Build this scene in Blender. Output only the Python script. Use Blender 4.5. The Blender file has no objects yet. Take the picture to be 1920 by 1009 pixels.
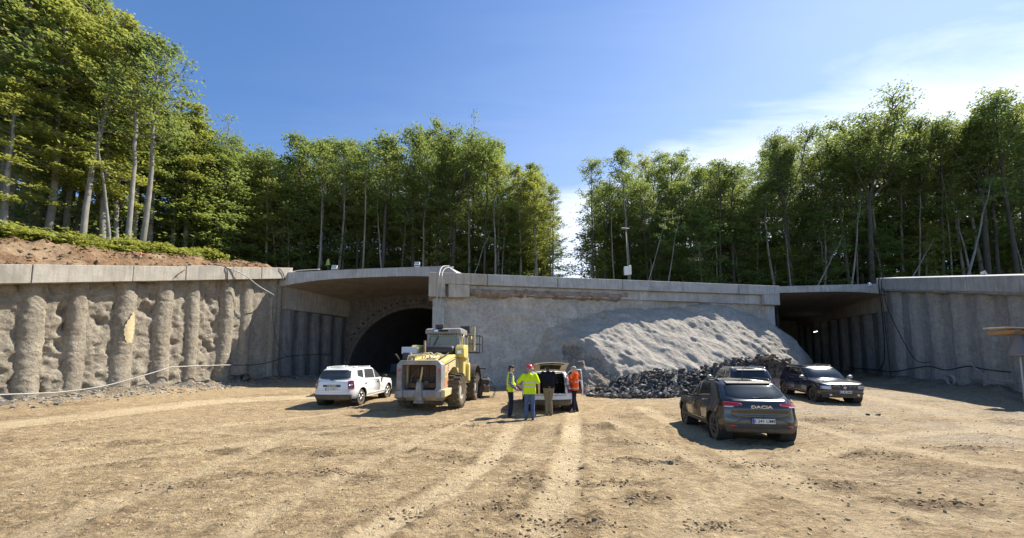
import bpy, bmesh, math, random
import numpy as np
from mathutils import Vector, Matrix, Euler

random.seed(7)
RNG = np.random.default_rng(7)
SC = bpy.context.scene
COL = SC.collection
R = math.radians

# ------------------------------------------------------------------ camera
CAM_H = 1.70
PITCH = R(4.4)
FPX = 693.0                      # focal length in pixels of the 1920 px wide photograph (13 mm equivalent)
cam_d = bpy.data.cameras.new('camera')
cam_d.sensor_width = 36.0
cam_d.lens = 36.0 * FPX / 1920.0
cam_d.shift_y = 132.5 / 1920.0
cam_d.clip_start = 0.05
cam_d.clip_end = 3000.0
cam = bpy.data.objects.new('camera', cam_d)
cam.location = (0, 0, CAM_H)
cam.rotation_euler = (R(90) + PITCH, 0, 0)
COL.objects.link(cam)
SC.camera = cam

# ------------------------------------------------------------------ sky and sun
SUN_DIR = Vector((0.73, 0.49, 1.0)).normalized()        # towards the sun: ahead and to the right, 51 degrees up
SUN_EL = math.asin(SUN_DIR.z)
SUN_AZ = math.atan2(SUN_DIR.x, SUN_DIR.y)
SUN_STRENGTH = 5.0
SKY_STRENGTH = 0.098
EXPOSURE = 1.0

world = bpy.data.worlds.new('World')
SC.world = world
world.use_nodes = True
wt = world.node_tree
for n_ in list(wt.nodes):
    wt.nodes.remove(n_)


class NB:
    """tiny node builder"""
    def __init__(self, tree):
        self.t = tree

    def n(self, typ, props=None, **ins):
        nd = self.t.nodes.new(typ)
        for k, v in (props or {}).items():
            setattr(nd, k, v)
        for k, v in ins.items():
            key = int(k[1:]) if (k[0] == 'i' and k[1:].isdigit()) else k.replace('_', ' ')
            sock = nd.inputs[key]
            if isinstance(v, bpy.types.NodeSocket):
                self.t.links.new(v, sock)
            elif isinstance(v, bpy.types.Node):
                self.t.links.new(v.outputs[0], sock)
            else:
                sock.default_value = v
        return nd

    def math(self, op, a, b=0.0, c=0.0, clamp=False):
        nd = self.n('ShaderNodeMath', {'operation': op, 'use_clamp': clamp}, i0=a, i1=b, i2=c)
        return nd.outputs[0]

    def ramp(self, fac, stops, interp='LINEAR'):
        nd = self.n('ShaderNodeValToRGB', None, i0=fac)
        cr = nd.color_ramp
        cr.interpolation = interp
        while len(cr.elements) < len(stops):
            cr.elements.new(0.5)
        for e, (p, c) in zip(cr.elements, stops):
            e.position = p
            e.color = (c, c, c, 1) if isinstance(c, (int, float)) else (*c[:3], 1)
        return nd.outputs[0]

    def mix(self, fac, a, b, blend='MIX'):
        nd = self.t.nodes.new('ShaderNodeMix')
        nd.data_type = 'RGBA'
        nd.blend_type = blend
        nd.clamp_factor = True
        for sock, v in ((nd.inputs[0], fac), (nd.inputs[6], a), (nd.inputs[7], b)):
            if isinstance(v, bpy.types.NodeSocket):
                self.t.links.new(v, sock)
            else:
                sock.default_value = (*v[:3], 1) if isinstance(v, (tuple, list)) else v
        return nd.outputs[2]

    def noise(self, vec, scale, detail=5, rough=0.6, dist=0.0, out=0):
        return self.n('ShaderNodeTexNoise', None, Vector=vec, Scale=scale, Detail=detail, Roughness=rough, Distortion=dist).outputs[out]

    def mapping(self, vec, scale=(1, 1, 1), rot=(0, 0, 0), loc=(0, 0, 0)):
        return self.n('ShaderNodeMapping', None, Vector=vec, Scale=scale, Rotation=rot, Location=loc).outputs[0]


W = NB(wt)
sky = W.n('ShaderNodeTexSky', {'sky_type': 'NISHITA', 'sun_disc': False, 'sun_elevation': SUN_EL, 'sun_rotation': SUN_AZ,
                               'altitude': 400.0, 'air_density': 1.0, 'dust_density': 0.25, 'ozone_density': 2.5})
# a sheet of high thin cloud laid out on a plane far above the ground (same everywhere, not only in view)
tc = W.n('ShaderNodeTexCoord').outputs['Generated']
sep = W.n('ShaderNodeSeparateXYZ', None, i0=tc)
zc = W.math('MAXIMUM', sep.outputs[2], 0.03)
px_ = W.math('DIVIDE', sep.outputs[0], zc)
py_ = W.math('DIVIDE', sep.outputs[1], zc)
plane = W.n('ShaderNodeCombineXYZ', None, i0=px_, i1=py_, i2=0.0).outputs[0]
front = W.math('ADD', W.math('MULTIPLY', px_, 0.55), W.math('MULTIPLY', py_, 0.724))
streak = W.noise(W.mapping(plane, scale=(0.7, 3.2, 1), rot=(0, 0, R(37))), 1.1, 9, 0.62, 0.5)
lump = W.noise(plane, 1.7, 5, 0.6, 0.4)
edge = W.math('ADD', front, W.math('ADD', W.math('MULTIPLY', W.math('SUBTRACT', streak, 0.5), 0.75), W.math('MULTIPLY', W.math('SUBTRACT', lump, 0.5), 0.22)))
band_in = W.n('ShaderNodeMapRange', {'interpolation_type': 'SMOOTHSTEP'}, Value=edge, From_Min=1.30, From_Max=1.92).outputs[0]
band_out = W.n('ShaderNodeMapRange', {'interpolation_type': 'SMOOTHSTEP'}, Value=edge, From_Min=2.9, From_Max=4.6, To_Min=1.0, To_Max=0.3).outputs[0]
veil = W.n('ShaderNodeMapRange', {'interpolation_type': 'SMOOTHSTEP'}, Value=edge, From_Min=0.2, From_Max=1.7, To_Min=0.0, To_Max=0.16).outputs[0]
cloud = W.math('MAXIMUM', W.math('MULTIPLY', W.math('MULTIPLY', band_in, band_out), 0.72), veil)
skycol = W.n('ShaderNodeHueSaturation', None, Saturation=1.12, Value=1.0, Color=sky).outputs[0]
tinted = W.mix(1.0, skycol, (0.93, 0.97, 1.05), 'MULTIPLY')
withcloud = W.mix(cloud, tinted, (7.0, 7.3, 7.7))
bg = W.n('ShaderNodeBackground', None, Color=withcloud, Strength=SKY_STRENGTH)
wo = W.n('ShaderNodeOutputWorld')
wt.links.new(bg.outputs[0], wo.inputs[0])

sun_d = bpy.data.lights.new('sun', 'SUN')
sun_d.energy = SUN_STRENGTH
sun_d.angle = R(0.55)
sun_d.color = (1.0, 0.94, 0.84)
sun = bpy.data.objects.new('sun', sun_d)
sun.rotation_euler = (-SUN_DIR).to_track_quat('-Z', 'Y').to_euler()
sun.location = (40, 40, 80)
COL.objects.link(sun)

SC.view_settings.view_transform = 'Standard'
SC.view_settings.look = 'None'
SC.view_settings.gamma = 1.0
SC.view_settings.use_curve_mapping = False
SC.view_settings.exposure = EXPOSURE
SC.cycles.max_bounces = 6
SC.cycles.transparent_max_bounces = 8
SC.cycles.diffuse_bounces = 4
SC.cycles.sample_clamp_indirect = 6.0


# ------------------------------------------------------------------ helpers
def P(px, py, Y):
    """world point seen at photograph pixel (px, py) when it stands Y metres ahead"""
    xc = (px - 960.0) / FPX
    up = (637.0 - py) / FPX
    yw = math.cos(PITCH) - math.sin(PITCH) * up
    zw = math.sin(PITCH) + math.cos(PITCH) * up
    return Vector((xc / yw * Y, Y, CAM_H + zw / yw * Y))


def tag(o, label=None, cat=None, group=None, kind=None):
    if label: o['label'] = label
    if cat: o['category'] = cat
    if group: o['group'] = group
    if kind: o['kind'] = kind
    return o


def link(o, parent=None):
    COL.objects.link(o)
    if parent is not None:
        o.parent = parent
    return o


def empty(name, loc=(0, 0, 0), rz=0.0):
    o = bpy.data.objects.new(name, None)
    o.empty_display_size = 0.2
    o.location = loc
    o.rotation_euler = (0, 0, rz)
    return link(o)


def mesh(name, verts, faces, mat=None, smooth=False):
    me = bpy.data.meshes.new(name)
    if isinstance(verts, np.ndarray):
        verts = verts.reshape(-1, 3)
        if isinstance(faces, np.ndarray):
            nv, nf, k = len(verts), len(faces), faces.shape[1]
            me.vertices.add(nv)
            me.vertices.foreach_set('co', np.ascontiguousarray(verts, dtype=np.float32).ravel())
            me.loops.add(nf * k)
            me.loops.foreach_set('vertex_index', np.ascontiguousarray(faces, dtype=np.int32).ravel())
            me.polygons.add(nf)
            me.polygons.foreach_set('loop_start', np.arange(0, nf * k, k, dtype=np.int32))
            me.update(calc_edges=True)
            me.validate()
        else:
            me.from_pydata(verts.tolist(), [], faces)
    else:
        me.from_pydata([tuple(v) for v in verts], [], faces)
    if mat is not None:
        me.materials.append(mat)
    me.polygons.foreach_set('use_smooth', [bool(smooth)] * len(me.polygons))
    me.update()
    return me


def obj(name, me, parent=None, loc=None, rot=None):
    o = bpy.data.objects.new(name, me)
    if loc is not None: o.location = loc
    if rot is not None: o.rotation_euler = rot
    return link(o, parent)


def copy_tree(o, parent=None):
    c = o.copy()
    COL.objects.link(c)
    c.parent = parent
    for ch in o.children:
        copy_tree(ch, c)
    return c


class MB:
    """collects boxes, bars and tubes into one mesh"""
    def __init__(self):
        self.v, self.f = [], []

    def add(self, vs, fs):
        b = len(self.v)
        self.v += [tuple(v) for v in vs]
        self.f += [tuple(i + b for i in f) for f in fs]
        return self

    def box(self, c, s, rot=None):
        hx, hy, hz = s[0] / 2, s[1] / 2, s[2] / 2
        vs = [Vector((x, y, z)) for x in (-hx, hx) for y in (-hy, hy) for z in (-hz, hz)]
        if rot is not None:
            m = Euler(rot).to_matrix()
            vs = [m @ v for v in vs]
        c = Vector(c)
        return self.add([v + c for v in vs], [(0, 1, 3, 2), (4, 6, 7, 5), (0, 4, 5, 1), (2, 3, 7, 6), (0, 2, 6, 4), (1, 5, 7, 3)])

    def tube(self, pts, r, n=8, caps=True):
        pts = [Vector(p) for p in pts]
        rs = r if isinstance(r, (list, tuple)) else [r] * len(pts)
        vs, fs = [], []
        up = None
        for i, p in enumerate(pts):
            d = (pts[min(i + 1, len(pts) - 1)] - pts[max(i - 1, 0)])
            d = d.normalized() if d.length > 1e-9 else Vector((0, 0, 1))
            if up is None:
                up = Vector((0, 0, 1)) if abs(d.z) < 0.9 else Vector((1, 0, 0))
            a = d.cross(up)
            a = a.normalized() if a.length > 1e-6 else d.orthogonal().normalized()
            b = a.cross(d).normalized()
            up = b
            for k in range(n):
                t = 2 * math.pi * k / n
                vs.append(p + (a * math.cos(t) + b * math.sin(t)) * rs[i])
        for i in range(len(pts) - 1):
            for k in range(n):
                k2 = (k + 1) % n
                fs.append((i * n + k, i * n + k2, (i + 1) * n + k2, (i + 1) * n + k))
        if caps:
            fs.append(tuple(range(n))[::-1])
            fs.append(tuple((len(pts) - 1) * n + k for k in range(n)))
        return self.add(vs, [f[::-1] for f in fs])

    def prism(self, prof, axis, a, b):
        """prof: list of 2-D points; extruded along axis 'x','y' or 'z' from a to b"""
        def mk(p, t):
            return {'x': (t, p[0], p[1]), 'y': (p[0], t, p[1]), 'z': (p[0], p[1], t)}[axis]
        n = len(prof)
        vs = [mk(p, a) for p in prof] + [mk(p, b) for p in prof]
        fs = [tuple(range(n))[::-1], tuple(range(n, 2 * n))] + [(i, (i + 1) % n, n + (i + 1) % n, n + i) for i in range(n)]
        return self.add(vs, fs)

    def lathe(self, prof, n=24, axis='y', c=(0, 0, 0), close=True):
        """prof: list of (r, h)"""
        vs, fs = [], []
        m = len(prof)
        for k in range(n):
            t = 2 * math.pi * k / n
            for r, h in prof:
                if axis == 'y': vs.append((c[0] + r * math.cos(t), c[1] + h, c[2] + r * math.sin(t)))
                elif axis == 'x': vs.append((c[0] + h, c[1] + r * math.cos(t), c[2] + r * math.sin(t)))
                else: vs.append((c[0] + r * math.cos(t), c[1] + r * math.sin(t), c[2] + h))
        for k in range(n):
            k2 = (k + 1) % n
            for i in range(m - 1):
                fs.append((k * m + i, k * m + i + 1, k2 * m + i + 1, k2 * m + i))
        return self.add(vs, fs)

    def mesh(self, name, mat, bevel=0.0, seg=1, smooth=False):
        me = bpy.data.meshes.new(name)
        me.from_pydata(self.v, [], self.f)
        bm = bmesh.new()
        bm.from_mesh(me)
        bmesh.ops.recalc_face_normals(bm, faces=bm.faces)
        if bevel > 0:
            es = [e for e in bm.edges if len(e.link_faces) == 2 and e.calc_face_angle(0) > R(30)]
            bmesh.ops.bevel(bm, geom=es, offset=bevel, segments=seg, affect='EDGES', profile=0.6, clamp_overlap=True)
        bm.to_mesh(me)
        bm.free()
        if mat is not None:
            me.materials.append(mat)
        me.polygons.foreach_set('use_smooth', [bool(smooth)] * len(me.polygons))
        me.update()
        return me

    def build(self, name, mat, parent=None, bevel=0.0, seg=1, smooth=False, loc=None, rot=None):
        return obj(name, self.mesh(name, mat, bevel, seg, smooth), parent, loc, rot)


def _hash(ix, iy, iz, seed):
    h = (ix.astype(np.int64) * 374761393 + iy.astype(np.int64) * 668265263 + iz.astype(np.int64) * 2147483647 + seed * 974634777) & 0xffffffff
    h = ((h ^ (h >> 13)) * 1274126177) & 0xffffffff
    h = ((h ^ (h >> 16)) * 2246822519) & 0xffffffff
    return ((h ^ (h >> 15)) & 0xffffff) / float(0xffffff)


_TAB = np.random.default_rng(12345).uniform(-1, 1, (512, 512)).astype(np.float32)


def vnoise(x, y, z=None, seed=0):
    """value noise in -1..1 (a lookup table in 2-D, a hash in 3-D)"""
    x = np.asarray(x, float); y = np.asarray(y, float)
    if z is None:
        x, y = np.broadcast_arrays(x, y)
        x = x + 37.17 * seed
        y = y - 53.71 * seed
        ix, iy = np.floor(x), np.floor(y)
        fx, fy = (x - ix).astype(np.float32), (y - iy).astype(np.float32)
        i0, j0 = ix.astype(np.int32) & 511, iy.astype(np.int32) & 511
        i1, j1 = (i0 + 1) & 511, (j0 + 1) & 511
        fx = fx * fx * (3 - 2 * fx)
        fy = fy * fy * (3 - 2 * fy)
        a = _TAB[i0, j0]; a = a + (_TAB[i1, j0] - a) * fx
        b = _TAB[i0, j1]; b = b + (_TAB[i1, j1] - b) * fx
        return (a + (b - a) * fy).astype(float)
    z = np.asarray(z, float)
    x, y, z = np.broadcast_arrays(x, y, z)
    ix, iy, iz = np.floor(x), np.floor(y), np.floor(z)
    fx, fy, fz = x - ix, y - iy, z - iz
    fx, fy, fz = [f * f * f * (f * (f * 6 - 15) + 10) for f in (fx, fy, fz)]
    r = 0
    for dx in (0, 1):
        for dy in (0, 1):
            for dz in (0, 1):
                w = (fx if dx else 1 - fx) * (fy if dy else 1 - fy) * (fz if dz else 1 - fz)
                r = r + w * _hash(ix + dx, iy + dy, iz + dz, seed)
    return r * 2 - 1


def fbm(x, y, z=None, seed=0, oct=4, gain=0.5, lac=2.03):
    a, s, r = 1.0, 1.0, 0
    for o in range(oct):
        r = r + a * vnoise(np.asarray(x) * s + 17.3 * o, np.asarray(y) * s - 9.1 * o, None if z is None else np.asarray(z) * s + 3.7 * o, seed + o)
        a *= gain
        s *= lac
    return r


def sstep(a, b, x):
    t = np.clip((np.asarray(x, float) - a) / (b - a), 0, 1)
    return t * t * (3 - 2 * t)


def grid_faces(nr, nc, flip=False):
    i = np.arange(nr - 1)[:, None] * nc + np.arange(nc - 1)[None, :]
    f = np.stack([i, i + 1, i + nc + 1, i + nc], -1).reshape(-1, 4)
    return f[:, ::-1] if flip else f


def gz(x, y):
    """level of the site floor: it climbs gently towards the portals"""
    return 0.05 * np.maximum(0, np.asarray(y, float) - 14.0)


# ------------------------------------------------------------------ materials
def new_mat(name):
    m = bpy.data.materials.new(name)
    m.use_nodes = True
    t = m.node_tree
    for n in list(t.nodes):
        t.nodes.remove(n)
    b = NB(t)
    out = b.n('ShaderNodeOutputMaterial')
    return m, b, out


def surface(name, c1, c2, scale=4.0, rough=0.9, bump=0.3, bscale=30.0, c3=None, s3=0.6, metallic=0.0, spec=0.3, coat=0.0, dist=0.02, stretch=(1, 1, 1)):
    """two- or three-tone mottled surface with fine relief"""
    m, b, out = new_mat(name)
    co = b.mapping(b.n('ShaderNodeTexCoord').outputs['Object'], scale=stretch)
    f = b.noise(co, scale, 8, 0.65)
    col = b.mix(b.ramp(f, [(0.3, 0.0), (0.7, 1.0)]), c1, c2)
    if c3 is not None:
        g = b.noise(co, s3, 6, 0.6, 0.5)
        col = b.mix(b.ramp(g, [(0.48, 0.0), (0.68, 1.0)]), col, c3)
    p = b.n('ShaderNodeBsdfPrincipled', None, Base_Color=col, Roughness=rough, Metallic=metallic)
    p.inputs['Specular IOR Level'].default_value = spec
    p.inputs['Coat Weight'].default_value = coat
    if bump > 0:
        h = b.noise(co, bscale, 6, 0.65)
        bp = b.n('ShaderNodeBump', None, Strength=bump, Distance=dist, Height=h)
        b.t.links.new(bp.outputs[0], p.inputs['Normal'])
    b.t.links.new(p.outputs[0], out.inputs[0])
    return m


def plain(name, c, rough=0.5, metallic=0.0, spec=0.5, coat=0.0, dust=0.0, dustcol=(0.36, 0.29, 0.19)):
    """even colour with a little grime"""
    m, b, out = new_mat(name)
    co = b.n('ShaderNodeTexCoord').outputs['Object']
    f = b.noise(co, 2.3, 7, 0.7)
    lo = tuple(x * 0.86 for x in c)
    col = b.mix(f, lo, c)
    if dust > 0:
        g = b.noise(co, 6.0, 6, 0.7)
        sepz = b.n('ShaderNodeSeparateXYZ', None, i0=co).outputs[2]
        low = b.n('ShaderNodeMapRange', None, Value=sepz, From_Min=0.15, From_Max=0.85, To_Min=1.0, To_Max=0.25).outputs[0]
        k = b.math('MULTIPLY', b.math('MULTIPLY', b.ramp(g, [(0.25, 0.25), (0.75, 1.0)]), low), dust, clamp=True)
        col = b.mix(k, col, dustcol)
        rr = b.math('ADD', b.math('MULTIPLY', k, 0.6), rough, clamp=True)
    else:
        rr = b.math('ADD', b.math('MULTIPLY', f, 0.08), rough - 0.04)
    p = b.n('ShaderNodeBsdfPrincipled', None, Base_Color=col, Roughness=rr, Metallic=metallic)
    p.inputs['Specular IOR Level'].default_value = spec
    p.inputs['Coat Weight'].default_value = coat
    p.inputs['Coat Roughness'].default_value = 0.06
    b.t.links.new(p.outputs[0], out.inputs[0])
    return m


def concrete(name, c1, c2, stain=(0.2, 0.17, 0.13), rough=0.88, streak=0.75, plain_scale=1.0):
    """cast concrete: blotches, run-off streaks and pores"""
    m, b, out = new_mat(name)
    co = b.n('ShaderNodeTexCoord').outputs['Object']
    f = b.noise(co, 1.3 * plain_scale, 8, 0.65, 0.3)
    col = b.mix(b.ramp(f, [(0.3, 0.0), (0.7, 1.0)]), c1, c2)
    s = b.noise(b.mapping(co, scale=(3.0, 3.0, 0.25)), 2.2, 7, 0.7)
    col = b.mix(b.math('MULTIPLY', b.ramp(s, [(0.44, 0.0), (0.72, 1.0)]), streak), col, stain)
    d = b.noise(co, 14.0, 8, 0.75)
    col = b.mix(b.ramp(d, [(0.3, 0.45), (0.55, 0.0)]), col, tuple(x * 0.55 for x in c1))
    bl = b.noise(co, 0.45, 6, 0.7, 0.8)
    col = b.mix(b.ramp(bl, [(0.50, 0.0), (0.66, 0.55)]), col, tuple(x * 0.55 for x in c1))
    zed = b.n('ShaderNodeSeparateXYZ', None, i0=co).outputs[2]
    pl = b.math('FRACT', b.math('MULTIPLY', zed, 5.6))
    col = b.mix(b.ramp(pl, [(0.0, 0.30), (0.05, 0.0)]), col, tuple(x * 0.5 for x in c1))
    p = b.n('ShaderNodeBsdfPrincipled', None, Base_Color=col, Roughness=rough)
    p.inputs['Specular IOR Level'].default_value = 0.25
    h = b.noise(co, 26.0, 8, 0.7)
    bp = b.n('ShaderNodeBump', None, Strength=0.35, Distance=0.02, Height=h)
    b.t.links.new(bp.outputs[0], p.inputs['Normal'])
    b.t.links.new(p.outputs[0], out.inputs[0])
    return m


def sprayed(name, c1, c2, stain, pale, grain=7.0, dist=0.10, runs=0.6, strength=1.0):
    """sprayed concrete: coarse grain, mottling, runs of dirty water"""
    m, b, out = new_mat(name)
    co = b.n('ShaderNodeTexCoord').outputs['Object']
    f = b.noise(co, 4.5, 8, 0.7, 0.2)
    col = b.mix(b.ramp(f, [(0.3, 0.0), (0.7, 1.0)]), c1, c2)
    g = b.noise(co, 0.9, 6, 0.65, 0.6)
    col = b.mix(b.ramp(g, [(0.50, 0.0), (0.68, 0.75)]), col, pale)
    s = b.noise(b.mapping(co, scale=(2.6, 2.6, 0.22)), 1.6, 7, 0.7, 0.3)
    col = b.mix(b.math('MULTIPLY', b.ramp(s, [(0.46, 0.0), (0.68, 1.0)]), runs), col, stain)
    d = b.noise(co, 11.0, 7, 0.75)
    col = b.mix(b.ramp(d, [(0.32, 0.55), (0.50, 0.0)]), col, tuple(x * 0.5 for x in c1))
    p = b.n('ShaderNodeBsdfPrincipled', None, Base_Color=col, Roughness=0.97)
    p.inputs['Specular IOR Level'].default_value = 0.1
    h = b.noise(co, grain, 9, 0.72)
    bp = b.n('ShaderNodeBump', None, Strength=strength, Distance=dist, Height=h)
    b.t.links.new(bp.outputs[0], p.inputs['Normal'])
    b.t.links.new(p.outputs[0], out.inputs[0])
    return m


M = {}
M['concrete_warm'] = concrete('cast concrete warm', (0.36, 0.33, 0.275), (0.50, 0.46, 0.39), stain=(0.24, 0.20, 0.15))
M['concrete_grey'] = concrete('cast concrete grey', (0.36, 0.36, 0.35), (0.50, 0.50, 0.48), stain=(0.22, 0.21, 0.19))
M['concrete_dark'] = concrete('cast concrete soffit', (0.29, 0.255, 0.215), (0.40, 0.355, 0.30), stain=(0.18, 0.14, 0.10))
M['shotcrete'] = sprayed('shotcrete', (0.24, 0.205, 0.155), (0.40, 0.35, 0.27), (0.17, 0.145, 0.11), (0.45, 0.40, 0.315), 8.0, 0.11, 0.45)
M['shotcrete_grey'] = sprayed('shotcrete grey', (0.27, 0.258, 0.24), (0.40, 0.385, 0.355), (0.20, 0.195, 0.19), (0.43, 0.41, 0.37), 6.0, 0.09, 0.55)
M['shotcrete_mid'] = sprayed('shotcrete blotched', (0.32, 0.305, 0.28), (0.55, 0.525, 0.475), (0.36, 0.30, 0.21), (0.64, 0.61, 0.55), 3.6, 0.18, 0.32)
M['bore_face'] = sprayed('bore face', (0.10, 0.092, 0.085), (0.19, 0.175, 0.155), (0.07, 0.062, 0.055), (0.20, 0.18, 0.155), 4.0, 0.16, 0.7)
M['shotcrete_pale'] = sprayed('shotcrete pale', (0.31, 0.28, 0.235), (0.45, 0.405, 0.34), (0.29, 0.26, 0.22), (0.50, 0.45, 0.38), 5.0, 0.13, 0.3)
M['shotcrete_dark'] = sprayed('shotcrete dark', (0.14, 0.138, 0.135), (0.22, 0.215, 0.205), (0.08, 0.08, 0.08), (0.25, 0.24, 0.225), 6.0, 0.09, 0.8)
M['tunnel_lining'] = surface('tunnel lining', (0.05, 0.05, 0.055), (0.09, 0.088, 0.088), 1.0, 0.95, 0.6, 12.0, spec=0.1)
M['soil'] = surface('brown soil', (0.17, 0.105, 0.06), (0.34, 0.22, 0.125), 2.2, 0.97, 1.0, 14.0, c3=(0.40, 0.29, 0.18), s3=0.5, spec=0.1, dist=0.06)
M['soil_grey'] = surface('broken earth', (0.17, 0.135, 0.10), (0.36, 0.30, 0.23), 5.0, 0.97, 1.0, 6.0, c3=(0.42, 0.385, 0.33), s3=1.2, spec=0.1, dist=0.16)
M['forest_floor'] = surface('forest floor', (0.05, 0.042, 0.028), (0.09, 0.085, 0.04), 2.0, 0.97, 0.8, 9.0, c3=(0.05, 0.075, 0.025), s3=0.4, spec=0.1)
M['rock_dark'] = surface('dark slate', (0.034, 0.036, 0.039), (0.10, 0.102, 0.104), 2.6, 0.85, 0.7, 10.0, c3=(0.22, 0.20, 0.165), s3=1.3, spec=0.25, dist=0.03)
M['rock_pale'] = surface('dusty rock', (0.22, 0.21, 0.19), (0.36, 0.345, 0.31), 3.0, 0.9, 0.7, 10.0, c3=(0.17, 0.16, 0.15), s3=1.1, spec=0.3, dist=0.03)
M['rock_brown'] = surface('brown rock', (0.13, 0.09, 0.06), (0.25, 0.19, 0.13), 3.0, 0.9, 0.8, 10.0, spec=0.3, dist=0.03)

# ================================================================== the site floor
def ground_at(px, py):
    Y = 10.0
    for _ in range(30):
        z = float(gz(0, Y))
        a = P(px, py, 1.0)
        s = (CAM_H - a.z)
        if s <= 1e-4:
            return Vector((0, 60, 0))
        Y = 0.5 * Y + 0.5 * (CAM_H - z) / s
    q = P(px, py, Y)
    return Vector((q.x, Y, float(gz(q.x, Y))))


DIRX = Vector((0.345, 0.9386, 0))                     # both bores and both side walls run this way


def WL(tau):                                           # foot line of the side wall with the sunlit piles
    return Vector((16 * (-1.385 + 0.273 * tau), 16 * (1 + 0.76 * tau), 0))


def WR(y):                                             # foot line of the shaded side wall
    return Vector((29.1 + 0.373 * (y - 28.0), y, 0))


def seg_dist(x, y, a, b):
    ax, ay, bx, by = a[0], a[1], b[0], b[1]
    dx, dy = bx - ax, by - ay
    t = np.clip(((x - ax) * dx + (y - ay) * dy) / (dx * dx + dy * dy), 0, 1)
    return np.hypot(x - ax - t * dx, y - ay - t * dy), t


TRACKS = [  # pixel polyline on the ground, half width (m), depth (m), strength
    ([(968, 798), (930, 850), (850, 912), (770, 956), (690, 1004)], 0.20, 0.018, 0.9),
    ([(1076, 772), (1072, 830), (1060, 885), (1044, 932), (1022, 985), (1000, 1040)], 0.22, 0.022, 1.0),
    ([(1205, 765), (1290, 806), (1400, 858), (1530, 925), (1660, 1000)], 0.32, 0.018, 0.58),
    ([(600, 742), (420, 752), (240, 772), (0, 798), (-200, 820)], 1.0, 0.02, 0.75),
    ([(1480, 790), (1650, 830), (1920, 880)], 0.30, 0.014, 0.50),
    ([(1130, 772), (1180, 812), (1260, 880), (1390, 1000)], 0.24, 0.008, 0.25),
    ([(700, 800), (420, 835), (60, 880)], 0.26, 0.014, 0.43),
    ([(1620, 742), (1760, 770), (1920, 815)], 0.5, 0.01, 0.36),
    ([(560, 812), (300, 905), (40, 1005)], 0.26, 0.014, 0.43),
    ([(890, 790), (780, 830), (560, 930), (420, 1010)], 0.20, 0.016, 0.54),
    ([(1150, 790), (1400, 900), (1700, 960), (1920, 985)], 0.22, 0.014, 0.47),
    ([(300, 800), (700, 830), (1000, 850), (1250, 890)], 0.22, 0.014, 0.36),
    ([(1040, 790), (1000, 850), (900, 930), (800, 1009)], 0.18, 0.008, 0.18),
    ([(1110, 780), (1125, 850), (1150, 930), (1190, 1009)], 0.18, 0.008, 0.15),
    ([(1920, 800), (1700, 815), (1500, 860), (1300, 960), (1260, 1009)], 0.24, 0.014, 0.47),
    ([(0, 850), (400, 800), (640, 775)], 0.25, 0.014, 0.43),
]
CHURN = [  # dark churned patches: pixel centre, radii in metres
    ((1190, 862), 0.9, 0.22), ((1245, 868), 0.5, 0.15), ((1000, 905), 1.0, 0.5), ((930, 950), 0.55, 0.35), ((620, 885), 0.6, 0.16),
    ((700, 850), 2.2, 0.4), ((520, 845), 1.5, 0.3), ((560, 890), 1.6, 0.32), ((1130, 800), 0.7, 0.6), ((1180, 830), 0.8, 0.4),
    ((1100, 985), 0.55, 0.25), ((1210, 935), 0.35, 0.2), ((300, 905), 1.0, 0.3), ((760, 960), 0.5, 0.25), ((1420, 870), 0.8, 0.25),
    ((1640, 850), 1.2, 0.3), ((1560, 905), 0.7, 0.3), ((1800, 840), 1.0, 0.3), ((860, 800), 1.0, 0.5), ((1150, 905), 0.5, 0.2),
    ((1000, 985), 0.5, 0.3), ((1320, 985), 0.4, 0.2), ((1740, 940), 0.6, 0.25), ((200, 830), 1.6, 0.3), ((1500, 790), 1.2, 0.4), ((880, 860), 0.9, 0.3),
]


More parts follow.
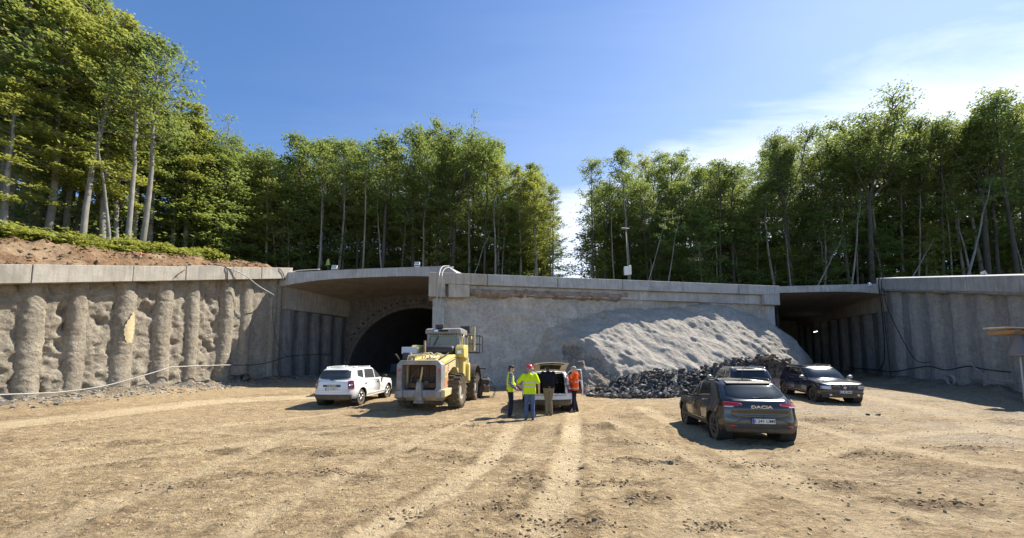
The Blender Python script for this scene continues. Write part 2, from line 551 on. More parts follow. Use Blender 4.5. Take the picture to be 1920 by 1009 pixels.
def make_ground():
    nr, nc = 430, 620
    ys = np.concatenate([np.array([-400, -150, -60, -30, -15, -8, -4, -1.5, 0.0, 1.0]), np.geomspace(1.8, 46, nr - 13), np.array([54, 70, 90])])
    nr = len(ys)
    u = np.linspace(-1, 1, nc)
    u = np.sign(u) * np.abs(u) ** 1.0
    half = np.where(ys > 1.8, 1.75 * (ys + 1.5), 5.8 + (1.8 - ys) * 1.4)
    x = u[None, :] * half[:, None]
    y = np.repeat(ys[:, None], nc, 1)
    fade = np.exp(-np.maximum(0, y - 5) / 22.0)
    track = np.zeros_like(x)
    depth = np.zeros_like(x)
    edges = np.zeros_like(x)
    lug = np.zeros_like(x)
    for pts, w, dep, st in TRACKS:
        g = [ground_at(*p) for p in pts]
        # smooth the polyline
        q = []
        for i in range(len(g) - 1):
            a, b = g[i], g[i + 1]
            pa = g[i - 1] if i else a * 2 - b
            nb = g[i + 2] if i + 2 < len(g) else b * 2 - a
            for k in range(6):
                t = k / 6
                q.append(0.5 * ((2 * a) + (b - pa) * t + (2 * pa - 5 * a + 4 * b - nb) * t * t + (3 * a - pa - 3 * b + nb) * t ** 3))
        q.append(g[-1])
        dm = np.full_like(x, 1e9)
        for i in range(len(q) - 1):
            d, _ = seg_dist(x, y, q[i], q[i + 1])
            dm = np.minimum(dm, d)
        dm = dm + 0.10 * w * fbm(x * 2.5, y * 2.5, seed=31)
        k = 1 - sstep(w * 0.6, w * 1.5, dm)
        k = k * np.clip(0.9 + 0.5 * fbm(x * 0.9, y * 0.9, seed=91, oct=3), 0.4, 1)
        track = np.maximum(track, k * st)
        edges = edges + st * np.exp(-((dm - w * 1.55) / (w * 0.4)) ** 2)
        lug = lug + k * np.sin(2 * np.pi * (y * 0.95 + x * 0.3) / 0.21 + 2.5 * np.abs(dm / w))
        depth = depth - dep * k * 1.2 + dep * 0.5 * np.exp(-((dm - w * 1.5) / (w * 0.35)) ** 2)
    churn = np.zeros_like(x)
    for (cx, cy), rx, ry in CHURN:
        g = ground_at(cx, cy)
        e = np.sqrt(((x - g.x) / (rx * 0.9)) ** 2 + ((y - g.y) / (ry * 1.1)) ** 2) + 0.75 * fbm(x * 2.6, y * 3.4, seed=52)
        churn = np.maximum(churn, 1 - sstep(0.35, 1.15, e))
    patch = sstep(0.15, 0.75, fbm(x * 0.28, y * 0.5, seed=3, oct=5))
    churn = np.clip(0.6 * churn + 0.42 * patch + 0.30 * edges * np.clip(0.5 + 1.2 * fbm(x * 1.3, y * 1.3, seed=95, oct=3), 0, 1), 0, 1) * (1 - 0.85 * track)
    z = gz(x, y)
    z = z + 0.05 * fbm(x * 0.22, y * 0.22, seed=5, oct=3) * sstep(0.5, 6, y)
    rough_f = (1 - 0.8 * track)
    z = z + rough_f * (0.014 * fbm(x * 1.5, y * 1.5, seed=8, oct=3) + 0.016 * fbm(x * 5, y * 5, seed=11, oct=3) * fade * (0.5 + churn))
    clod = np.maximum(0, fbm(x * 7.5, y * 7.5, seed=14, oct=4) - 0.05)
    z = z + rough_f * clod * 0.045 * (0.35 + 1.1 * churn) * np.clip(fade * 1.5, 0, 1)
    # tread marks across the churned ground
    tread = np.sin((x * 0.9 - y * 0.35) * 17 + 2.2 * fbm(x * 0.8, y * 0.8, seed=61)) * sstep(0.1, 0.5, fbm(x * 0.4 + 5, y * 0.4, seed=62, oct=3))
    z = z + tread * 0.017 * (1 - 0.5 * track) * fade
    z = z + depth + 0.006 * np.clip(lug, -1, 1) * sstep(14, 6, y)
    # spoil banked up against the side walls
    dl, tl = seg_dist(x, y, WL(-0.9), WL(1.5))
    dr, tr = seg_dist(x, y, WR(6), WR(44))
    lum = 0.5 + 0.5 * fbm(x * 1.1, y * 1.1, seed=21, oct=4)
    near_l = 1 - sstep(0.2, 2.6, dl + 0.7 * fbm(x * 0.8, y * 0.8, seed=22))
    near_r = 1 - sstep(0.2, 2.4, dr + 0.7 * fbm(x * 0.8, y * 0.8, seed=23))
    z = z + near_l * (0.18 + 0.32 * lum) + near_r * (0.15 + 0.4 * lum)
    spoil = np.maximum(near_l, near_r)
    z = z + spoil * 0.05 * fbm(x * 5, y * 5, seed=24, oct=3)
    co = np.stack([x, y, z], -1)
    me = mesh('ground', co, grid_faces(nr, nc), None, True)
    for nm, arr in (('track', track), ('churn', churn), ('spoil', spoil)):
        at = me.attributes.new(nm, 'FLOAT', 'POINT')
        at.data.foreach_set('value', arr.astype(np.float32).ravel())
    m, b, out = new_mat('dry dirt')
    co_ = b.n('ShaderNodeTexCoord').outputs['Object']
    atr = lambda n: b.n('ShaderNodeAttribute', {'attribute_name': n}).outputs['Fac']
    big = b.noise(b.mapping(co_, scale=(0.6, 1.0, 1)), 0.5, 6, 0.6, 0.4)
    mid = b.noise(b.mapping(co_, scale=(0.7, 1.2, 1)), 3.2, 9, 0.72, 0.3)
    fine = b.noise(co_, 26.0, 8, 0.75)
    col = b.mix(b.ramp(mid, [(0.32, 0.0), (0.66, 1.0)]), (0.32, 0.222, 0.118), (0.64, 0.49, 0.285))
    # paler grey dust to the right of the site
    sx = b.n('ShaderNodeSeparateXYZ', None, i0=co_).outputs[0]
    right = b.n('ShaderNodeMapRange', {'interpolation_type': 'SMOOTHSTEP'}, Value=sx, From_Min=2.0, From_Max=15.0).outputs[0]
    pale = b.math('MULTIPLY', b.ramp(big, [(0.38, 0.1), (0.66, 1.0)]), b.math('MULTIPLY', right, 0.75))
    col = b.mix(pale, col, (0.50, 0.45, 0.37))
    crumb = b.noise(b.mapping(co_, scale=(0.6, 1.15, 1)), 15.0, 9, 0.72, 0.3)
    lump2 = b.noise(b.mapping(co_, scale=(0.5, 1.2, 1)), 4.0, 8, 0.7, 0.4)
    drv = b.math('ADD', b.math('ADD', b.math('MULTIPLY', crumb, 0.75), b.math('MULTIPLY', lump2, 0.45)), b.math('MULTIPLY', atr('churn'), 0.20))
    ch = b.math('MULTIPLY', b.ramp(drv, [(0.58, 0.0), (0.80, 1.0)]), 0.88)
    col = b.mix(ch, col, (0.10, 0.068, 0.04))
    mot = b.noise(b.mapping(co_, scale=(0.6, 1.3, 1)), 9.0, 8, 0.8, 0.2)
    col = b.mix(b.ramp(mot, [(0.34, 0.7), (0.54, 0.0)]), col, (0.20, 0.145, 0.085))
    speck = b.ramp(b.noise(co_, 42.0, 3, 0.5), [(0.66, 0.0), (0.74, 1.0)])
    col = b.mix(b.math('MULTIPLY', speck, 0.45), col, (0.60, 0.53, 0.42))
    dark = b.ramp(fine, [(0.30, 0.75), (0.50, 0.0)])
    col = b.mix(dark, col, (0.13, 0.095, 0.06))
    trk = b.mix(b.ramp(b.noise(co_, 7.0, 7, 0.75), [(0.35, 0.0), (0.6, 1.0)]), (0.47, 0.365, 0.22), (0.70, 0.555, 0.35))
    col = b.mix(b.math('MULTIPLY', atr('track'), 0.9, clamp=True), col, trk)
    col = b.mix(b.math('MULTIPLY', atr('spoil'), b.ramp(b.noise(co_, 1.5, 7, 0.7), [(0.3, 0.3), (0.6, 0.95)])), col, (0.15, 0.135, 0.115))
    p = b.n('ShaderNodeBsdfPrincipled', None, Base_Color=col, Roughness=0.97)
    p.inputs['Specular IOR Level'].default_value = 0.12
    h = b.math('ADD', b.math('MULTIPLY', b.noise(co_, 11.0, 8, 0.7, 0.5), 1.6), b.math('MULTIPLY', b.noise(co_, 55.0, 4, 0.6), 0.5))
    bp = b.n('ShaderNodeBump', None, Strength=1.0, Distance=0.07, Height=h)
    b.t.links.new(bp.outputs[0], p.inputs['Normal'])
    b.t.links.new(p.outputs[0], out.inputs[0])
    me.materials.append(m)
    o = obj('ground', me)
    tag(o, 'dry tan dirt floor of the site, rutted by tyres', 'ground', kind='structure')
    return o


ground = make_ground()


def make_bvh(o):
    from mathutils.bvhtree import BVHTree
    bm = bmesh.new()
    bm.from_mesh(o.data)
    t = BVHTree.FromBMesh(bm)
    bm.free()
    return t


GB = make_bvh(ground)


def floor_z(x, y):
    h = GB.ray_cast(Vector((x, y, 30)), Vector((0, 0, -1)))
    return h[0].z if h[0] is not None else float(gz(x, y))


# ================================================================== side walls
def wobj(name, me, root):
    """a part whose vertices are in world space, under a thing that stands somewhere else"""
    o = obj(name, me, root)
    o.location = -root.location
    return o


def along_box(mb, a, b, nrm, o0, o1, z0a, z1a, z0b, z1b):
    """beam from a to b (plan points), between offsets o0..o1 along nrm, given bottom and top at each end"""
    vs = []
    for p, z0, z1 in ((a, z0a, z1a), (b, z0b, z1b)):
        for o in (o0, o1):
            for z in (z0, z1):
                vs.append((p.x + nrm.x * o, p.y + nrm.y * o, z))
    mb.add(vs, [(0, 1, 3, 2), (4, 6, 7, 5), (0, 4, 5, 1), (2, 3, 7, 6), (0, 2, 6, 4), (1, 5, 7, 3)])


def wall_grid(a, b, nrm, z0f, z1f, offf, step=0.09):
    L = (b - a).length
    na = max(4, int(L / step))
    s = np.linspace(0, L, na)
    H = 9.0
    nz = int(H / step)
    t = np.linspace(0, 1, nz)
    S, T = np.meshgrid(s, t)
    d = (b - a).normalized()
    X0 = a.x + d.x * S
    Y0 = a.y + d.y * S
    Z0 = z0f(S / L)
    Z1 = z1f(S / L)
    Z = Z0 + (Z1 - Z0) * T
    O = offf(S, Z, T)
    co = np.stack([X0 + nrm.x * O, Y0 + nrm.y * O, Z], -1)
    return co, grid_faces(nz, na)


def pile_mesh(name, foot, nrm, along, r, z0, z1, mat, lump=0.12, seed=0, push=0.0, step=0.10):
    na, nz = 25, max(8, int((z1 - z0) / step))
    an = np.linspace(-R(105), R(105), na)
    zz = np.linspace(z0, z1, nz)
    A, Z = np.meshgrid(an, zz)
    hx, hy = foot.x + seed * 3.1, foot.y
    rr = r * (1 + lump * (fbm(A * r * 2.2 + hx, Z * 1.1, seed=seed, oct=4) + 0.8 * fbm(A * r * 7 + hx, Z * 8.5, seed=seed + 5, oct=3)))
    rr = rr + 0.10 * np.exp(-(Z - z0) / 0.35)
    n = np.cos(A) * rr + push
    t = np.sin(A) * rr + 0.05 * fbm(Z * 0.35 + seed * 7, Z * 0, seed=seed, oct=2)
    co = np.stack([foot.x + nrm.x * n + along.x * t, foot.y + nrm.y * n + along.y * t, Z], -1)
    return mesh(name, co, grid_faces(nz, na), mat, True)


def lerp(a, b, t):
    return a + (b - a) * t


# ---- sunlit side wall
DL = (WL(1) - WL(0)).normalized()
NL = Vector((DL.y, -DL.x, 0))
ztop_L = lambda tau: lerp(P(0, 498, 16).z, P(514, 503, 28.1).z, tau)
BEAM_H = 0.85
wl = empty('retaining_wall', WL(0.2))
tag(wl, 'sunlit shotcrete retaining wall with lumpy piles under a pale cap beam, on the left', 'retaining wall')
T0, T1 = -0.85, 1.0
a_, b_ = WL(T0), WL(T1)
LL = (b_ - a_).length
tau_of = lambda s: T0 + s / LL * (T1 - T0)


def off_left(S, Z, T):
    tau = tau_of(S)
    smoothk = 1 - 0.75 * sstep(0.62, 0.85, tau)
    big = fbm(S * 1.15, Z * 0.95, seed=40, oct=3)
    o = 0.06 * np.maximum(big, -0.45) * smoothk + 0.06 * fbm(S * 3.4, Z * 2.4, seed=41, oct=5, gain=0.6) * smoothk
    drip = fbm(S * 3.2, Z * 0.5, seed=44, oct=3)
    o = o + 0.055 * drip * sstep(0.25, 0.75, tau) * sstep(0.35, 0.8, T) * smoothk
    pock = np.maximum(0, fbm(S * 1.5 + 3, Z * 1.15, seed=46, oct=3) - 0.35)
    o = o - 0.42 * pock * smoothk - 0.14 * np.maximum(0, fbm(S * 4.1 + 3, Z * 3.3, seed=47, oct=2) - 0.35) * smoothk
    o = o + 0.015 * fbm(S * 9, Z * 9, seed=42, oct=3)
    o = o + (0.35 * np.exp(-(T) / 0.07) + 0.18 * np.exp(-T / 0.18) * fbm(S * 1.6, Z * 2.4, seed=43)) * (0.4 + 0.6 * smoothk)
    return o


co, fs = wall_grid(a_, b_, NL, lambda s: gz(0, lerp(a_.y, b_.y, s)) - 0.25, lambda s: ztop_L(T0 + s * (T1 - T0)) - BEAM_H + 0.05, off_left, 0.085)
wobj('sprayed_face', mesh('sprayed_face', co, fs, M['shotcrete'], True), wl)
S_L = 1.65
first = 0.0493 * 0.807 * 16
kk = 0
for i in range(-7, 8):
    s = first + i * S_L + 0.16 * math.sin(i * 2.7 + 1.0)
    tau = s / (0.807 * 16)
    if tau > 0.985 or tau < T0: continue
    f = WL(tau)
    sm = 1 - 0.55 * float(sstep(0.66, 0.85, tau))
    me = pile_mesh('pile', f, NL, DL, 0.45 * (0.75 + 0.25 * sm) * (1 + 0.13 * math.sin(i * 4.3)), float(gz(0, f.y)) - 0.2, ztop_L(tau) - BEAM_H + 0.03, M['shotcrete'], 0.058 * sm, 60 + i, push=-0.19 - 0.06 * (1 - sm), step=0.06)
    wobj('pile', me, wl)
    if i == 2:      # yellowish scar where the spray has broken off
        scar_n, scar_h = 9, 26
        vs = []
        for r_ in range(scar_h):
            zz = lerp(3.05, 4.72, r_ / (scar_h - 1))
            tt = r_ / (scar_h - 1)
            w0, w1 = (-0.10 - 0.20 * math.sin(math.pi * min(1, tt * 1.1)) + 0.16 * tt), (0.16 + 0.10 * tt * (1 - tt) * 3 - 0.02)
            for c_ in range(scar_n):
                al = lerp(w0, w1, c_ / (scar_n - 1)) + 0.02 * math.sin(r_ * 1.7)
                al += 0.10
                nn = math.sqrt(max(0.0, 0.53 ** 2 - al * al)) - 0.185 + 0.012 * random.random()
                vs.append((f.x + NL.x * nn + DL.x * al, f.y + NL.y * nn + DL.y * al, zz))
        M['scar'] = surface('yellow sandstone scar', (0.40, 0.32, 0.17), (0.60, 0.50, 0.30), 9, 0.95, 0.8, 30)
        sc = wobj('bare_patch', mesh('bare_patch', np.array(vs), grid_faces(scar_h, scar_n), M['scar'], True), wl)
        sc['label'] = 'yellowish bare scar on a pile'
# cap beam in cast lengths
joints = [T0, -0.5, -0.2, 0.035, 0.30, 0.485, 0.69, 0.84, 1.03]
for j in range(len(joints) - 1):
    ta, tb = joints[j] + 0.0008, joints[j + 1] - 0.0008
    m_ = MB()
    along_box(m_, WL(ta), WL(tb), NL, -0.75, 0.62 + 0.012 * (j % 2), ztop_L(ta) - BEAM_H, ztop_L(ta), ztop_L(tb) - BEAM_H, ztop_L(tb))
    wobj('cap_beam', m_.mesh('cap_beam', M['concrete_warm'], bevel=0.02), wl)

# ---- shaded side wall
DR = -(WR(30) - WR(28)).normalized()                   # towards the camera
NR = Vector((DR.y, -DR.x, 0))
if NR.x > 0: NR = -NR
ztop_R = lambda y: lerp(P(1680, 521, 28).z, P(1920, 515, 18.2).z, (28 - y) / 9.8)
wr = empty('retaining_wall', WR(22))
tag(wr, 'shaded smooth grey retaining wall with cables strung along it, on the right', 'retaining wall')
a_, b_ = WR(28.6), WR(5.0)


def off_right(S, Z, T):
    return 0.05 * fbm(S * 0.9, Z * 0.5, seed=70, oct=3) + 0.018 * fbm(S * 3.0, Z * 3.0, seed=71, oct=4) + 0.30 * np.exp(-T / 0.06) * (0.7 + 0.5 * fbm(S * 1.1, Z, seed=72)) + 0.10 * np.exp(-((T - 0.16) / 0.03) ** 2) * (S > 5.5)


yR = lambda s: lerp(a_.y, b_.y, s)
co, fs = wall_grid(a_, b_, NR, lambda s: gz(0, yR(s)) - 0.25, lambda s: ztop_R(yR(s)) - BEAM_H + 0.05, off_right, 0.10)
wobj('sprayed_face', mesh('sprayed_face', co, fs[:, ::-1], M['shotcrete_grey'], True), wr)
for i in range(0, 12):
    f = WR(27.4 - i * 1.80)
    me = pile_mesh('pile', f, NR, DR, 0.62, float(gz(0, f.y)) - 0.2, ztop_R(f.y) - BEAM_H + 0.03, M['shotcrete_grey'], 0.05, 170 + i, push=-0.30)
    wobj('pile', me, wr)
for j, (ya, yb) in enumerate(((28.7, 25.4), (25.38, 20.6), (20.58, 15.0), (14.98, 9.8), (9.78, 5.0))):
    m_ = MB()
    along_box(m_, WR(ya), WR(yb), NR, -0.75, 0.50 + 0.012 * (j % 2), ztop_R(ya) - BEAM_H, ztop_R(ya), ztop_R(yb) - BEAM_H, ztop_R(yb))
    wobj('cap_beam', m_.mesh('cap_beam', M['concrete_grey'], bevel=0.02), wr)
# ragged sprayed lip under the cap beam
n_ = 150
s_ = np.linspace(0, 1, n_)
yy = 28.6 - s_ * 23
vs = []
for r_, (dz, of) in enumerate(((0.02, 0.45), (-0.05, 0.52), (-0.13, 0.48), (-0.20, 0.30), (-0.22, 0.0))):
    jit = 0.06 * fbm(yy * 2.5 + r_ * 0.3, yy * 0 + r_ * 0.2, seed=77, oct=3)
    for k in range(n_):
        w_ = WR(yy[k])
        q = of + jit[k]
        vs.append((w_.x + NR.x * q, w_.y + NR.y * q, ztop_R(yy[k]) - BEAM_H + dz + jit[k] * (0.9 if r_ else 0)))
wobj('sprayed_lip', mesh('sprayed_lip', np.array(vs), grid_faces(5, n_), M['shotcrete_grey'], True), wr)


# ================================================================== portals
def skew(p, dy):
    return (p[0] + DIRX.x / DIRX.y * dy, p[1] + dy, p[2])


def make_slab(root, prof, y0, dy, front_mat, soffit_mat, yslope=0.0, xref=0.0):
    """prof: closed list of (x, z, is_soffit); front plane y = y0 + yslope*(x-xref); extruded dy along the bore"""
    n = len(prof)
    fr = [(p[0], y0 + yslope * (p[0] - xref), p[1]) for p in prof]
    bk = [skew(p, dy) for p in fr]
    top = MB()
    sof = MB()
    top.add(fr + bk, [tuple(range(n))] + [(i, (i + 1) % n, n + (i + 1) % n, n + i) for i in range(n) if not (prof[i][2] and prof[(i + 1) % n][2])])
    sv = [p for p, q in zip(fr, prof) if q[2]]
    sb = [skew(p, dy) for p in sv]
    k = len(sv)
    sof.add([(p[0], p[1] + 0.002, p[2] + 0.0) for p in sv] + sb, [(i, i + 1, k + i + 1, k + i) for i in range(k - 1)])
    o1 = wobj('roof_slab', top.mesh('roof_slab', front_mat), root)
    o2 = wobj('soffit', sof.mesh('soffit', soffit_mat, smooth=True), root)
    return o1


def make_bore(root, cx, cz, r, y, dy, rect, face_mat, lining_mat, rim=True):
    """arched opening in a flat face at depth y, with its lining running dy back along the bore"""
    n = 40
    an = [math.pi - math.pi * i / n for i in range(n + 1)]
    arch = [(cx - r, cz - 1.6)] + [(cx + r * math.cos(t), cz + r * math.sin(t)) for t in an] + [(cx + r, cz - 1.6)]
    x0, x1, z0, z1 = rect
    outer = []
    for ax, az in arch:
        dx, dz = ax - cx, az - cz
        if az <= cz + 0.01:
            outer.append((x0 if dx < 0 else x1, az))
            continue
        s = min((x1 - cx) / dx if dx > 1e-6 else ((x0 - cx) / dx if dx < -1e-6 else 1e9), (z1 - cz) / dz)
        outer.append((cx + dx * s, cz + dz * s))
    vs, fs = [], []
    rows = 9
    for k in range(rows):
        t = k / (rows - 1)
        for (ax, az), (ox, oz) in zip(arch, outer):
            x, z = lerp(ax, ox, t), lerp(az, oz, t)
            bump = 0.07 * float(fbm(np.array(x * 1.1), np.array(z * 1.1), seed=81, oct=4))
            vs.append((x, y + bump, z))
    m = len(arch)
    wobj('portal_face', mesh('portal_face', np.array(vs), grid_faces(rows, m), face_mat, True), root)
    # lining in rings
    rv = []
    rings = 26
    for k in range(rings):
        d = dy * k / (rings - 1) - (0.25 if k == 0 else 0.0)
        for i, (ax, az) in enumerate(arch):
            q = 0.994 if k == 0 else 1.003 + 0.012 * abs(float(fbm(np.array(d * 0.9), np.array(i * 0.5), seed=83, oct=3))) + (0.02 if k % 5 == 4 else 0)
            rv.append(skew((cx + (ax - cx) / q, y + d, cz + (az - cz) / q + 0.05 * d), 0) if False else (cx + (ax - cx) / q + DIRX.x / DIRX.y * d, y + d, cz + (az - cz) / q + 0.05 * d))
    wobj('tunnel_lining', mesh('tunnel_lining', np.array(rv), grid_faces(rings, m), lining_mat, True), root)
    base = (rings - 1) * m
    wobj('tunnel_end', mesh('tunnel_end', [rv[base + i] for i in range(m)], [tuple(range(m))], lining_mat), root)
    if rim:
        rb = MB()
        pts_in, fs2, vv = [], [], []
        for i, t in enumerate(an):
            jr = 0.05 * float(fbm(np.array(i * 0.45), np.array(0.3), seed=85, oct=3))
            for (dr, dyy) in ((0.0, 0.02), (-0.02, -0.28), (0.30 + jr, -0.24 + jr), (0.42 + jr, 0.05)):
                vv.append((cx + (r + dr) * math.cos(t), y + dyy, cz + (r + dr) * math.sin(t)))
        wobj('arch_rim', mesh('arch_rim', np.array(vv), grid_faces(n + 1, 4), face_mat, True), root)
        pipe = MB()
        pipe.lathe([(0.045, -0.22), (0.07, -0.22), (0.07, 0.1)], 8, 'y')
        pm = pipe.mesh('canopy_pipe', M['steel_dark'])
        cap = None
        for i in range(27):
            t = math.pi * (0.12 + 0.72 * i / 26)
            o = obj('canopy_pipe', pm, root)
            o.location = Vector((cx + (r + 0.72) * math.cos(t), y - 0.05, cz + (r + 0.72) * math.sin(t))) - root.location


M['steel_dark'] = plain('dark steel', (0.05, 0.05, 0.052), 0.55, 0.4)
M['steel'] = plain('galvanised steel', (0.42, 0.43, 0.44), 0.45, 0.7)
M['black_rubber'] = plain('black rubber', (0.022, 0.022, 0.023), 0.7)

# ---- portal beside the sunlit wall
Y_S = 27.9
pl = empty('tunnel_portal', (-9, 30, float(gz(0, 30))))
tag(pl, 'wide tunnel portal with arched mouth under a concrete canopy slab, behind the yellow loader', 'tunnel portal')
xl, xr = P(524, 520, Y_S).x, P(838, 510, Y_S).x
zl, zr = P(530, 511, Y_S).z, P(838, 498.5, Y_S).z
soff = []
for i in range(17):
    t = i / 16
    x = lerp(xr + 0.9, xl + 0.35, t)
    th = 0.62 + 0.42 * abs(2 * t - 1) ** 3.0
    soff.append((x, lerp(zr, zl, t) - th, True))
prof = [(xl, zl - 1.05, False), (xl, zl - 0.02, False), (lerp(xl, xr, 0.5), lerp(zl, zr, 0.56), False), (xr, zr, False), (xr + 1.0, zr - 0.75, False)] + soff
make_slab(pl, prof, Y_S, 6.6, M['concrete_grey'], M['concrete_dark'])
# haunch beam over the piles of the bore side
m_ = MB()
a_, b_ = WL(1.012), WL(1.53)
along_box(m_, a_, b_, NL, -0.5, 0.30, 6.25, zl - 0.30, 6.45, zl - 0.1)
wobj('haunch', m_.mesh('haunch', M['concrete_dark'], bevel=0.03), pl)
co, fs = wall_grid(WL(0.99), WL(1.53), NL, lambda s: s * 0 + 0.3, lambda s: s * 0 + 6.5, lambda S, Z, T: -0.05 + 0.03 * fbm(S * 2, Z, seed=90), 0.15)
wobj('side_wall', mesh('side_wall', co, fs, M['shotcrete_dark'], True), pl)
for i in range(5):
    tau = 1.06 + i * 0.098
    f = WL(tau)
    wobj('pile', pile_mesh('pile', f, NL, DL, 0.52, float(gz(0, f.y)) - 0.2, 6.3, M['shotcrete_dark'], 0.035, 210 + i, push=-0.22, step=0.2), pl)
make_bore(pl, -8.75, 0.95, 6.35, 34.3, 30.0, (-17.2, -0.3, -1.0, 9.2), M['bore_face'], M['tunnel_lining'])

# ---- portal beside the shaded wall
pr = empty('tunnel_portal', (22, 31, float(gz(0, 31))))
tag(pr, 'dark tunnel portal under a thin concrete slab, between the mound and shaded wall', 'tunnel portal')
Y_R = 28.3
xl2, xr2 = 17.2, WR(28.3).x + 0.1
zl2, zr2 = P(1455, 538, 29.3).z, P(1675, 531.5, 28.3).z
soff = []
for i in range(17):
    t = i / 16
    th = 0.52 + 0.35 * abs(2 * t - 1) ** 3.0
    soff.append((lerp(xr2 - 0.25, xl2 + 0.2, t), lerp(zr2, zl2, t) - th, True))
prof = [(xl2, zl2 - 0.9, False), (xl2, zl2, False), (xr2, zr2, False), (xr2, zr2 - 0.95, False)] + soff
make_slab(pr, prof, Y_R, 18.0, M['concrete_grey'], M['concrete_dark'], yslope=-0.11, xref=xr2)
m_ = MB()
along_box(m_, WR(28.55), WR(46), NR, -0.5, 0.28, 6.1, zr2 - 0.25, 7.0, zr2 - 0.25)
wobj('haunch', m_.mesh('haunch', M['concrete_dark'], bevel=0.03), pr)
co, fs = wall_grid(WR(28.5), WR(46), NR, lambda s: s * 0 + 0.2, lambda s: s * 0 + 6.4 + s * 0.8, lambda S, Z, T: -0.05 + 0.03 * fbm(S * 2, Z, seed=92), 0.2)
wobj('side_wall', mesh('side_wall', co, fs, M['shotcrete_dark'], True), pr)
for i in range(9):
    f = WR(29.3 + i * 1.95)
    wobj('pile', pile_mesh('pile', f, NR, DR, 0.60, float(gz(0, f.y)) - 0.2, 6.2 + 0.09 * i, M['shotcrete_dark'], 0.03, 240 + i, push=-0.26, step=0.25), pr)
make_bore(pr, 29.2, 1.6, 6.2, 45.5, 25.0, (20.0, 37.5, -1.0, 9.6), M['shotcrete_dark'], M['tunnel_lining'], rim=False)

# ================================================================== wall between the bores
CA, CB = Vector((P(803, 600, 23.5).x, 23.5, 0)), Vector((P(1453, 600, 29.0).x, 29.0, 0))
DC = (CB - CA).normalized()
NC = Vector((DC.y, -DC.x, 0))
ztC = lambda s: lerp(P(800, 514, 23.5).z, P(1450, 539, 29.0).z, s)
wc = empty('retaining_wall', CA.lerp(CB, 0.3))
tag(wc, 'grey sprayed wall between the two tunnel mouths, topped by a long concrete beam', 'retaining wall')
LC = (CB - CA).length


def off_center(S, Z, T):
    rock = fbm(S * 0.55, Z * 0.9, seed=100, oct=5)
    vein = -np.maximum(0, 0.12 - np.abs(fbm(S * 0.9, Z * 1.6, seed=101, oct=4))) * 0.9
    upper = sstep(0.35, 0.75, T)
    o = 0.13 * rock * (0.35 + 0.65 * upper) + 0.55 * vein * (0.25 + 0.75 * upper) + 0.03 * fbm(S * 4, Z * 4, seed=102, oct=3) * (0.3 + 0.7 * upper)
    return o + 0.5 * np.exp(-T / 0.05) * (0.6 + 0.5 * fbm(S, Z, seed=103))


co, fs = wall_grid(CA + DC * 0.25, CB - DC * 0.1, NC, lambda s: gz(0, lerp(CA.y, CB.y, s)) - 0.2, lambda s: ztC(s) - 0.95, off_center, 0.11)
wobj('sprayed_face', mesh('sprayed_face', co, fs, M['shotcrete_mid'], True), wc)
# returns along the bores
for base, sgn in ((CA, -1), (CB, 1)):
    e = base + DIRX * (11.5 if sgn < 0 else 17.0)
    nn = Vector((DIRX.y * sgn, -DIRX.x * sgn, 0))
    a2, b2 = (base + DC * 0.35 - NC * -0.0, e)
    co, fs = wall_grid(a2, b2, nn, lambda s: s * 0 + 0.2, lambda s: s * 0 + ztC(0 if sgn < 0 else 1) - 0.6, lambda S, Z, T: 0.05 * fbm(S * 0.9, Z * 0.9, seed=104, oct=3), 0.3)
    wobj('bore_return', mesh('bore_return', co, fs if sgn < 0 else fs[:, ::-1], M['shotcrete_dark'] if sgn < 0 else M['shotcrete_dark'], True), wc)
# beam: overhanging lip in cast lengths, band below it, end blocks
cuts = [0.0, 0.14, 0.32, 0.50, 0.68, 0.86, 1.0]
for j in range(len(cuts) - 1):
    sa, sb = cuts[j] + (0.0006 if j else 0), cuts[j + 1] - 0.0006
    pa, pb = CA + DC * LC * sa, CA + DC * LC * sb
    m_ = MB()
    along_box(m_, pa, pb, NC, -1.3, 0.55 + 0.01 * (j % 2), ztC(sa) - 0.72, ztC(sa), ztC(sb) - 0.72, ztC(sb))
    wobj('cap_beam', m_.mesh('cap_beam', M['concrete_grey'] if j else M['concrete_warm'], bevel=0.02), wc)
m_ = MB()
along_box(m_, CA + DC * 2.6, CB - DC * 1.5, NC, -1.2, 0.26, ztC(0.1) - 1.25, ztC(0.1) - 0.722, ztC(0.95) - 1.45, ztC(0.95) - 0.722)
wobj('beam_web', m_.mesh('beam_web', M['concrete_grey'], bevel=0.02), wc)
# left end block with its pocket
m_ = MB()
along_box(m_, CA, CA + DC * 1.02, NC, -1.25, 0.535, ztC(0) - 1.55, ztC(0) - 0.722, ztC(0.03) - 1.55, ztC(0.03) - 0.722)
along_box(m_, CA + DC * 1.24, CA + DC * 2.58, NC, -1.25, 0.535, ztC(0) - 1.55, ztC(0) - 0.722, ztC(0.03) - 1.50, ztC(0.03) - 0.722)
along_box(m_, CA + DC * 1.02, CA + DC * 1.24, NC, -1.25, 0.10, ztC(0) - 1.55, ztC(0) - 0.722, ztC(0.03) - 1.55, ztC(0.03) - 0.722)
wobj('end_block', m_.mesh('end_block', M['concrete_warm']), wc)
m_ = MB()
along_box(m_, CB - DC * 1.45, CB, NC, -1.25, 0.535, ztC(1) - 1.50, ztC(1) - 0.722, ztC(1) - 1.50, ztC(1) - 0.722)
wobj('end_block', m_.mesh('end_block', M['concrete_grey'], bevel=0.02), wc)
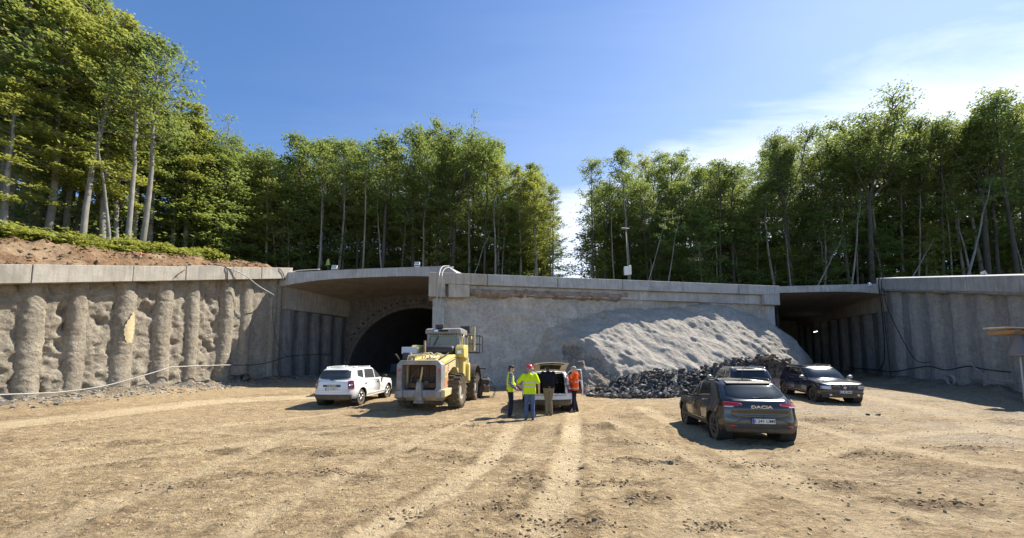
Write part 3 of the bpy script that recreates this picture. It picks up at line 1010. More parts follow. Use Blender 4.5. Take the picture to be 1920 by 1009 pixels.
# concrete pier under the left end block
m_ = MB()
along_box(m_, CA + DC * 0.28, CA + DC * 1.0, NC, -1.2, 0.16, 0.2, ztC(0) - 1.55, 0.2, ztC(0) - 1.55)
wobj('pier', m_.mesh('pier', M['concrete_grey'], bevel=0.04), wc)
m_ = MB()
along_box(m_, CB - DC * 0.9, CB - DC * 0.1, NC, -1.2, 0.14, 0.2, ztC(1) - 1.50, 0.2, ztC(1) - 1.50)
wobj('pier', m_.mesh('pier', M['concrete_grey'], bevel=0.04), wc)
# rusty ragged crust where the spray stops under the beam
n_ = 130
sv = np.linspace(0.085, 0.52, n_)
vs = []
j1 = fbm(sv * 60, sv * 0, seed=110, oct=4)
for r_, (dz, of) in enumerate(((-0.95, 0.30), (-1.02, 0.40), (-1.18, 0.36), (-1.34, 0.18), (-1.42, 0.02))):
    jj = fbm(sv * 70 + r_ * 0.5, sv * 0 + r_ * 0.4, seed=111, oct=3)
    for k in range(n_):
        w_ = CA + DC * LC * sv[k]
        q = of + 0.07 * jj[k]
        vs.append((w_.x + NC.x * q, w_.y + NC.y * q, ztC(sv[k]) + dz + (0.10 * j1[k] + 0.05 * jj[k]) * (1 if r_ else 0.3)))
M['crust'] = surface('rusty crust', (0.16, 0.12, 0.09), (0.33, 0.30, 0.27), 3.0, 0.95, 1.0, 12.0, c3=(0.17, 0.09, 0.05), s3=1.2, dist=0.05)
wobj('sprayed_crust', mesh('sprayed_crust', np.array(vs), grid_faces(5, n_), M['crust'], True), wc)

# ================================================================== sprayed rock mound in front of that wall
MT = [(985, 596, 26.0), (1003, 584, 26.0), (1040, 581, 26.1), (1081, 579, 26.2), (1126, 581, 26.4), (1164, 573, 26.6), (1250, 576, 27.2), (1325, 567, 27.8), (1362, 573, 28.0), (1400, 588, 28.3), (1442, 604, 28.6), (1462, 615, 29.8), (1480, 640, 31.5)]
MF = [(985, 735, 25.0), (1015, 738, 24.0), (1045, 742, 22.0), (1075, 748, 20.2), (1105, 748, 19.2), (1140, 742, 18.9), (1180, 738, 19.0), (1260, 736, 19.1), (1340, 734, 19.3), (1385, 732, 19.7), (1430, 728, 20.6), (1490, 724, 22.6), (1523, 716, 26.0), (1530, 708, 30.0)]


def chain(pts, n, sharp=1.0):
    q = [P(*p) for p in pts]
    d = [0.0]
    for i in range(1, len(q)): d.append(d[-1] + (q[i] - q[i - 1]).length)
    t = np.linspace(0, d[-1], n)
    a = np.array([tuple(v) for v in q])
    # arc-length interpolation, lightly smoothed
    out = np.stack([np.interp(t, d, a[:, k]) for k in range(3)], 1)
    for _ in range(2):
        out[1:-1] = 0.25 * out[:-2] + 0.5 * out[1:-1] + 0.25 * out[2:]
    return out


nc_, nr_ = 330, 120
top, foot = chain(MT, nc_), chain(MF, nc_)
foot[:, 2] = gz(0, foot[:, 1]) - 0.15
t = np.linspace(0, 1, nr_)[:, None]
ss = np.linspace(0, 1, nc_)[None, :]
co = top[None] * (1 - t[..., None]) + foot[None] * t[..., None]
bulge = np.sin(np.pi * np.clip(t, 0, 1)) * (0.15 + 0.55 * sstep(0.62, 0.95, ss))
nrm = np.array([0.10, -0.70, 0.70])
X, Y, Z = co[..., 0], co[..., 1], co[..., 2]
along_ = X * 0.80 - Z * 0.55                                # bedding runs down to the right
across = X * 0.50 + Z * 0.85 - Y * 0.25
lay = fbm(along_ * 0.42, across * 1.5, seed=120, oct=5)
ridg = np.abs(fbm(along_ * 0.5 + 7, across * 1.2, seed=121, oct=4))
lumps = fbm(along_ * 1.1, across * 2.6, seed=122, oct=4)
fine = fbm(along_ * 2.6, across * 6.5, seed=123, oct=3)
pits = -np.maximum(0, fbm(X * 1.3 + 9, Z * 1.7, Y, seed=124, oct=3) - 0.45) * sstep(-0.2, 0.5, fbm(X * 0.4, Z * 0.4, seed=128))
disp = bulge + 0.14 * lay - 0.12 * ridg + 0.05 * lumps + 0.038 * fine + 0.16 * pits
leftk = 1 - sstep(0.03, 0.30, ss)
disp = disp + leftk * (0.10 * fbm(X * 2.2, Z * 2.6, Y * 2, seed=125, oct=4)) * sstep(0.05, 0.2, t)
disp = disp * sstep(0.0, 0.05, t)
co = co + nrm * disp[..., None]
mound = empty('rock_mound', P(1250, 735, 21.8))
tag(mound, 'pale grey rock mound sprayed with concrete, in front of the wall between tunnels', 'rock mound')
# the scar: unsprayed brown earth at the lower left of the mound
tt = np.broadcast_to(t, X.shape); sst = np.broadcast_to(ss, X.shape)
edge_n = 0.05 * fbm(X * 1.6, Z * 1.6, seed=126, oct=3)
u_img = 960 + FPX * X / Y
scar = (u_img > 1056 + 90 * edge_n) & (u_img < 1165 + 700 * edge_n) & (tt > 0.47 + 0.0036 * np.maximum(0, u_img - 1080) + 0.9 * edge_n)
co[..., :] = co - nrm * (0.22 * scar[..., None]) + nrm * (scar * (0.16 * np.abs(fbm(X * 2.4, Z * 2.8, Y * 2, seed=127, oct=4))))[..., None]
F = grid_faces(nr_, nc_)
sf = scar.ravel()[F].sum(1) >= 3
wobj('sprayed_slope', mesh('sprayed_slope', co, F[~sf], M['shotcrete_pale'], True), mound)
used = np.unique(F[sf])
remap = np.full(nr_ * nc_, -1); remap[used] = np.arange(len(used))
ex = wobj('bare_earth', mesh('bare_earth', co.reshape(-1, 3)[used], remap[F[sf]], M['soil_grey'], True), mound)
ex['label'] = 'unsprayed brown broken earth at the lower left of the mound'
MOUND = ex

# ================================================================== hillside above the cut
def hill_edge():
    e = []
    for tau in (-0.85, -0.6, -0.4, -0.2, 0.0, 0.2, 0.4, 0.6, 0.8, 1.0):
        p = WL(tau) - NL * 0.7
        e.append((p.x, p.y, ztop_L(tau) - 0.06, -0.90, 0.43, 1.75 - 0.9 * float(sstep(0.0, 1.0, tau)), 0.13, 3.3 + 1.6 * float(sstep(0.4, 1.0, tau))))
    e.append((xl + 0.3, Y_S + 1.2, zl - 0.10, -0.55, 0.9, 0.75, 0.14, 4.0))
    e.append((xl + 3.5, Y_S + 1.4, zl + 0.05, -0.40, 1.0, 0.55, 0.15, 2.6))
    e.append((xl + 7.0, Y_S + 1.5, zl + 0.30, -0.25, 1.0, 0.22, 0.16, 2.0))
    e.append((xr - 0.6, Y_S + 1.6, zr - 0.08, -0.12, 1.0, 0.12, 0.17, 1.6))
    e.append((xr + 0.7, Y_S + 0.2, zr - 0.85, -0.08, 1.0, 0.10, 0.17, 1.5))
    for s in (0.16, 0.3, 0.36, 0.42, 0.5, 0.6, 0.7, 0.8, 0.9, 0.985):
        p = CA + DC * LC * s - NC * 1.22
        k = float(np.exp(-((s - 0.39) / 0.055) ** 2))
        e.append((p.x, p.y, ztC(s) - 0.08, -0.05 + 0.55 * s, 1.0, 0.14, 0.17 * (1 - 1.12 * k), 1.6))
    e.append((xl2 + 6.0, Y_R + 2.2, zl2 - 0.06, 0.52, 1.0, 0.1, 0.17, 1.6))
    e.append((xr2 - 0.6, Y_R + 1.4, zr2 - 0.06, 0.6, 1.0, 0.1, 0.17, 1.6))
    for y in (27.5, 24, 20, 16, 11, 5):
        p = WR(y) - NR * 0.7
        e.append((p.x, p.y, ztop_R(y) - 0.06, 0.85, 0.60, 0.12, 0.055, 1.6))
    return np.array(e)


E = hill_edge()
dd = np.concatenate([[0], np.cumsum(np.hypot(np.diff(E[:, 0]), np.diff(E[:, 1])))])
NE = 300
st = np.linspace(0, dd[-1], NE)
EI = np.stack([np.interp(st, dd, E[:, k]) for k in range(8)], 1)
for k in (3, 4, 5, 6, 7):
    for _ in range(8):
        EI[1:-1, k] = 0.25 * EI[:-2, k] + 0.5 * EI[1:-1, k] + 0.25 * EI[2:, k]
dist = np.concatenate([np.linspace(0, 5, 26), np.geomspace(5.5, 90, 34)])
D_ = dist[:, None]
nrm_ = np.hypot(EI[:, 3], EI[:, 4])
hx = EI[:, 0] + EI[:, 3] / nrm_ * D_
hy = EI[:, 1] + EI[:, 4] / nrm_ * D_
k_ = sstep(0.15, 1.0, D_)
hz = EI[:, 2] + EI[:, 5] * sstep(0.15, 2.6, D_) + EI[:, 6] * (np.maximum(0, np.minimum(D_, 60) - 2.5) + 1.6 * np.maximum(0, np.minimum(D_, 60) - 16))
hz = hz + k_ * (0.16 * fbm(hx * 0.6, hy * 0.6, seed=201, oct=4) * np.clip(EI[:, 5], 0.3, 1.2) + 0.12 * fbm(hx * 2.4, hy * 2.4, seed=202, oct=5, gain=0.6) * np.clip(EI[:, 5] * 1.2, 0.3, 1.3))
soil_a = 1 - sstep(0.75, 1.1, D_ / EI[:, 7] + 0.25 * fbm(hx * 0.7, hy * 0.7, seed=203))
me = mesh('hillside', np.stack([hx, hy, hz], -1), grid_faces(len(dist), NE), None, True)
at = me.attributes.new('soil', 'FLOAT', 'POINT')
at.data.foreach_set('value', soil_a.astype(np.float32).ravel())
m, b, out = new_mat('hillside earth')
co_ = b.n('ShaderNodeTexCoord').outputs['Object']
f1 = b.noise(co_, 1.8, 8, 0.7, 0.3)
so = b.mix(b.ramp(f1, [(0.32, 0.0), (0.66, 1.0)]), (0.115, 0.07, 0.04), (0.31, 0.20, 0.115))
so = b.mix(b.ramp(b.noise(co_, 0.45, 5, 0.6), [(0.5, 0.0), (0.7, 0.8)]), so, (0.40, 0.30, 0.19))
ff = b.mix(b.noise(co_, 2.5, 6, 0.7), (0.035, 0.032, 0.018), (0.07, 0.075, 0.03))
col = b.mix(b.n('ShaderNodeAttribute', {'attribute_name': 'soil'}).outputs['Fac'], ff, so)
p = b.n('ShaderNodeBsdfPrincipled', None, Base_Color=col, Roughness=0.97)
p.inputs['Specular IOR Level'].default_value = 0.1
bp = b.n('ShaderNodeBump', None, Strength=1.0, Distance=0.16, Height=b.noise(co_, 4.5, 9, 0.72))
b.t.links.new(bp.outputs[0], p.inputs['Normal'])
b.t.links.new(p.outputs[0], out.inputs[0])
me.materials.append(m)
hill = obj('hillside', me)
tag(hill, 'wooded hillside of brown soil and forest floor above the cut', 'hillside', kind='structure')
HB = make_bvh(hill)


def hill_z(x, y, default=9.0):
    h = HB.ray_cast(Vector((x, y, 60)), Vector((0, 0, -1)))
    return h[0].z if h[0] is not None else default


# ================================================================== trees
def leaf_material(name, dark, light, trans, yellow):
    m, b, out = new_mat(name)
    lv = b.n('ShaderNodeAttribute', {'attribute_name': 'lv'}).outputs['Fac']
    rnd = b.n('ShaderNodeObjectInfo').outputs['Random']
    col = b.mix(lv, dark, light)
    col = b.mix(b.math('MULTIPLY', rnd, 0.55), col, yellow)
    d = b.n('ShaderNodeBsdfPrincipled', None, Base_Color=col, Roughness=0.55)
    d.inputs['Specular IOR Level'].default_value = 0.25
    tcol = b.mix(0.5, col, trans)
    t = b.n('ShaderNodeBsdfTranslucent', None, Color=tcol)
    mx = b.n('ShaderNodeMixShader', None, i0=0.46, i1=d.outputs[0], i2=t.outputs[0])
    b.t.links.new(mx.outputs[0], out.inputs[0])
    return m


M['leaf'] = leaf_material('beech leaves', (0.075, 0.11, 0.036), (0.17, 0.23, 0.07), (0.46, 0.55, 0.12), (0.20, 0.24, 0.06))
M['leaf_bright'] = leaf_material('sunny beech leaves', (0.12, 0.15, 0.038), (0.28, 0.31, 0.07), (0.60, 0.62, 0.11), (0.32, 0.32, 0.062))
M['bark'] = surface('grey bark', (0.15, 0.14, 0.12), (0.33, 0.31, 0.27), 3.0, 0.95, 0.6, 22.0, c3=(0.10, 0.11, 0.07), s3=0.7, spec=0.15, stretch=(1, 1, 0.35))
M['bark_dark'] = surface('dark bark', (0.055, 0.048, 0.04), (0.13, 0.115, 0.095), 3.0, 0.95, 0.6, 22.0, spec=0.15, stretch=(1, 1, 0.35))


def leaf_mesh(name, centers, size, flat, seed, mat):
    """one small folded quad per centre"""
    r = np.random.default_rng(seed)
    n = len(centers)
    # normal mostly up, tilted
    tilt = r.normal(0, flat, (n, 2))
    nrm = np.stack([np.sin(tilt[:, 0]), np.sin(tilt[:, 1]), np.cos(tilt[:, 0]) * np.cos(tilt[:, 1])], 1)
    nrm /= np.linalg.norm(nrm, axis=1)[:, None]
    az = r.uniform(0, 2 * np.pi, n)
    a = np.stack([np.cos(az), np.sin(az), np.zeros(n)], 1)
    a = a - nrm * (a * nrm).sum(1)[:, None]
    a /= np.linalg.norm(a, axis=1)[:, None]
    c = np.cross(nrm, a)
    s = size * r.uniform(0.6, 1.35, n)[:, None]
    w = s * r.uniform(0.45, 0.7, n)[:, None]
    v = np.empty((n, 4, 3))
    v[:, 0] = centers - a * s * 0.5
    v[:, 1] = centers + c * w * 0.5 - nrm * s * 0.08
    v[:, 2] = centers + a * s * 0.5 - nrm * s * 0.12
    v[:, 3] = centers - c * w * 0.5 - nrm * s * 0.08
    f = np.arange(n * 4).reshape(n, 4)
    me = mesh(name, v.reshape(-1, 3), f, mat, False)
    lv = np.repeat(np.clip(r.normal(0.45, 0.28, n), 0, 1), 4)
    at = me.attributes.new('lv', 'FLOAT', 'POINT')
    at.data.foreach_set('value', lv.astype(np.float32))
    return me


def tree_proto(seed, H=20.0, r0=0.19, cb=0.40, cr=3.0, nbr=34, el=(15, 60), nleaf=9000, size=0.27, flat=0.55, fork=False, lean=0.4,
               shape=1.0, clump=0.42, bark='bark', leaf='leaf', sub=4, gap=0.0, droop=0.0):
    rn = random.Random(seed)
    mb = MB()
    segs = 12
    ph = rn.uniform(0, 6.28)
    tp = []
    for i in range(segs + 1):
        t = i / segs
        tp.append(Vector((lean * math.sin(t * 2.2 + ph) * t + 0.12 * rn.uniform(-1, 1) * t, lean * math.cos(t * 1.7 + ph) * t + 0.12 * rn.uniform(-1, 1) * t, H * t * (0.97))))
    tp[0] = Vector((0, 0, -0.6))
    top_r = 0.02
    rad = [r0 * (1.25 if i == 0 else 1) * (1 - (i / segs)) ** 0.75 + top_r for i in range(segs + 1)]
    if fork:
        kf = int(segs * cb)
        mb.tube(tp[:kf + 2], [r0 * (1.15 - 0.35 * i / (kf + 1)) for i in range(kf + 2)], 9)
    else:
        mb.tube(tp, rad, 8)

    def at(h):
        x = h * segs
        i = min(int(x), segs - 1)
        return tp[i].lerp(tp[i + 1], x - i)

    cents = []
    tips = []
    for k in range(nbr):
        q = (k + rn.random()) / nbr
        h = cb + (1 - cb) * (0.98 * q if not fork else rn.uniform(0, 0.10))
        az = k * 2.399 + rn.uniform(-0.5, 0.5)
        prof = (math.sin(math.pi * min(1, (q * 0.80 + 0.16)) ** shape)) ** 0.8
        if fork:
            L = (1 - cb) * H * rn.uniform(0.62, 0.95)
            e = R(rn.uniform(50, 86))
        else:
            L = cr * prof * rn.uniform(0.65, 1.2) + 0.3
            e = R(lerp(el[0], el[1], q) + rn.uniform(-12, 12))
        if gap and rn.random() < gap: continue
        p0 = at(min(h, 0.985))
        d = Vector((math.cos(az) * math.cos(e), math.sin(az) * math.cos(e), math.sin(e)))
        pts = [p0]
        ns = 6 if fork else 4
        for j in range(ns):
            d2 = (d + Vector((rn.uniform(-1, 1), rn.uniform(-1, 1), rn.uniform(-0.6, 0.8))) * 0.22 + Vector((0, 0, (0.10 if not droop else -droop) * (j - 1)))).normalized()
            pts.append(pts[-1] + d2 * L / ns)
        br = (r0 * 0.42 if fork else max(0.014, 0.030 * L / 2))
        mb.tube(pts, [br * (1 - 0.80 * j / ns) for j in range(ns + 1)], 6 if fork else 4, caps=False)
        nsub = sub * (3 if fork else 1)
        for s_ in range(nsub):
            tq = rn.uniform(0.35, 1.0) if not fork else 1 - 0.72 * rn.random() ** 1.3
            x = tq * ns
            i = min(int(x), ns - 1)
            b0 = pts[i].lerp(pts[i + 1], x - i)
            sa = rn.uniform(0, 6.28)
            sl = (L * rn.uniform(0.22, 0.5)) if not fork else rn.uniform(1.0, 2.3)
            sd = (d * 0.6 + Vector((math.cos(sa), math.sin(sa), rn.uniform(-0.15, 0.5) - droop))).normalized()
            b1 = b0 + sd * sl
            mb.tube([b0, b0.lerp(b1, 0.5) + Vector((0, 0, 0.06)), b1], [br * 0.35 + 0.006, br * 0.22 + 0.005, 0.005], 3, caps=False)
            for c_ in range(3 if not fork else 4):
                cents.append(b0.lerp(b1, rn.uniform(0.25, 1.1)))
        for c_ in range(2):
            cents.append(pts[-1] + Vector((rn.uniform(-1, 1), rn.uniform(-1, 1), rn.uniform(-0.5, 0.5))) * 0.3)
    cents = np.array([tuple(c) for c in cents])
    r = np.random.default_rng(seed)
    per = r.dirichlet(np.ones(len(cents)) * 2.2)
    idx = r.choice(len(cents), nleaf, p=per)
    off = r.normal(0, 1, (nleaf, 3)) * np.array([clump, clump, clump * 0.42])
    pos = cents[idx] + off
    pos = pos[pos[:, 2] > 0.3]
    tm = mb.mesh('trunk', M[bark], smooth=True)
    cm = leaf_mesh('crown', pos, size, flat, seed, M[leaf])
    return tm, cm, H


PROTO = {
    'tall1': tree_proto(11, 20, 0.17, 0.36, 2.5, 34, nleaf=5032, bark='bark_dark', clump=0.34, size=0.25),
    'tall2': tree_proto(12, 20, 0.19, 0.45, 2.9, 28, nleaf=4736, bark='bark_dark', el=(10, 55), clump=0.36, size=0.25),
    'tall3': tree_proto(13, 20, 0.14, 0.26, 2.2, 38, nleaf=5032, bark='bark', el=(5, 50), clump=0.33, size=0.25, leaf='leaf_bright'),
    'tall4': tree_proto(14, 20, 0.16, 0.50, 2.6, 26, nleaf=4144, bark='bark', el=(20, 65), lean=0.9, clump=0.34, size=0.25),
    'airy1': tree_proto(15, 20, 0.15, 0.42, 2.8, 26, nleaf=3404, bark='bark_dark', el=(25, 65), clump=0.34, size=0.24),
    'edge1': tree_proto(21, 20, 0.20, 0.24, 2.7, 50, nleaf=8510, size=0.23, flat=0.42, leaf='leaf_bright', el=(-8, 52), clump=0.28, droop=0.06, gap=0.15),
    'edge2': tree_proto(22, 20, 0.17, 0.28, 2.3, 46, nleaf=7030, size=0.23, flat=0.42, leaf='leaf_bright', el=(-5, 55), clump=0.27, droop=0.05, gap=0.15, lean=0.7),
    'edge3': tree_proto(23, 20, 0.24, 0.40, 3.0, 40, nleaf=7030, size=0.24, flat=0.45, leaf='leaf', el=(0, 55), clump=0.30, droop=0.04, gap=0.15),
    'open1': tree_proto(31, 20, 0.26, 0.46, 4.0, 10, nleaf=12580, size=0.25, fork=True, clump=0.42, bark='bark_dark', sub=8),
    'open2': tree_proto(32, 20, 0.28, 0.50, 4.0, 8, nleaf=9620, size=0.25, fork=True, clump=0.40, bark='bark_dark', sub=8),
    'tuft1': tree_proto(41, 20, 0.22, 0.52, 3.6, 24, nleaf=3848, size=0.25, el=(25, 70), clump=0.36, sub=5, lean=0.8),
    'tuft2': tree_proto(42, 20, 0.17, 0.48, 2.4, 24, nleaf=3848, size=0.25, el=(25, 70), clump=0.34, sub=4, lean=0.5),
    'small1': tree_proto(51, 8, 0.07, 0.06, 1.9, 34, nleaf=4810, size=0.24, flat=0.40, leaf='leaf', el=(-5, 45), clump=0.36),
    'small2': tree_proto(52, 8, 0.06, 0.15, 1.6, 28, nleaf=3330, size=0.22, flat=0.40, leaf='leaf_bright', el=(-10, 40), clump=0.34),
    'bare1': tree_proto(61, 20, 0.11, 0.62, 1.2, 9, nleaf=370, size=0.22, el=(20, 60), clump=0.3, bark='bark', lean=0.5),
}


def plant(proto, x, y, H, wide, rz, label, group, name='beech_tree', tilt=(0, 0), z=None, cat='tree'):
    tm, cm, h0 = PROTO[proto]
    zz = hill_z(x, y) if z is None else z
    o = empty(name, (x, y, zz - 0.05), rz)
    o.rotation_euler = (tilt[0], tilt[1], rz)
    sz = H / h0
    sx = wide
    tag(o, label, cat, group)
    for nm, me in (('trunk', tm), ('crown', cm)):
        c = obj(nm, me, o)
        c.scale = (sx, sx, sz)
    return o


SKYL = np.array([(-300, -90), (0, -60), (110, -30), (160, 40), (190, 110), (250, 170), (330, 205), (360, 225), (400, 265), (450, 250), (500, 272), (560, 258), (640, 255), (700, 272), (740, 246), (790, 240), (830, 230), (870, 235), (920, 250), (945, 270), (965, 312), (1000, 310), (1030, 332), (1050, 372), (1060, 430), (1070, 500),
                 (1082, 420), (1090, 330), (1120, 305), (1150, 345), (1175, 295), (1240, 268), (1290, 285), (1330, 284), (1380, 304), (1430, 304), (1450, 255), (1490, 245), (1540, 262), (1585, 225), (1640, 215), (1700, 220), (1760, 235), (1800, 262), (1830, 235), (1870, 200), (1920, 190), (2300, 150)], float)
YFR = np.array([(-300, 19), (0, 24), (200, 28), (300, 31), (450, 38), (600, 43), (800, 45), (1060, 45), (1085, 46), (1500, 47), (1700, 46), (1920, 43), (2300, 40)], float)
sky_y = lambda px: float(np.interp(px, SKYL[:, 0], SKYL[:, 1]))
yf = lambda px: float(np.interp(px, YFR[:, 0], YFR[:, 1]))

ZONES = [
    (-70, 335, 'leafy beech in the tall stand above the sunlit wall', 'tall stand above the sunlit wall', ['edge1', 'edge2', 'edge3', 'tall3', 'edge3']),
    (335, 1032, 'slender tree in the dark wood behind the slab of the loader portal', 'dark wood behind the loader portal', ['tall1', 'tall2', 'tall3', 'tall4', 'airy1']),
    (1116, 1985, 'slender tree in the dark wood beyond the mound and the shaded portal', 'dark wood beyond the mound', ['tall1', 'tall2', 'tall4', 'airy1', 'airy1', 'tall3']),
]
rt = random.Random(99)
MARKS = [(-40, 'the left edge of the wall'), (44, 'the first pile of the sunlit wall'), (153, 'the pile left of the yellow scar'), (235, 'the yellow scar'), (307, 'the pile right of the scar'),
         (370, 'the boulder on the bank'), (425, 'the last bushes of the bank'), (490, 'the looped conduit'), (555, 'the left end of the canopy slab'), (625, 'the left slab floodlight'), (680, 'the white car by the loader'),
         (735, 'the arched tunnel mouth'), (785, 'the right slab floodlight'), (840, 'the loader cab'), (890, 'the loader basket'), (945, 'the plaid-sleeved man'), (995, 'the red hard hat'), (1040, 'the raised tailgate'),
         (1110, 'the right brink of the sky gap'), (1177, 'the lamp post'), (1245, 'the left shoulder of the mound'), (1325, 'the top of the mound'), (1385, 'the black hatchback'), (1445, 'the right end of the long beam'),
         (1500, 'the blue car'), (1555, 'the lit tube lamp'), (1630, 'the small slab floodlight'), (1685, 'the corner cables'), (1745, 'the diagonal cable'), (1820, 'the cable coil'), (1885, 'the timber planks'), (1950, 'the right edge of the wall')]


def mark(px):
    return min(MARKS, key=lambda m: abs(m[0] - px))[1]


ROWW = ['front-row', 'second-row', 'third-row', 'deep-standing', 'rearmost']
KINDW = {'edge1': 'yellow-green leafy beech', 'edge2': 'narrow yellow-green beech', 'edge3': 'stout-trunked beech', 'tall1': 'dark slender tree', 'tall2': 'dark broad-topped tree', 'tall3': 'bright narrow tree', 'tall4': 'pale-trunked slender tree', 'airy1': 'thin-leaved airy tree'}
for z0_, z1_, lab, grp, protos in ZONES:
    for row, (fy, drop) in enumerate(((1.0, 12), (1.09, 16), (1.20, 22), (1.34, 30), (1.52, 40))):
        step = (35, 36, 40, 44, 50)[row]
        px = z0_ + rt.uniform(0, step)
        while px < z1_:
            Y = yf(px) * fy * rt.uniform(0.97, 1.03)
            g = P(px, 500, Y)
            if abs(px - 1075) > 12 and not (row >= 3 and px < 335):
                zz = hill_z(g.x, Y)
                topz = P(px, sky_y(px) + rt.uniform(0, drop + 26) + (rt.uniform(10, 60) if rt.random() < 0.35 else 0), Y).z
                H = max(7.0, topz - zz)
                H = min(H, 34)
                pr_ = rt.choice(protos)
                wd = rt.uniform(0.85, 1.2) * (H / 20) ** 0.5
                plant(pr_, g.x, Y, H, wd, rt.uniform(0, 6.28), ROWW[row] + ' ' + KINDW[pr_] + ' rising above ' + mark(px), grp, tilt=(rt.uniform(-0.03, 0.03), rt.uniform(-0.03, 0.03)), z=zz)
            px += step * rt.uniform(0.7, 1.3)

# understorey along the brink of the wood
for k in range(90):
    px = 340 + (1975 - 340) * (k + rt.random()) / 90
    if 1040 < px < 1110: continue
    Y = yf(px) * rt.uniform(0.97, 1.16)
    g = P(px, 500, Y)
    left = px < 1060
    plant(rt.choice(['small1', 'small2', 'small1']), g.x, Y, rt.uniform(5.0, 12.0), rt.uniform(1.0, 1.6), rt.uniform(0, 6.28),
          'low leafy young beech under the wood above ' + mark(px), 'young beeches ' + ('behind the loader portal' if left else 'beyond the mound'), name='young_beech', cat='young tree')

# thin pale stems along the front of the wood
for k in range(20):
    px = 380 + (1960 - 380) * (k + rt.random()) / 20
    if 1040 < px < 1112: continue
    Y = yf(px) * rt.uniform(0.95, 1.0)
    g = P(px, 500, Y)
    plant('bare1', g.x, Y, rt.uniform(9, 17), rt.uniform(0.6, 1.1), rt.uniform(0, 6.28), 'thin pale stem standing before the wood above ' + mark(px), 'pale stems before the wood', name='thin_tree', tilt=(rt.gauss(0, 0.04), rt.gauss(0.02, 0.07)), cat='thin tree')

# trees that stand out
HERO = [  # proto, base px, depth, top py, width, turn, tilt, label
    ('tuft1', 262, 27.0, 85, 0.85, 0.4, (0.0, 0.06), 'slim pale-trunked beech with a tufted dark crown standing clear before the forest edge'),
    ('tuft2', 236, 26.0, 66, 0.95, 2.0, (0.0, 0.03), 'thin forked beech just left of the tufted dark-crowned one'),
    ('edge2', 150, 24.5, -20, 1.0, 1.2, (0.0, 0.03), 'bright yellow-green slim beech in front, right of the leaning trunks'),
    ('edge1', 190, 27.0, 40, 0.9, 2.9, (0.0, 0.05), 'yellow-green beech behind the thin bent sapling trunk'),
    ('edge3', 52, 26.0, -60, 1.0, 0.2, (0.0, 0.06), 'thick grey-trunked beech leaning right at the left edge of the wood'),
    ('edge3', 82, 27.5, -60, 0.9, 3.2, (0.0, 0.04), 'second thick grey-trunked beech right of the leaning one'),
    ('bare1', 205, 25.2, 215, 0.8, 1.0, (0.0, -0.09), 'thin bent sapling trunk with few leaves before the yellow-green beeches'),
    ('edge1', 2, 22.0, 150, 0.75, 4.0, (0.0, 0.0), 'young leafy beech cut by the left edge of the picture'),
    ('edge1', 345, 33.0, 190, 0.9, 5.0, (0.0, 0.0), 'round sunlit yellow-green beech where the tall stand steps down'),
    ('open1', 850, 44.0, 228, 0.9, 0.6, (0.0, 0.0), 'tallest tree of the middle wood with open branching crown above the slab end'),
    ('airy1', 775, 44.5, 240, 1.15, 1.6, (0.0, 0.0), 'feathery thin-leaved tree left of the tallest middle tree'),
    ('edge2', 1008, 43.0, 312, 0.8, 2.2, (0.0, 0.0), 'sunlit beech leafy to the ground near the gap of sky'),
    ('edge1', 1036, 44.0, 345, 0.55, 0.9, (0.0, 0.0), 'sunlit beech right beside the gap of sky, last of the middle wood'),
    ('edge2', 975, 44.0, 312, 0.85, 3.9, (0.0, 0.0), 'leafy beech third from the gap of sky'),
    ('airy1', 1112, 45.0, 300, 0.85, 2.5, (0.0, -0.02), 'thin airy tree at the right brink of the gap of sky'),
    ('tall4', 1180, 44.5, 275, 0.95, 3.5, (0.0, 0.0), 'dark tree with pale straight trunk right beside the lamp post'),
    ('open2', 1478, 46.0, 234, 0.75, 1.5, (0.0, 0.0), 'open-crowned tree over the end of the long beam'),
    ('open1', 1632, 45.0, 205, 1.05, 4.2, (0.0, 0.03), 'biggest spreading tree above the dark portal slab'),
    ('open2', 1735, 46.0, 200, 1.0, 2.4, (0.0, 0.0), 'dark spreading tree right of the biggest one'),
    ('open2', 1850, 43.0, 185, 0.9, 5.4, (0.0, 0.0), 'tall open tree above the shaded wall near the right edge'),
    ('tall2', 1905, 41.0, 175, 1.1, 5.0, (0.0, 0.0), 'dense dark tree at the right edge of the picture'),
    ('bare1', 1800, 38.5, 330, 0.95, 0.0, (0.0, 0.36), 'bare trunk leaning steeply to the right above the shaded wall'),
    ('bare1', 1520, 40.0, 440, 0.6, 1.0, (0.0, 0.55), 'thin bare trunk slanting far over above the dark portal slab'),
    ('bare1', 1690, 41.0, 445, 0.6, 2.0, (0.0, 0.62), 'slanting dead pole between the biggest tree and the leaning trunk'),
    ('bare1', 1590, 42.0, 360, 0.8, 2.0, (0.0, 0.20), 'thin pale trunk leaning against the biggest tree'),
    ('bare1', 1206, 40.0, 390, 0.6, 3.0, (0.0, 0.33), 'thin slanting pole just right of the lamp post'),
    ('bare1', 1246, 41.0, 400, 0.6, 4.0, (0.0, 0.22), 'thin slanting pole second right of the lamp post'),
    ('bare1', 880, 40.0, 430, 0.55, 1.0, (0.0, 0.36), 'thin curved bare trunk slanting right behind the beam end'),
    ('bare1', 928, 42.5, 345, 1.1, 1.0, (0.0, 0.0), 'tall straight pale trunk right of the tallest middle tree'),
    ('bare1', 597, 40.0, 330, 1.0, 2.0, (0.0, 0.03), 'pale thin straight trunk before the dark wood over the loader portal'),
]
for pr_, px, Y, topy, wd, rz, tl, lab in HERO:
    g = P(px, 490, Y)
    zz = hill_z(g.x, Y)
    H = (P(px, topy, Y).z - zz) / max(0.5, math.cos(tl[1]))
    plant(pr_, g.x, Y, H, wd, rz if abs(tl[1]) < 0.1 else 0.0, lab, None, tilt=tl, z=zz)

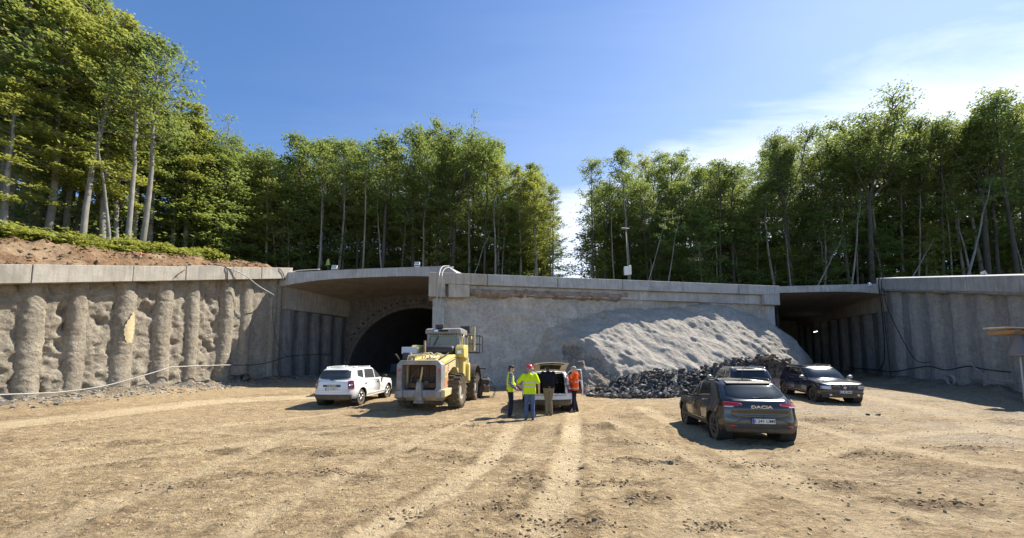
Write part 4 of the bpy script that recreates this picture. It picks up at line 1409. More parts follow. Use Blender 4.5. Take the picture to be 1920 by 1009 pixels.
# ---- undergrowth beneath the trees: nobody could count it
ru = np.random.default_rng(5)
cl = []
for k in range(2300):
    px = ru.uniform(-80, 2000)
    if 1040 < px < 1112: continue
    if px < 335 and ru.random() < 0.6: continue
    Y = yf(px) * ru.uniform(0.98, 1.45)
    g = P(px, 500, Y)
    zz = hill_z(g.x, Y)
    hh = ru.uniform(0.1, 1.0) ** 1.2 * 11.0 if px > 335 else ru.uniform(0.3, 4.0)
    c = np.array([g.x, Y, zz + hh])
    n = int(ru.uniform(50, 120))
    cl.append(c + ru.normal(0, 1, (n, 3)) * np.array([1.1, 0.9, 0.40]) * ru.uniform(0.6, 1.3))
pos = np.concatenate(cl)
ug = obj('undergrowth', leaf_mesh('undergrowth', pos, 0.32, 0.5, 77, M['leaf']))
tag(ug, 'dark leafy undergrowth beneath the forest trees', 'undergrowth', kind='stuff')

# ---- bushes on the soil bank
def bush_proto(seed):
    rn = random.Random(seed)
    mb = MB()
    ce = []
    for k in range(16):
        az, e = rn.uniform(0, 6.28), rn.uniform(0.35, 1.3)
        L = rn.uniform(0.5, 1.1)
        d = Vector((math.cos(az) * math.cos(e), math.sin(az) * math.cos(e), math.sin(e)))
        p1 = d * L * 0.6 + Vector((0, 0, 0.02))
        p2 = p1 + (d + Vector((0, 0, -0.5))).normalized() * L * 0.5
        mb.tube([(0, 0, -0.1), p1, p2], [0.014, 0.009, 0.004], 4, caps=False)
        for q in range(5):
            ce.append(p1.lerp(p2, rn.random()))
        ce.append(p1 * rn.uniform(0.5, 1))
    ce = np.array([tuple(c) for c in ce])
    r = np.random.default_rng(seed)
    pos = ce[r.integers(0, len(ce), 1100)] + r.normal(0, 1, (1100, 3)) * np.array([0.16, 0.16, 0.07])
    return mb.mesh('stem', M['bark_dark']), leaf_mesh('foliage', pos, 0.17, 0.45, seed, M['leaf_bright'])


BUSH = [bush_proto(301), bush_proto(302), bush_proto(303)]
rb_ = random.Random(17)
for k in range(60):
    tau = -0.12 + 1.05 * (k + rb_.random()) / 60
    w = WL(tau) - NL * (0.7 + lerp(3.0, 4.8, max(0, tau) ** 1.5) + abs(rb_.gauss(0, 0.9)))
    g = Vector((w.x, w.y, 0))
    Y = w.y
    o = empty('bush', (g.x, Y, hill_z(g.x, Y) - 0.04), rb_.uniform(0, 6.28))
    s = rb_.uniform(0.5, 1.05)
    tag(o, 'low bright green bush on the bank above ' + mark(960 + FPX * g.x / Y), 'bush', 'bushes along the soil bank')
    for nm, me in zip(('stem', 'foliage'), BUSH[k % 3]):
        c = obj(nm, me, o)
        c.scale = (s * 1.2, s * 1.2, s)

# ================================================================== cars
M['white_paint'] = plain('white car paint', (0.78, 0.78, 0.77), 0.28, spec=0.5, coat=0.5, dust=0.35)
M['black_paint'] = plain('black car paint', (0.012, 0.012, 0.013), 0.22, spec=0.5, coat=0.9, dust=0.22)
M['blue_paint'] = plain('dark blue car paint', (0.012, 0.016, 0.045), 0.22, spec=0.5, coat=0.9, dust=0.10)
M['cream_paint'] = plain('cream inner panel', (0.66, 0.63, 0.52), 0.5)
M['trim'] = plain('black plastic trim', (0.022, 0.022, 0.022), 0.6, dust=0.45)
M['tyre'] = plain('dusty tyre', (0.035, 0.033, 0.030), 0.85, spec=0.2, dust=0.5)
M['alloy'] = plain('alloy rim', (0.52, 0.52, 0.52), 0.35, 0.8)
M['rim_dark'] = plain('dark rim', (0.06, 0.06, 0.062), 0.4, 0.6, dust=0.3)
M['tail_red'] = plain('red lamp lens', (0.42, 0.012, 0.012), 0.12, spec=0.6, coat=0.8)
M['tail_dark'] = plain('dark red lamp lens', (0.16, 0.012, 0.015), 0.12, spec=0.6, coat=0.8)
M['lamp_clear'] = plain('clear lamp lens', (0.55, 0.57, 0.60), 0.10, 0.3, spec=0.8, coat=1.0)
M['plate'] = plain('plate white', (0.74, 0.74, 0.72), 0.4)
M['plate_blue'] = plain('plate blue', (0.02, 0.06, 0.35), 0.4)
M['ink'] = plain('plate ink', (0.015, 0.015, 0.015), 0.5)
M['chrome'] = plain('chrome letters', (0.75, 0.75, 0.76), 0.18, 0.9)
M['interior'] = plain('dark cabin trim', (0.02, 0.02, 0.021), 0.8)
M['orange_bag'] = plain('orange bag', (0.75, 0.10, 0.02), 0.7)
M['maroon'] = plain('dark red door card', (0.13, 0.03, 0.022), 0.6, dust=0.2)


def glass_material():
    m, b, out = new_mat('car glass')
    co = b.n('ShaderNodeTexCoord').outputs['Object']
    f = b.noise(co, 3.0, 5, 0.6)
    p = b.n('ShaderNodeBsdfPrincipled', None, Base_Color=b.mix(f, (0.010, 0.012, 0.013), (0.022, 0.025, 0.026)), Roughness=b.math('ADD', b.math('MULTIPLY', f, 0.05), 0.02))
    p.inputs['Specular IOR Level'].default_value = 0.75
    p.inputs['IOR'].default_value = 1.6
    t = b.n('ShaderNodeBsdfTransparent', None, Color=(0.75, 0.80, 0.80, 1))
    mx = b.n('ShaderNodeMixShader', None, i0=0.30, i1=p.outputs[0], i2=t.outputs[0])
    b.t.links.new(mx.outputs[0], out.inputs[0])
    return m


M['glass'] = glass_material()


def text_obj(name, body, size, mat, parent, loc, rot, extrude=0.003, bold=0.0, xs=1.0):
    cu = bpy.data.curves.new(name, 'FONT')
    cu.body = body
    cu.size = size
    cu.align_x = 'CENTER'
    cu.align_y = 'CENTER'
    cu.extrude = extrude
    cu.offset = bold
    cu.resolution_u = 3
    cu.materials.append(mat)
    tmp = bpy.data.objects.new(name, cu)
    COL.objects.link(tmp)
    me = bpy.data.meshes.new_from_object(tmp.evaluated_get(bpy.context.evaluated_depsgraph_get()))
    bpy.data.objects.remove(tmp)
    bpy.data.curves.remove(cu)
    o = bpy.data.objects.new(name, me)
    o.location = loc
    o.rotation_euler = rot
    o.scale = (xs, 1, 1)
    return link(o, parent)


class CarShape:
    """parametric body: horizontal rounded slices stacked from sill to belt, and from belt to roof; x forward, y to the car's left"""
    def __init__(s, **k):
        s.__dict__.update(k)
        s.build_table()

    def build_table(s):
        th = np.linspace(np.pi, 0, 4000)
        x, y = s._ell(th, -s.xr, s.xf, s.W / 2, s.nx, s.ny)
        d = np.concatenate([[0], np.cumsum(np.hypot(np.diff(x), np.diff(y)))])
        s.ut, s.th = d / d[-1], th
        s.xt = x

    @staticmethod
    def _ell(th, x0, x1, hw, nx, ny):
        c, q = np.cos(th), np.abs(np.sin(th))
        xc, L = (x0 + x1) / 2, (x1 - x0) / 2
        return xc + L * np.sign(c) * np.abs(c) ** (2 / nx), hw * q ** (2 / ny)

    def theta(s, u):
        return np.interp(u, s.ut, s.th)

    def u_at_x(s, x):
        return np.interp(x, s.xt, s.ut)

    # ---- lower body
    def ztop(s, x):
        return np.interp(x, [p[0] for p in s.top], [p[1] for p in s.top])

    def zlow(s, x, side):
        z = np.full_like(x, s.sill)
        for ax in (s.ra, s.fa):
            dx = np.abs(x - ax)
            ar = s.arch
            arc = np.where(dx < ar, s.R + np.sqrt(np.maximum(0, ar * ar - dx * dx)), 0)
            z = np.where(side, np.maximum(z, arc), z)
        return z

    def lower(s, u, z):
        """surface point (left side) at arc fraction u and height z"""
        u, z = np.broadcast_arrays(np.asarray(u, float), np.asarray(z, float))
        th = s.theta(u)
        tz = np.clip((z - s.sill) / (s.belt - s.sill), 0, 1.1)
        hw = s.W / 2 * np.interp(tz, [0, .10, .3, .5, .7, .88, 1.0, 1.1], [.935, .965, .995, 1.0, .985, .965, .935, .925])
        xf = np.interp(z, [p[0] for p in s.front], [p[1] for p in s.front])
        xr = np.interp(z, [p[0] for p in s.rear], [p[1] for p in s.rear])
        x, y = s._ell(th, xr, xf, hw, s.nx, s.ny)
        for ax in (s.ra, s.fa):
            r = np.hypot(x - ax, z - s.R)
            y = y + 0.020 * np.exp(-((r - s.arch - 0.03) / 0.06) ** 2) * (y > 0.5 * s.W / 2)
        # body-side crease
        y = y - 0.012 * np.exp(-((z - (s.sill + 0.24)) / 0.07) ** 2) * (np.abs(x) < 1.0)
        return np.stack([x, y, z], -1)

    # ---- cabin
    def upper(s, u, t):
        u, t = np.broadcast_arrays(np.asarray(u, float), np.asarray(t, float))
        th = s.theta(u)
        hw = s.W / 2 * np.interp(t, [0, .5, .85, .94, 1.0], [.915, .845, .785, .755, .70])
        xf = np.interp(t, [p[0] for p in s.wf], [p[1] for p in s.wf])
        xr = np.interp(t, [p[0] for p in s.wr], [p[1] for p in s.wr])
        x, y = s._ell(th, xr, xf, hw, 9.0, 4.5)
        zb = s.ztop(x) - 0.03
        zr = s.roof - 0.045 - 0.035 * ((x - s.rc) / 1.2) ** 2
        z = zb + (zr - zb) * t + 0.012 * (t > 0.97)
        return np.stack([x, y, z], -1)

    def upper_at(s, x, t):
        us = np.linspace(0.02, 0.98, 240)
        p = s.upper(us, np.full_like(us, t))
        return float(np.interp(x, p[:, 0], us))


def sided(co, side):
    c = co.copy()
    c[..., 1] *= side
    return c


def panel_mesh(name, pts, mat, off=0.004, thick=0.0, flip=False):
    """pts: (rows, cols, 3) surface patch; pushed out along its normals by off"""
    du = np.gradient(pts, axis=1)
    dv = np.gradient(pts, axis=0)
    n = np.cross(du, dv)
    n /= np.maximum(1e-9, np.linalg.norm(n, axis=2))[..., None]
    cen = pts.reshape(-1, 3).mean(0) - np.array([0, 0, 0.75])
    if (n.reshape(-1, 3).mean(0) * cen * np.array([1, 1, 0.6])).sum() < 0: n = -n
    a = pts + n * off
    nr, nc = pts.shape[:2]
    f = grid_faces(nr, nc)
    # orient faces along n
    q = a.reshape(-1, 3)
    fn = np.cross(q[f[0, 1]] - q[f[0, 0]], q[f[0, 2]] - q[f[0, 0]])
    if (fn * n.reshape(-1, 3)[f[0, 0]]).sum() < 0: f = f[:, ::-1]
    # rim going back into the body so that the panel has thickness
    back = pts - n * 0.006
    ring = [(0, j) for j in range(nc)] + [(i, nc - 1) for i in range(1, nr)] + [(nr - 1, j) for j in range(nc - 2, -1, -1)] + [(i, 0) for i in range(nr - 2, 0, -1)]
    idx = [i * nc + j for i, j in ring]
    allv = np.concatenate([q, back.reshape(-1, 3)[idx]])
    b0 = nr * nc
    k = len(idx)
    rim = np.array([(idx[i], idx[(i + 1) % k], b0 + (i + 1) % k, b0 + i) for i in range(k)])
    me = mesh(name, allv, np.concatenate([f, rim]), mat, True)
    me.polygons.foreach_set('use_smooth', [True] * len(f) + [False] * len(rim))
    return me


def make_wheel(root, x, y, r, w, side, rim_mat, spokes=5):
    wroot = MB()
    wheel = empty('wheel', (x, y, r))
    wheel.parent = root
    t = MB()
    t.lathe([(r * 0.62, -w / 2 * 0.9), (r * 0.80, -w / 2), (r * 0.95, -w / 2 * 0.94), (r, -w / 2 * 0.72), (r * 1.0, 0), (r, w / 2 * 0.72), (r * 0.95, w / 2 * 0.94), (r * 0.80, w / 2), (r * 0.62, w / 2 * 0.9)], 36, 'y')
    obj('tyre', t.mesh('tyre', M['tyre'], smooth=True), wheel)
    o = side * w * 0.40
    q = MB()
    q.lathe([(r * 0.64, -side * w * 0.3), (r * 0.66, o * 1.10), (r * 0.58, o * 1.08), (r * 0.54, o * 0.55), (r * 0.50, o * 0.35), (0.0, o * 0.35)], 30, 'y')
    obj('rim', q.mesh('rim', rim_mat if rim_mat is M['rim_dark'] else M['rim_dark'], smooth=False), wheel)
    q = MB()
    for k in range(spokes):
        a = 2 * math.pi * k / spokes + 0.3
        for da in (-0.14, 0.14):
            p0 = Vector((math.cos(a) * r * 0.10, o * 1.02, math.sin(a) * r * 0.10))
            p1 = Vector((math.cos(a + da) * r * 0.61, o * 1.04, math.sin(a + da) * r * 0.61))
            q.tube([p0, p1], [r * 0.075, r * 0.055], 5)
    q.lathe([(0.0, o * 1.14), (r * 0.13, o * 1.12), (r * 0.16, o * 0.9)], 12, 'y')
    q.lathe([(r * 0.60, o * 1.03), (r * 0.65, o * 1.13), (r * 0.67, o * 1.0)], 30, 'y')
    obj('spokes', q.mesh('spokes', rim_mat, smooth=True), wheel)
    return wheel


def patch_lower(sh, side, x0, x1, z0, z1, n=14, m=8, u=None):
    """patch of the lower body; z0, z1 may be functions of x"""
    us = np.linspace(*(u if u else (float(sh.u_at_x(x0)), float(sh.u_at_x(x1)))), n)
    nom = np.interp(us, sh.ut, sh.xt)
    f0 = z0(nom) if callable(z0) else np.full(n, z0)
    f1 = z1(nom) if callable(z1) else np.full(n, z1)
    tt = np.linspace(0, 1, m)[:, None]
    return sided(sh.lower(np.broadcast_to(us, (m, n)), f0 * (1 - tt) + f1 * tt), side)


def patch_end(sh, which, half_u, z0, z1, n=25, m=8, fn=None):
    """patch across the rear (which=0) or front (which=1) of the lower body"""
    k = np.linspace(-1, 1, n)
    us = np.abs(k) * half_u
    us = us if which == 0 else 1 - us
    tt = np.linspace(0, 1, m)[:, None]
    f0 = z0(k) if callable(z0) else np.full(n, z0)
    f1 = z1(k) if callable(z1) else np.full(n, z1)
    p = sh.lower(np.broadcast_to(us, (m, n)), f0 * (1 - tt) + f1 * tt)
    p = p.copy()
    p[..., 1] *= np.sign(k + 1e-12)
    return p


def patch_upper_end(sh, which, half_u, t0, t1, n=25, m=10):
    k = np.linspace(-1, 1, n)
    us = np.abs(k) * half_u
    us = us if which == 0 else 1 - us
    tt = np.linspace(0, 1, m)[:, None]
    f0 = t0(k) if callable(t0) else np.full(n, t0)
    f1 = t1(k) if callable(t1) else np.full(n, t1)
    p = sh.upper(np.broadcast_to(us, (m, n)), f0 * (1 - tt) + f1 * tt).copy()
    p[..., 1] *= np.sign(k + 1e-12)
    return p


def patch_upper_quad(sh, side, c00, c10, c11, c01, n=12, m=8):
    """corners (x, t): lower rear, lower front, upper front, upper rear"""
    out = np.zeros((m, n, 3))
    for i in range(m):
        b = i / (m - 1)
        for j in range(n):
            a = j / (n - 1)
            x = (c00[0] * (1 - a) + c10[0] * a) * (1 - b) + (c01[0] * (1 - a) + c11[0] * a) * b
            t = (c00[1] * (1 - a) + c10[1] * a) * (1 - b) + (c01[1] * (1 - a) + c11[1] * a) * b
            out[i, j] = sh.upper(sh.upper_at(x, t), t)
    return sided(out, side)


def body_meshes(sh, paint, open_rear=False, open_door=False):
    N = 130
    us = np.linspace(0, 1, N)
    lev = np.array([0, .03, .10, .2, .32, .45, .58, .7, .8, .88, .94, .98, 1.0])
    nom = np.interp(us, sh.ut, sh.xt)
    side = (us > 0.10) & (us < 0.90)
    zl_, zt_ = sh.zlow(nom, side), sh.ztop(nom)
    Z = zl_[None] * (1 - lev[:, None]) + zt_[None] * lev[:, None]
    left = sh.lower(np.broadcast_to(us, Z.shape), Z)
    V, F = [], []

    def add(grid, flip):
        b = sum(len(v) for v in V)
        V.append(grid.reshape(-1, 3))
        F.append(grid_faces(grid.shape[0], grid.shape[1], flip) + b)

    add(left, False)
    add(sided(left, -1), True)
    # bonnet / belt deck from left edge to right edge
    kk = np.linspace(-1, 1, 15)[:, None]
    e = left[-1]
    cap = np.stack([np.broadcast_to(e[:, 0], (15, N)), e[:, 1][None] * kk, e[:, 2][None] + 0.045 * (1 - kk ** 2) * (e[:, 0] > 0.8)[None] * np.clip((sh.xf - e[:, 0][None]) / 0.25, 0, 1)], -1)
    add(cap, False)
    # floor pan
    fl = left[0].copy()
    fl[:, 2] = sh.sill + 0.02
    cap2 = np.stack([np.broadcast_to(fl[:, 0], (3, N)), fl[:, 1][None] * np.array([[-.86], [0], [.86]]), np.broadcast_to(fl[:, 2], (3, N))], -1)
    add(cap2, True)
    v, f = np.concatenate(V), np.concatenate(F)
    if open_rear:
        c = v[f].mean(1)
        cut = (c[:, 0] < -sh.xr + 0.75) & (np.abs(c[:, 1]) < 0.60) & (c[:, 2] > 0.72)
        f = f[~cut]
    if open_door:
        c = v[f].mean(1)
        cut = (c[:, 0] > sh.doors[1][0] + 0.02) & (c[:, 0] < sh.doors[1][1] - 0.02) & (c[:, 1] < -0.70) & (c[:, 2] > sh.sill + 0.12)
        f = f[~cut]
    low = mesh('body', v, f, paint, True)
    # cabin shell
    V, F = [], []
    tl = np.array([0, .12, .25, .4, .55, .7, .8, .87, .92, .96, .985, 1.0])
    up = sh.upper(np.broadcast_to(us, (len(tl), N)), np.broadcast_to(tl[:, None], (len(tl), N)))
    add(up, False)
    add(sided(up, -1), True)
    e = up[-1]
    ks = np.linspace(-1, 1, 15)[:, None]
    cap = np.stack([np.broadcast_to(e[:, 0], (15, N)), e[:, 1][None] * ks, e[:, 2][None] + 0.040 * (1 - ks ** 2)], -1)
    add(cap, False)
    return low, np.concatenate(V), np.concatenate(F)


def make_car(name, sh, paint, label, kind, loc, yaw, rim_mat, open_rear=False, rails='steel', clad=True, steer=0.0):
    root = empty(name, loc, yaw)
    tag(root, label, 'car')
    low, cv, cf = body_meshes(sh, paint, open_rear, open_rear)
    body = obj('body', low, root)
    # windows are real openings: drop the cabin faces under each pane, then fit the panes
    panes = []
    for side in (1, -1):
        for nm, q in sh.side_glass:
            panes.append((nm, patch_upper_quad(sh, side, *q)))
    panes.append(('windscreen', patch_upper_end(sh, 1, sh.ws_u, 0.08, lambda k: 0.90 - 0.03 * k ** 2, 25, 10)))
    if not open_rear:
        panes.append(('rear_window', patch_upper_end(sh, 0, sh.rw_u, sh.rw_low, lambda k: 0.88 - 0.04 * k ** 2, 25, 10)))
    cab = obj('cabin', mesh('cabin', cv, cf if not open_rear else cf[~((cv[cf].mean(1)[:, 0] < -sh.xr + 0.9) & (np.abs(cv[cf].mean(1)[:, 1]) < 0.56) & (cv[cf].mean(1)[:, 2] < sh.roof - 0.14))], paint, True), root)
    for nm, p_ in panes:
        obj(nm, panel_mesh(nm, p_, M['glass'], 0.006), root)
    # doors proud of the body so that the shut lines show
    belt = lambda x: sh.ztop(x) - 0.035
    sillz = sh.sill + (0.13 if clad else 0.07)
    for side in (1, -1):
        for k, (x0, x1) in enumerate(sh.doors):
            if open_rear and side == -1 and k == 1:
                continue
            lo = (lambda x: np.maximum(sillz, sh.zlow(x, np.ones_like(x, bool)) + 0.10))
            d = obj('door', panel_mesh('door', patch_lower(sh, side, x0, x1, lo, belt, 16, 12), paint, 0.007), root)
            hx = x0 + 0.16
            hp = sh.lower(sh.u_at_x(hx), sh.belt - 0.13)
            h = MB()
            h.tube([(hx - 0.08, side * (hp[1] + 0.012), hp[2]), (hx - 0.04, side * (hp[1] + 0.035), hp[2] + 0.004), (hx + 0.06, side * (hp[1] + 0.035), hp[2] + 0.004), (hx + 0.10, side * (hp[1] + 0.012), hp[2])], 0.013, 6)
            obj('handle', h.mesh('handle', M['trim'] if paint is not M['white_paint'] else M['trim'], smooth=True), d)
        if clad:
            obj('sill_trim', panel_mesh('sill_trim', patch_lower(sh, side, sh.ra + sh.arch * 0.98, sh.fa - sh.arch * 0.98, sh.sill - 0.005, sh.sill + 0.10, 16, 4), M['trim'] if paint is not M['white_paint'] else paint, 0.012), root)
        for ax in (sh.ra, sh.fa):
            an = np.linspace(-0.15, math.pi + 0.15, 26)
            rr = np.linspace(sh.arch - 0.012, sh.arch + (0.045 if clad else 0.02), 3)[:, None]
            xs, zs = ax + rr * np.cos(an), sh.R + rr * np.sin(an)
            pts = sh.lower(sh.u_at_x(xs), np.maximum(zs, sh.sill - 0.02))
            pts[..., 0] = xs
            obj('arch_trim', panel_mesh('arch_trim', sided(pts, side), M['trim'] if clad and paint is not M['white_paint'] else paint, 0.012), root)
            wb = MB()      # dark wheel housing
            wb.lathe([(0.02, 0.0), (sh.arch + 0.005, 0.0), (sh.arch + 0.005, side * 0.34)], 20, 'y', (ax, side * (sh.W / 2 - 0.36), sh.R))
            obj('wheel_housing', wb.mesh('wheel_housing', M['interior']), root)
            wobj_ = make_wheel(root, ax, side * (sh.W / 2 - 0.14), sh.R, 0.205, side, rim_mat)
            if ax == sh.fa and steer: wobj_.rotation_euler = (0, 0, steer)
        # mirror
        mx_, mz_ = sh.mirror
        my = sh.W / 2 - 0.03
        mm = MB()
        mm.add(*ellipsoid((mx_, side * (my + 0.12), mz_ + 0.06), (0.075, 0.115, 0.075), 12, 8))
        mm.tube([(mx_ + 0.02, side * (my - 0.03), mz_ - 0.02), (mx_, side * (my + 0.09), mz_ + 0.02)], 0.028, 6)
        obj('mirror', mm.mesh('mirror', M['trim'] if paint is not M['blue_paint'] else M['steel'], smooth=True), root)
        # roof rail
        x0, x1 = sh.rail
        pz = lambda x: float(sh.upper(sh.upper_at(x, 0.97), 0.97)[2])
        py = lambda x: float(sh.upper(sh.upper_at(x, 0.97), 0.97)[1]) - 0.03
        r = MB()
        pts = [(x0, side * py(x0), pz(x0))]
        for i in range(9):
            x = lerp(x0 + 0.10, x1 - 0.14, i / 8)
            pts.append((x, side * py(x), pz(x) + 0.062))
        pts.append((x1, side * py(x1), pz(x1)))
        r.tube(pts, 0.020, 7)
        for x in (lerp(x0, x1, 0.16), lerp(x0, x1, 0.82)):
            r.box((x, side * py(x), pz(x) + 0.025), (0.16, 0.035, 0.075))
        obj('roof_rail', r.mesh('roof_rail', M[rails], smooth=True), root)
    # --- rear
    if not open_rear:
        obj('tailgate', panel_mesh('tailgate', patch_end(sh, 0, sh.tg_u, lambda k: sh.tg_z + 0.05 * k ** 4, lambda k: np.full_like(k, sh.ztop(np.array(-sh.xr)) - 0.01)), paint, 0.010), root)
    for side in (1, -1):
        u0, u1, z0, z1 = sh.tail
        us = np.linspace(u0, u1, 10)
        tt = np.linspace(0, 1, 7)[:, None]
        tp = np.linspace(0, 1, 10) if kind == 'hatch' else np.ones(10)
        zlo_ = z0 + (z1 - z0) * 0.45 * (1 - tp) ** 1.2
        zhi_ = z1 - (z1 - z0) * 0.30 * (1 - tp) ** 2
        pts = sided(sh.lower(np.broadcast_to(us, (7, 10)), zlo_ * (1 - tt) + zhi_ * tt), side)
        tl_ = obj('tail_light', panel_mesh('tail_light', pts, M['tail_dark'] if kind != 'hatch' else M['tail_red'], 0.022), root)
        if kind == 'hatch':
            us = np.linspace(lerp(u0, u1, 0.45), lerp(u0, u1, 0.92), 8)
            pts = sided(sh.lower(np.broadcast_to(us, (3, 8)), np.linspace(z0 + 0.005, z0 + 0.035, 3)[:, None] + 0 * us), side)
            obj('reversing_lens', panel_mesh('reversing_lens', pts, M['lamp_clear'], 0.025), tl_)
            us = np.linspace(0.100, 0.128, 8)
            pts = sided(sh.lower(np.broadcast_to(us, (3, 8)), np.linspace(0.40, 0.46, 3)[:, None] + 0 * us), side)
            obj('reflector', panel_mesh('reflector', pts, M['tail_red'], 0.020), root)
        else:
            us = np.linspace(lerp(u0, u1, 0.25), lerp(u0, u1, 0.75), 5)
            pts = sided(sh.lower(np.broadcast_to(us, (3, 5)), np.linspace(lerp(z0, z1, 0.45), lerp(z0, z1, 0.62), 3)[:, None] + 0 * us), side)
            obj('lens', panel_mesh('lens', pts, M['lamp_clear'], 0.025), tl_)
    bz = sh.bump
    obj('rear_bumper', panel_mesh('rear_bumper', patch_end(sh, 0, 0.150, sh.sill - 0.03, lambda k: bz + 0.0 * k, 31, 5), M['trim'], 0.014), root)
    obj('front_bumper', panel_mesh('front_bumper', patch_end(sh, 1, 0.150, sh.sill - 0.03, lambda k: sh.sill + 0.20 + 0.0 * k, 31, 5), M['trim'], 0.014), root)
    # --- front
    obj('grille', panel_mesh('grille', patch_end(sh, 1, 0.085, sh.gr[0], sh.gr[1], 21, 5), M['trim'], 0.014), root)
    obj('bonnet_edge', panel_mesh('bonnet_edge', patch_end(sh, 1, 0.135, lambda k: sh.gr[1] + 0.012 + 0 * k, lambda k: sh.gr[1] + 0.035 + 0 * k, 21, 3), paint, 0.016), root)
    for side in (1, -1):
        us = np.linspace(1 - 0.088, 1 - 0.155, 10)
        pts = sided(sh.lower(np.broadcast_to(us, (6, 10)), np.linspace(sh.gr[0] + 0.02, sh.gr[1], 6)[:, None] + 0 * us), side)
        hl = obj('headlight', panel_mesh('headlight', pts, M['lamp_clear'], 0.016), root)
        fg = MB()
        q = sh.lower(1 - 0.095, 0.42)
        fg.lathe([(0.0, 0.05), (0.045, 0.045), (0.055, 0.0)], 12, 'x', (q[0], side * q[1], 0.42))
        obj('fog_lamp', fg.mesh('fog_lamp', M['lamp_clear']), root)
    # cabin contents
    it = MB()
    for y in (-0.37, 0.37):
        it.box((0.10, y, 0.95), (0.14, 0.46, 0.62), (0, -0.22, 0))
        it.box((0.03, y, 1.33), (0.09, 0.24, 0.17), (0, -0.15, 0))
        it.box((0.32, y, 0.62), (0.5, 0.48, 0.16))
    it.box((-0.80, 0, 0.92), (0.14, 1.2, 0.56), (0, -0.2, 0))
    it.box((-0.55, 0, 0.60), (0.5, 1.2, 0.16))
    it.box((0.88, 0, 0.93), (0.35, 1.3, 0.14))
    obj('seats', it.mesh('seats', M['interior'], bevel=0.03), root)
    return root


def ellipsoid(c, r, n=12, m=8):
    vs, fs = [], []
    for i in range(m + 1):
        a = math.pi * i / m
        for k in range(n):
            t = 2 * math.pi * k / n
            vs.append((c[0] + r[0] * math.sin(a) * math.cos(t), c[1] + r[1] * math.sin(a) * math.sin(t), c[2] + r[2] * math.cos(a)))
    for i in range(m):
        for k in range(n):
            fs.append((i * n + k, (i + 1) * n + k, (i + 1) * n + (k + 1) % n, i * n + (k + 1) % n))
    return vs, fs


def add_plate(root, sh, rear, z, text, blue=True, w=0.50):
    q = sh.lower(0.0 if rear else 1.0, z)
    x = q[0] + (-0.034 if rear else 0.034)
    pb = MB()
    pb.box((0, 0, 0), (0.012, w, 0.115))
    pl_ = obj('number_plate', pb.mesh('number_plate', M['plate'], bevel=0.004), root, (x, 0, z))
    fx = -0.008 if rear else 0.008
    rot = (R(90), 0, R(-90) if rear else R(90))
    text_obj('characters', text, 0.105, M['ink'], pl_, (fx, -0.02 if rear else 0.02, -0.002), rot, 0.001, 0.0015, 0.98)
    bs = MB()
    bs.box((0, 0, 0), (0.003, 0.045, 0.108))
    obj('blue_band', bs.mesh('blue_band', M['plate_blue']), pl_, (fx * 0.95, (w / 2 - 0.026) * (1 if rear else -1), 0))
    return pl_


SUV = CarShape(xf=2.13, xr=2.17, W=1.80, nx=13.0, ny=3.4, R=0.345, arch=0.415, ra=-1.335, fa=1.335, sill=0.33, belt=1.04, roof=1.62, rc=-0.5, bump=0.52,
               top=[(-2.3, 1.09), (-1.2, 1.08), (0.2, 1.04), (0.95, 1.03), (1.5, 0.985), (1.95, 0.92), (2.2, 0.86)],
               front=[(0.25, 2.02), (0.45, 2.12), (0.65, 2.14), (0.85, 2.10), (1.0, 1.98)],
               rear=[(0.25, -2.10), (0.42, -2.17), (0.62, -2.17), (0.70, -2.12), (0.95, -2.09), (1.1, -2.04)],
               wf=[(0, 1.06), (0.5, 0.70), (0.85, 0.36), (0.95, 0.20), (1.0, 0.08)],
               wr=[(0, -2.03), (0.35, -1.97), (0.8, -1.80), (0.93, -1.72), (1.0, -1.60)],
               doors=[(-1.0 - 0.12, 0.02 - 0.015), (0.02, 1.02)], mirror=(0.72, 1.06), rail=(-1.55, 0.15),
               ws_u=0.150, rw_u=0.132, rw_low=lambda k: 0.12 + 0.16 * np.abs(k) ** 3, tg_u=0.125, tg_z=0.60, tail=(0.118, 0.160, 0.74, 1.06), gr=(0.66, 0.82),
               side_glass=[('side_window', ((0.06, 0.14), (0.80, 0.14), (0.34, 0.86), (0.06, 0.86))), ('side_window', ((-0.92, 0.16), (-0.02, 0.14), (-0.02, 0.86), (-0.82, 0.86))),
                           ('quarter_window', ((-1.50, 0.38), (-1.06, 0.18), (-0.98, 0.84), (-1.42, 0.84)))])
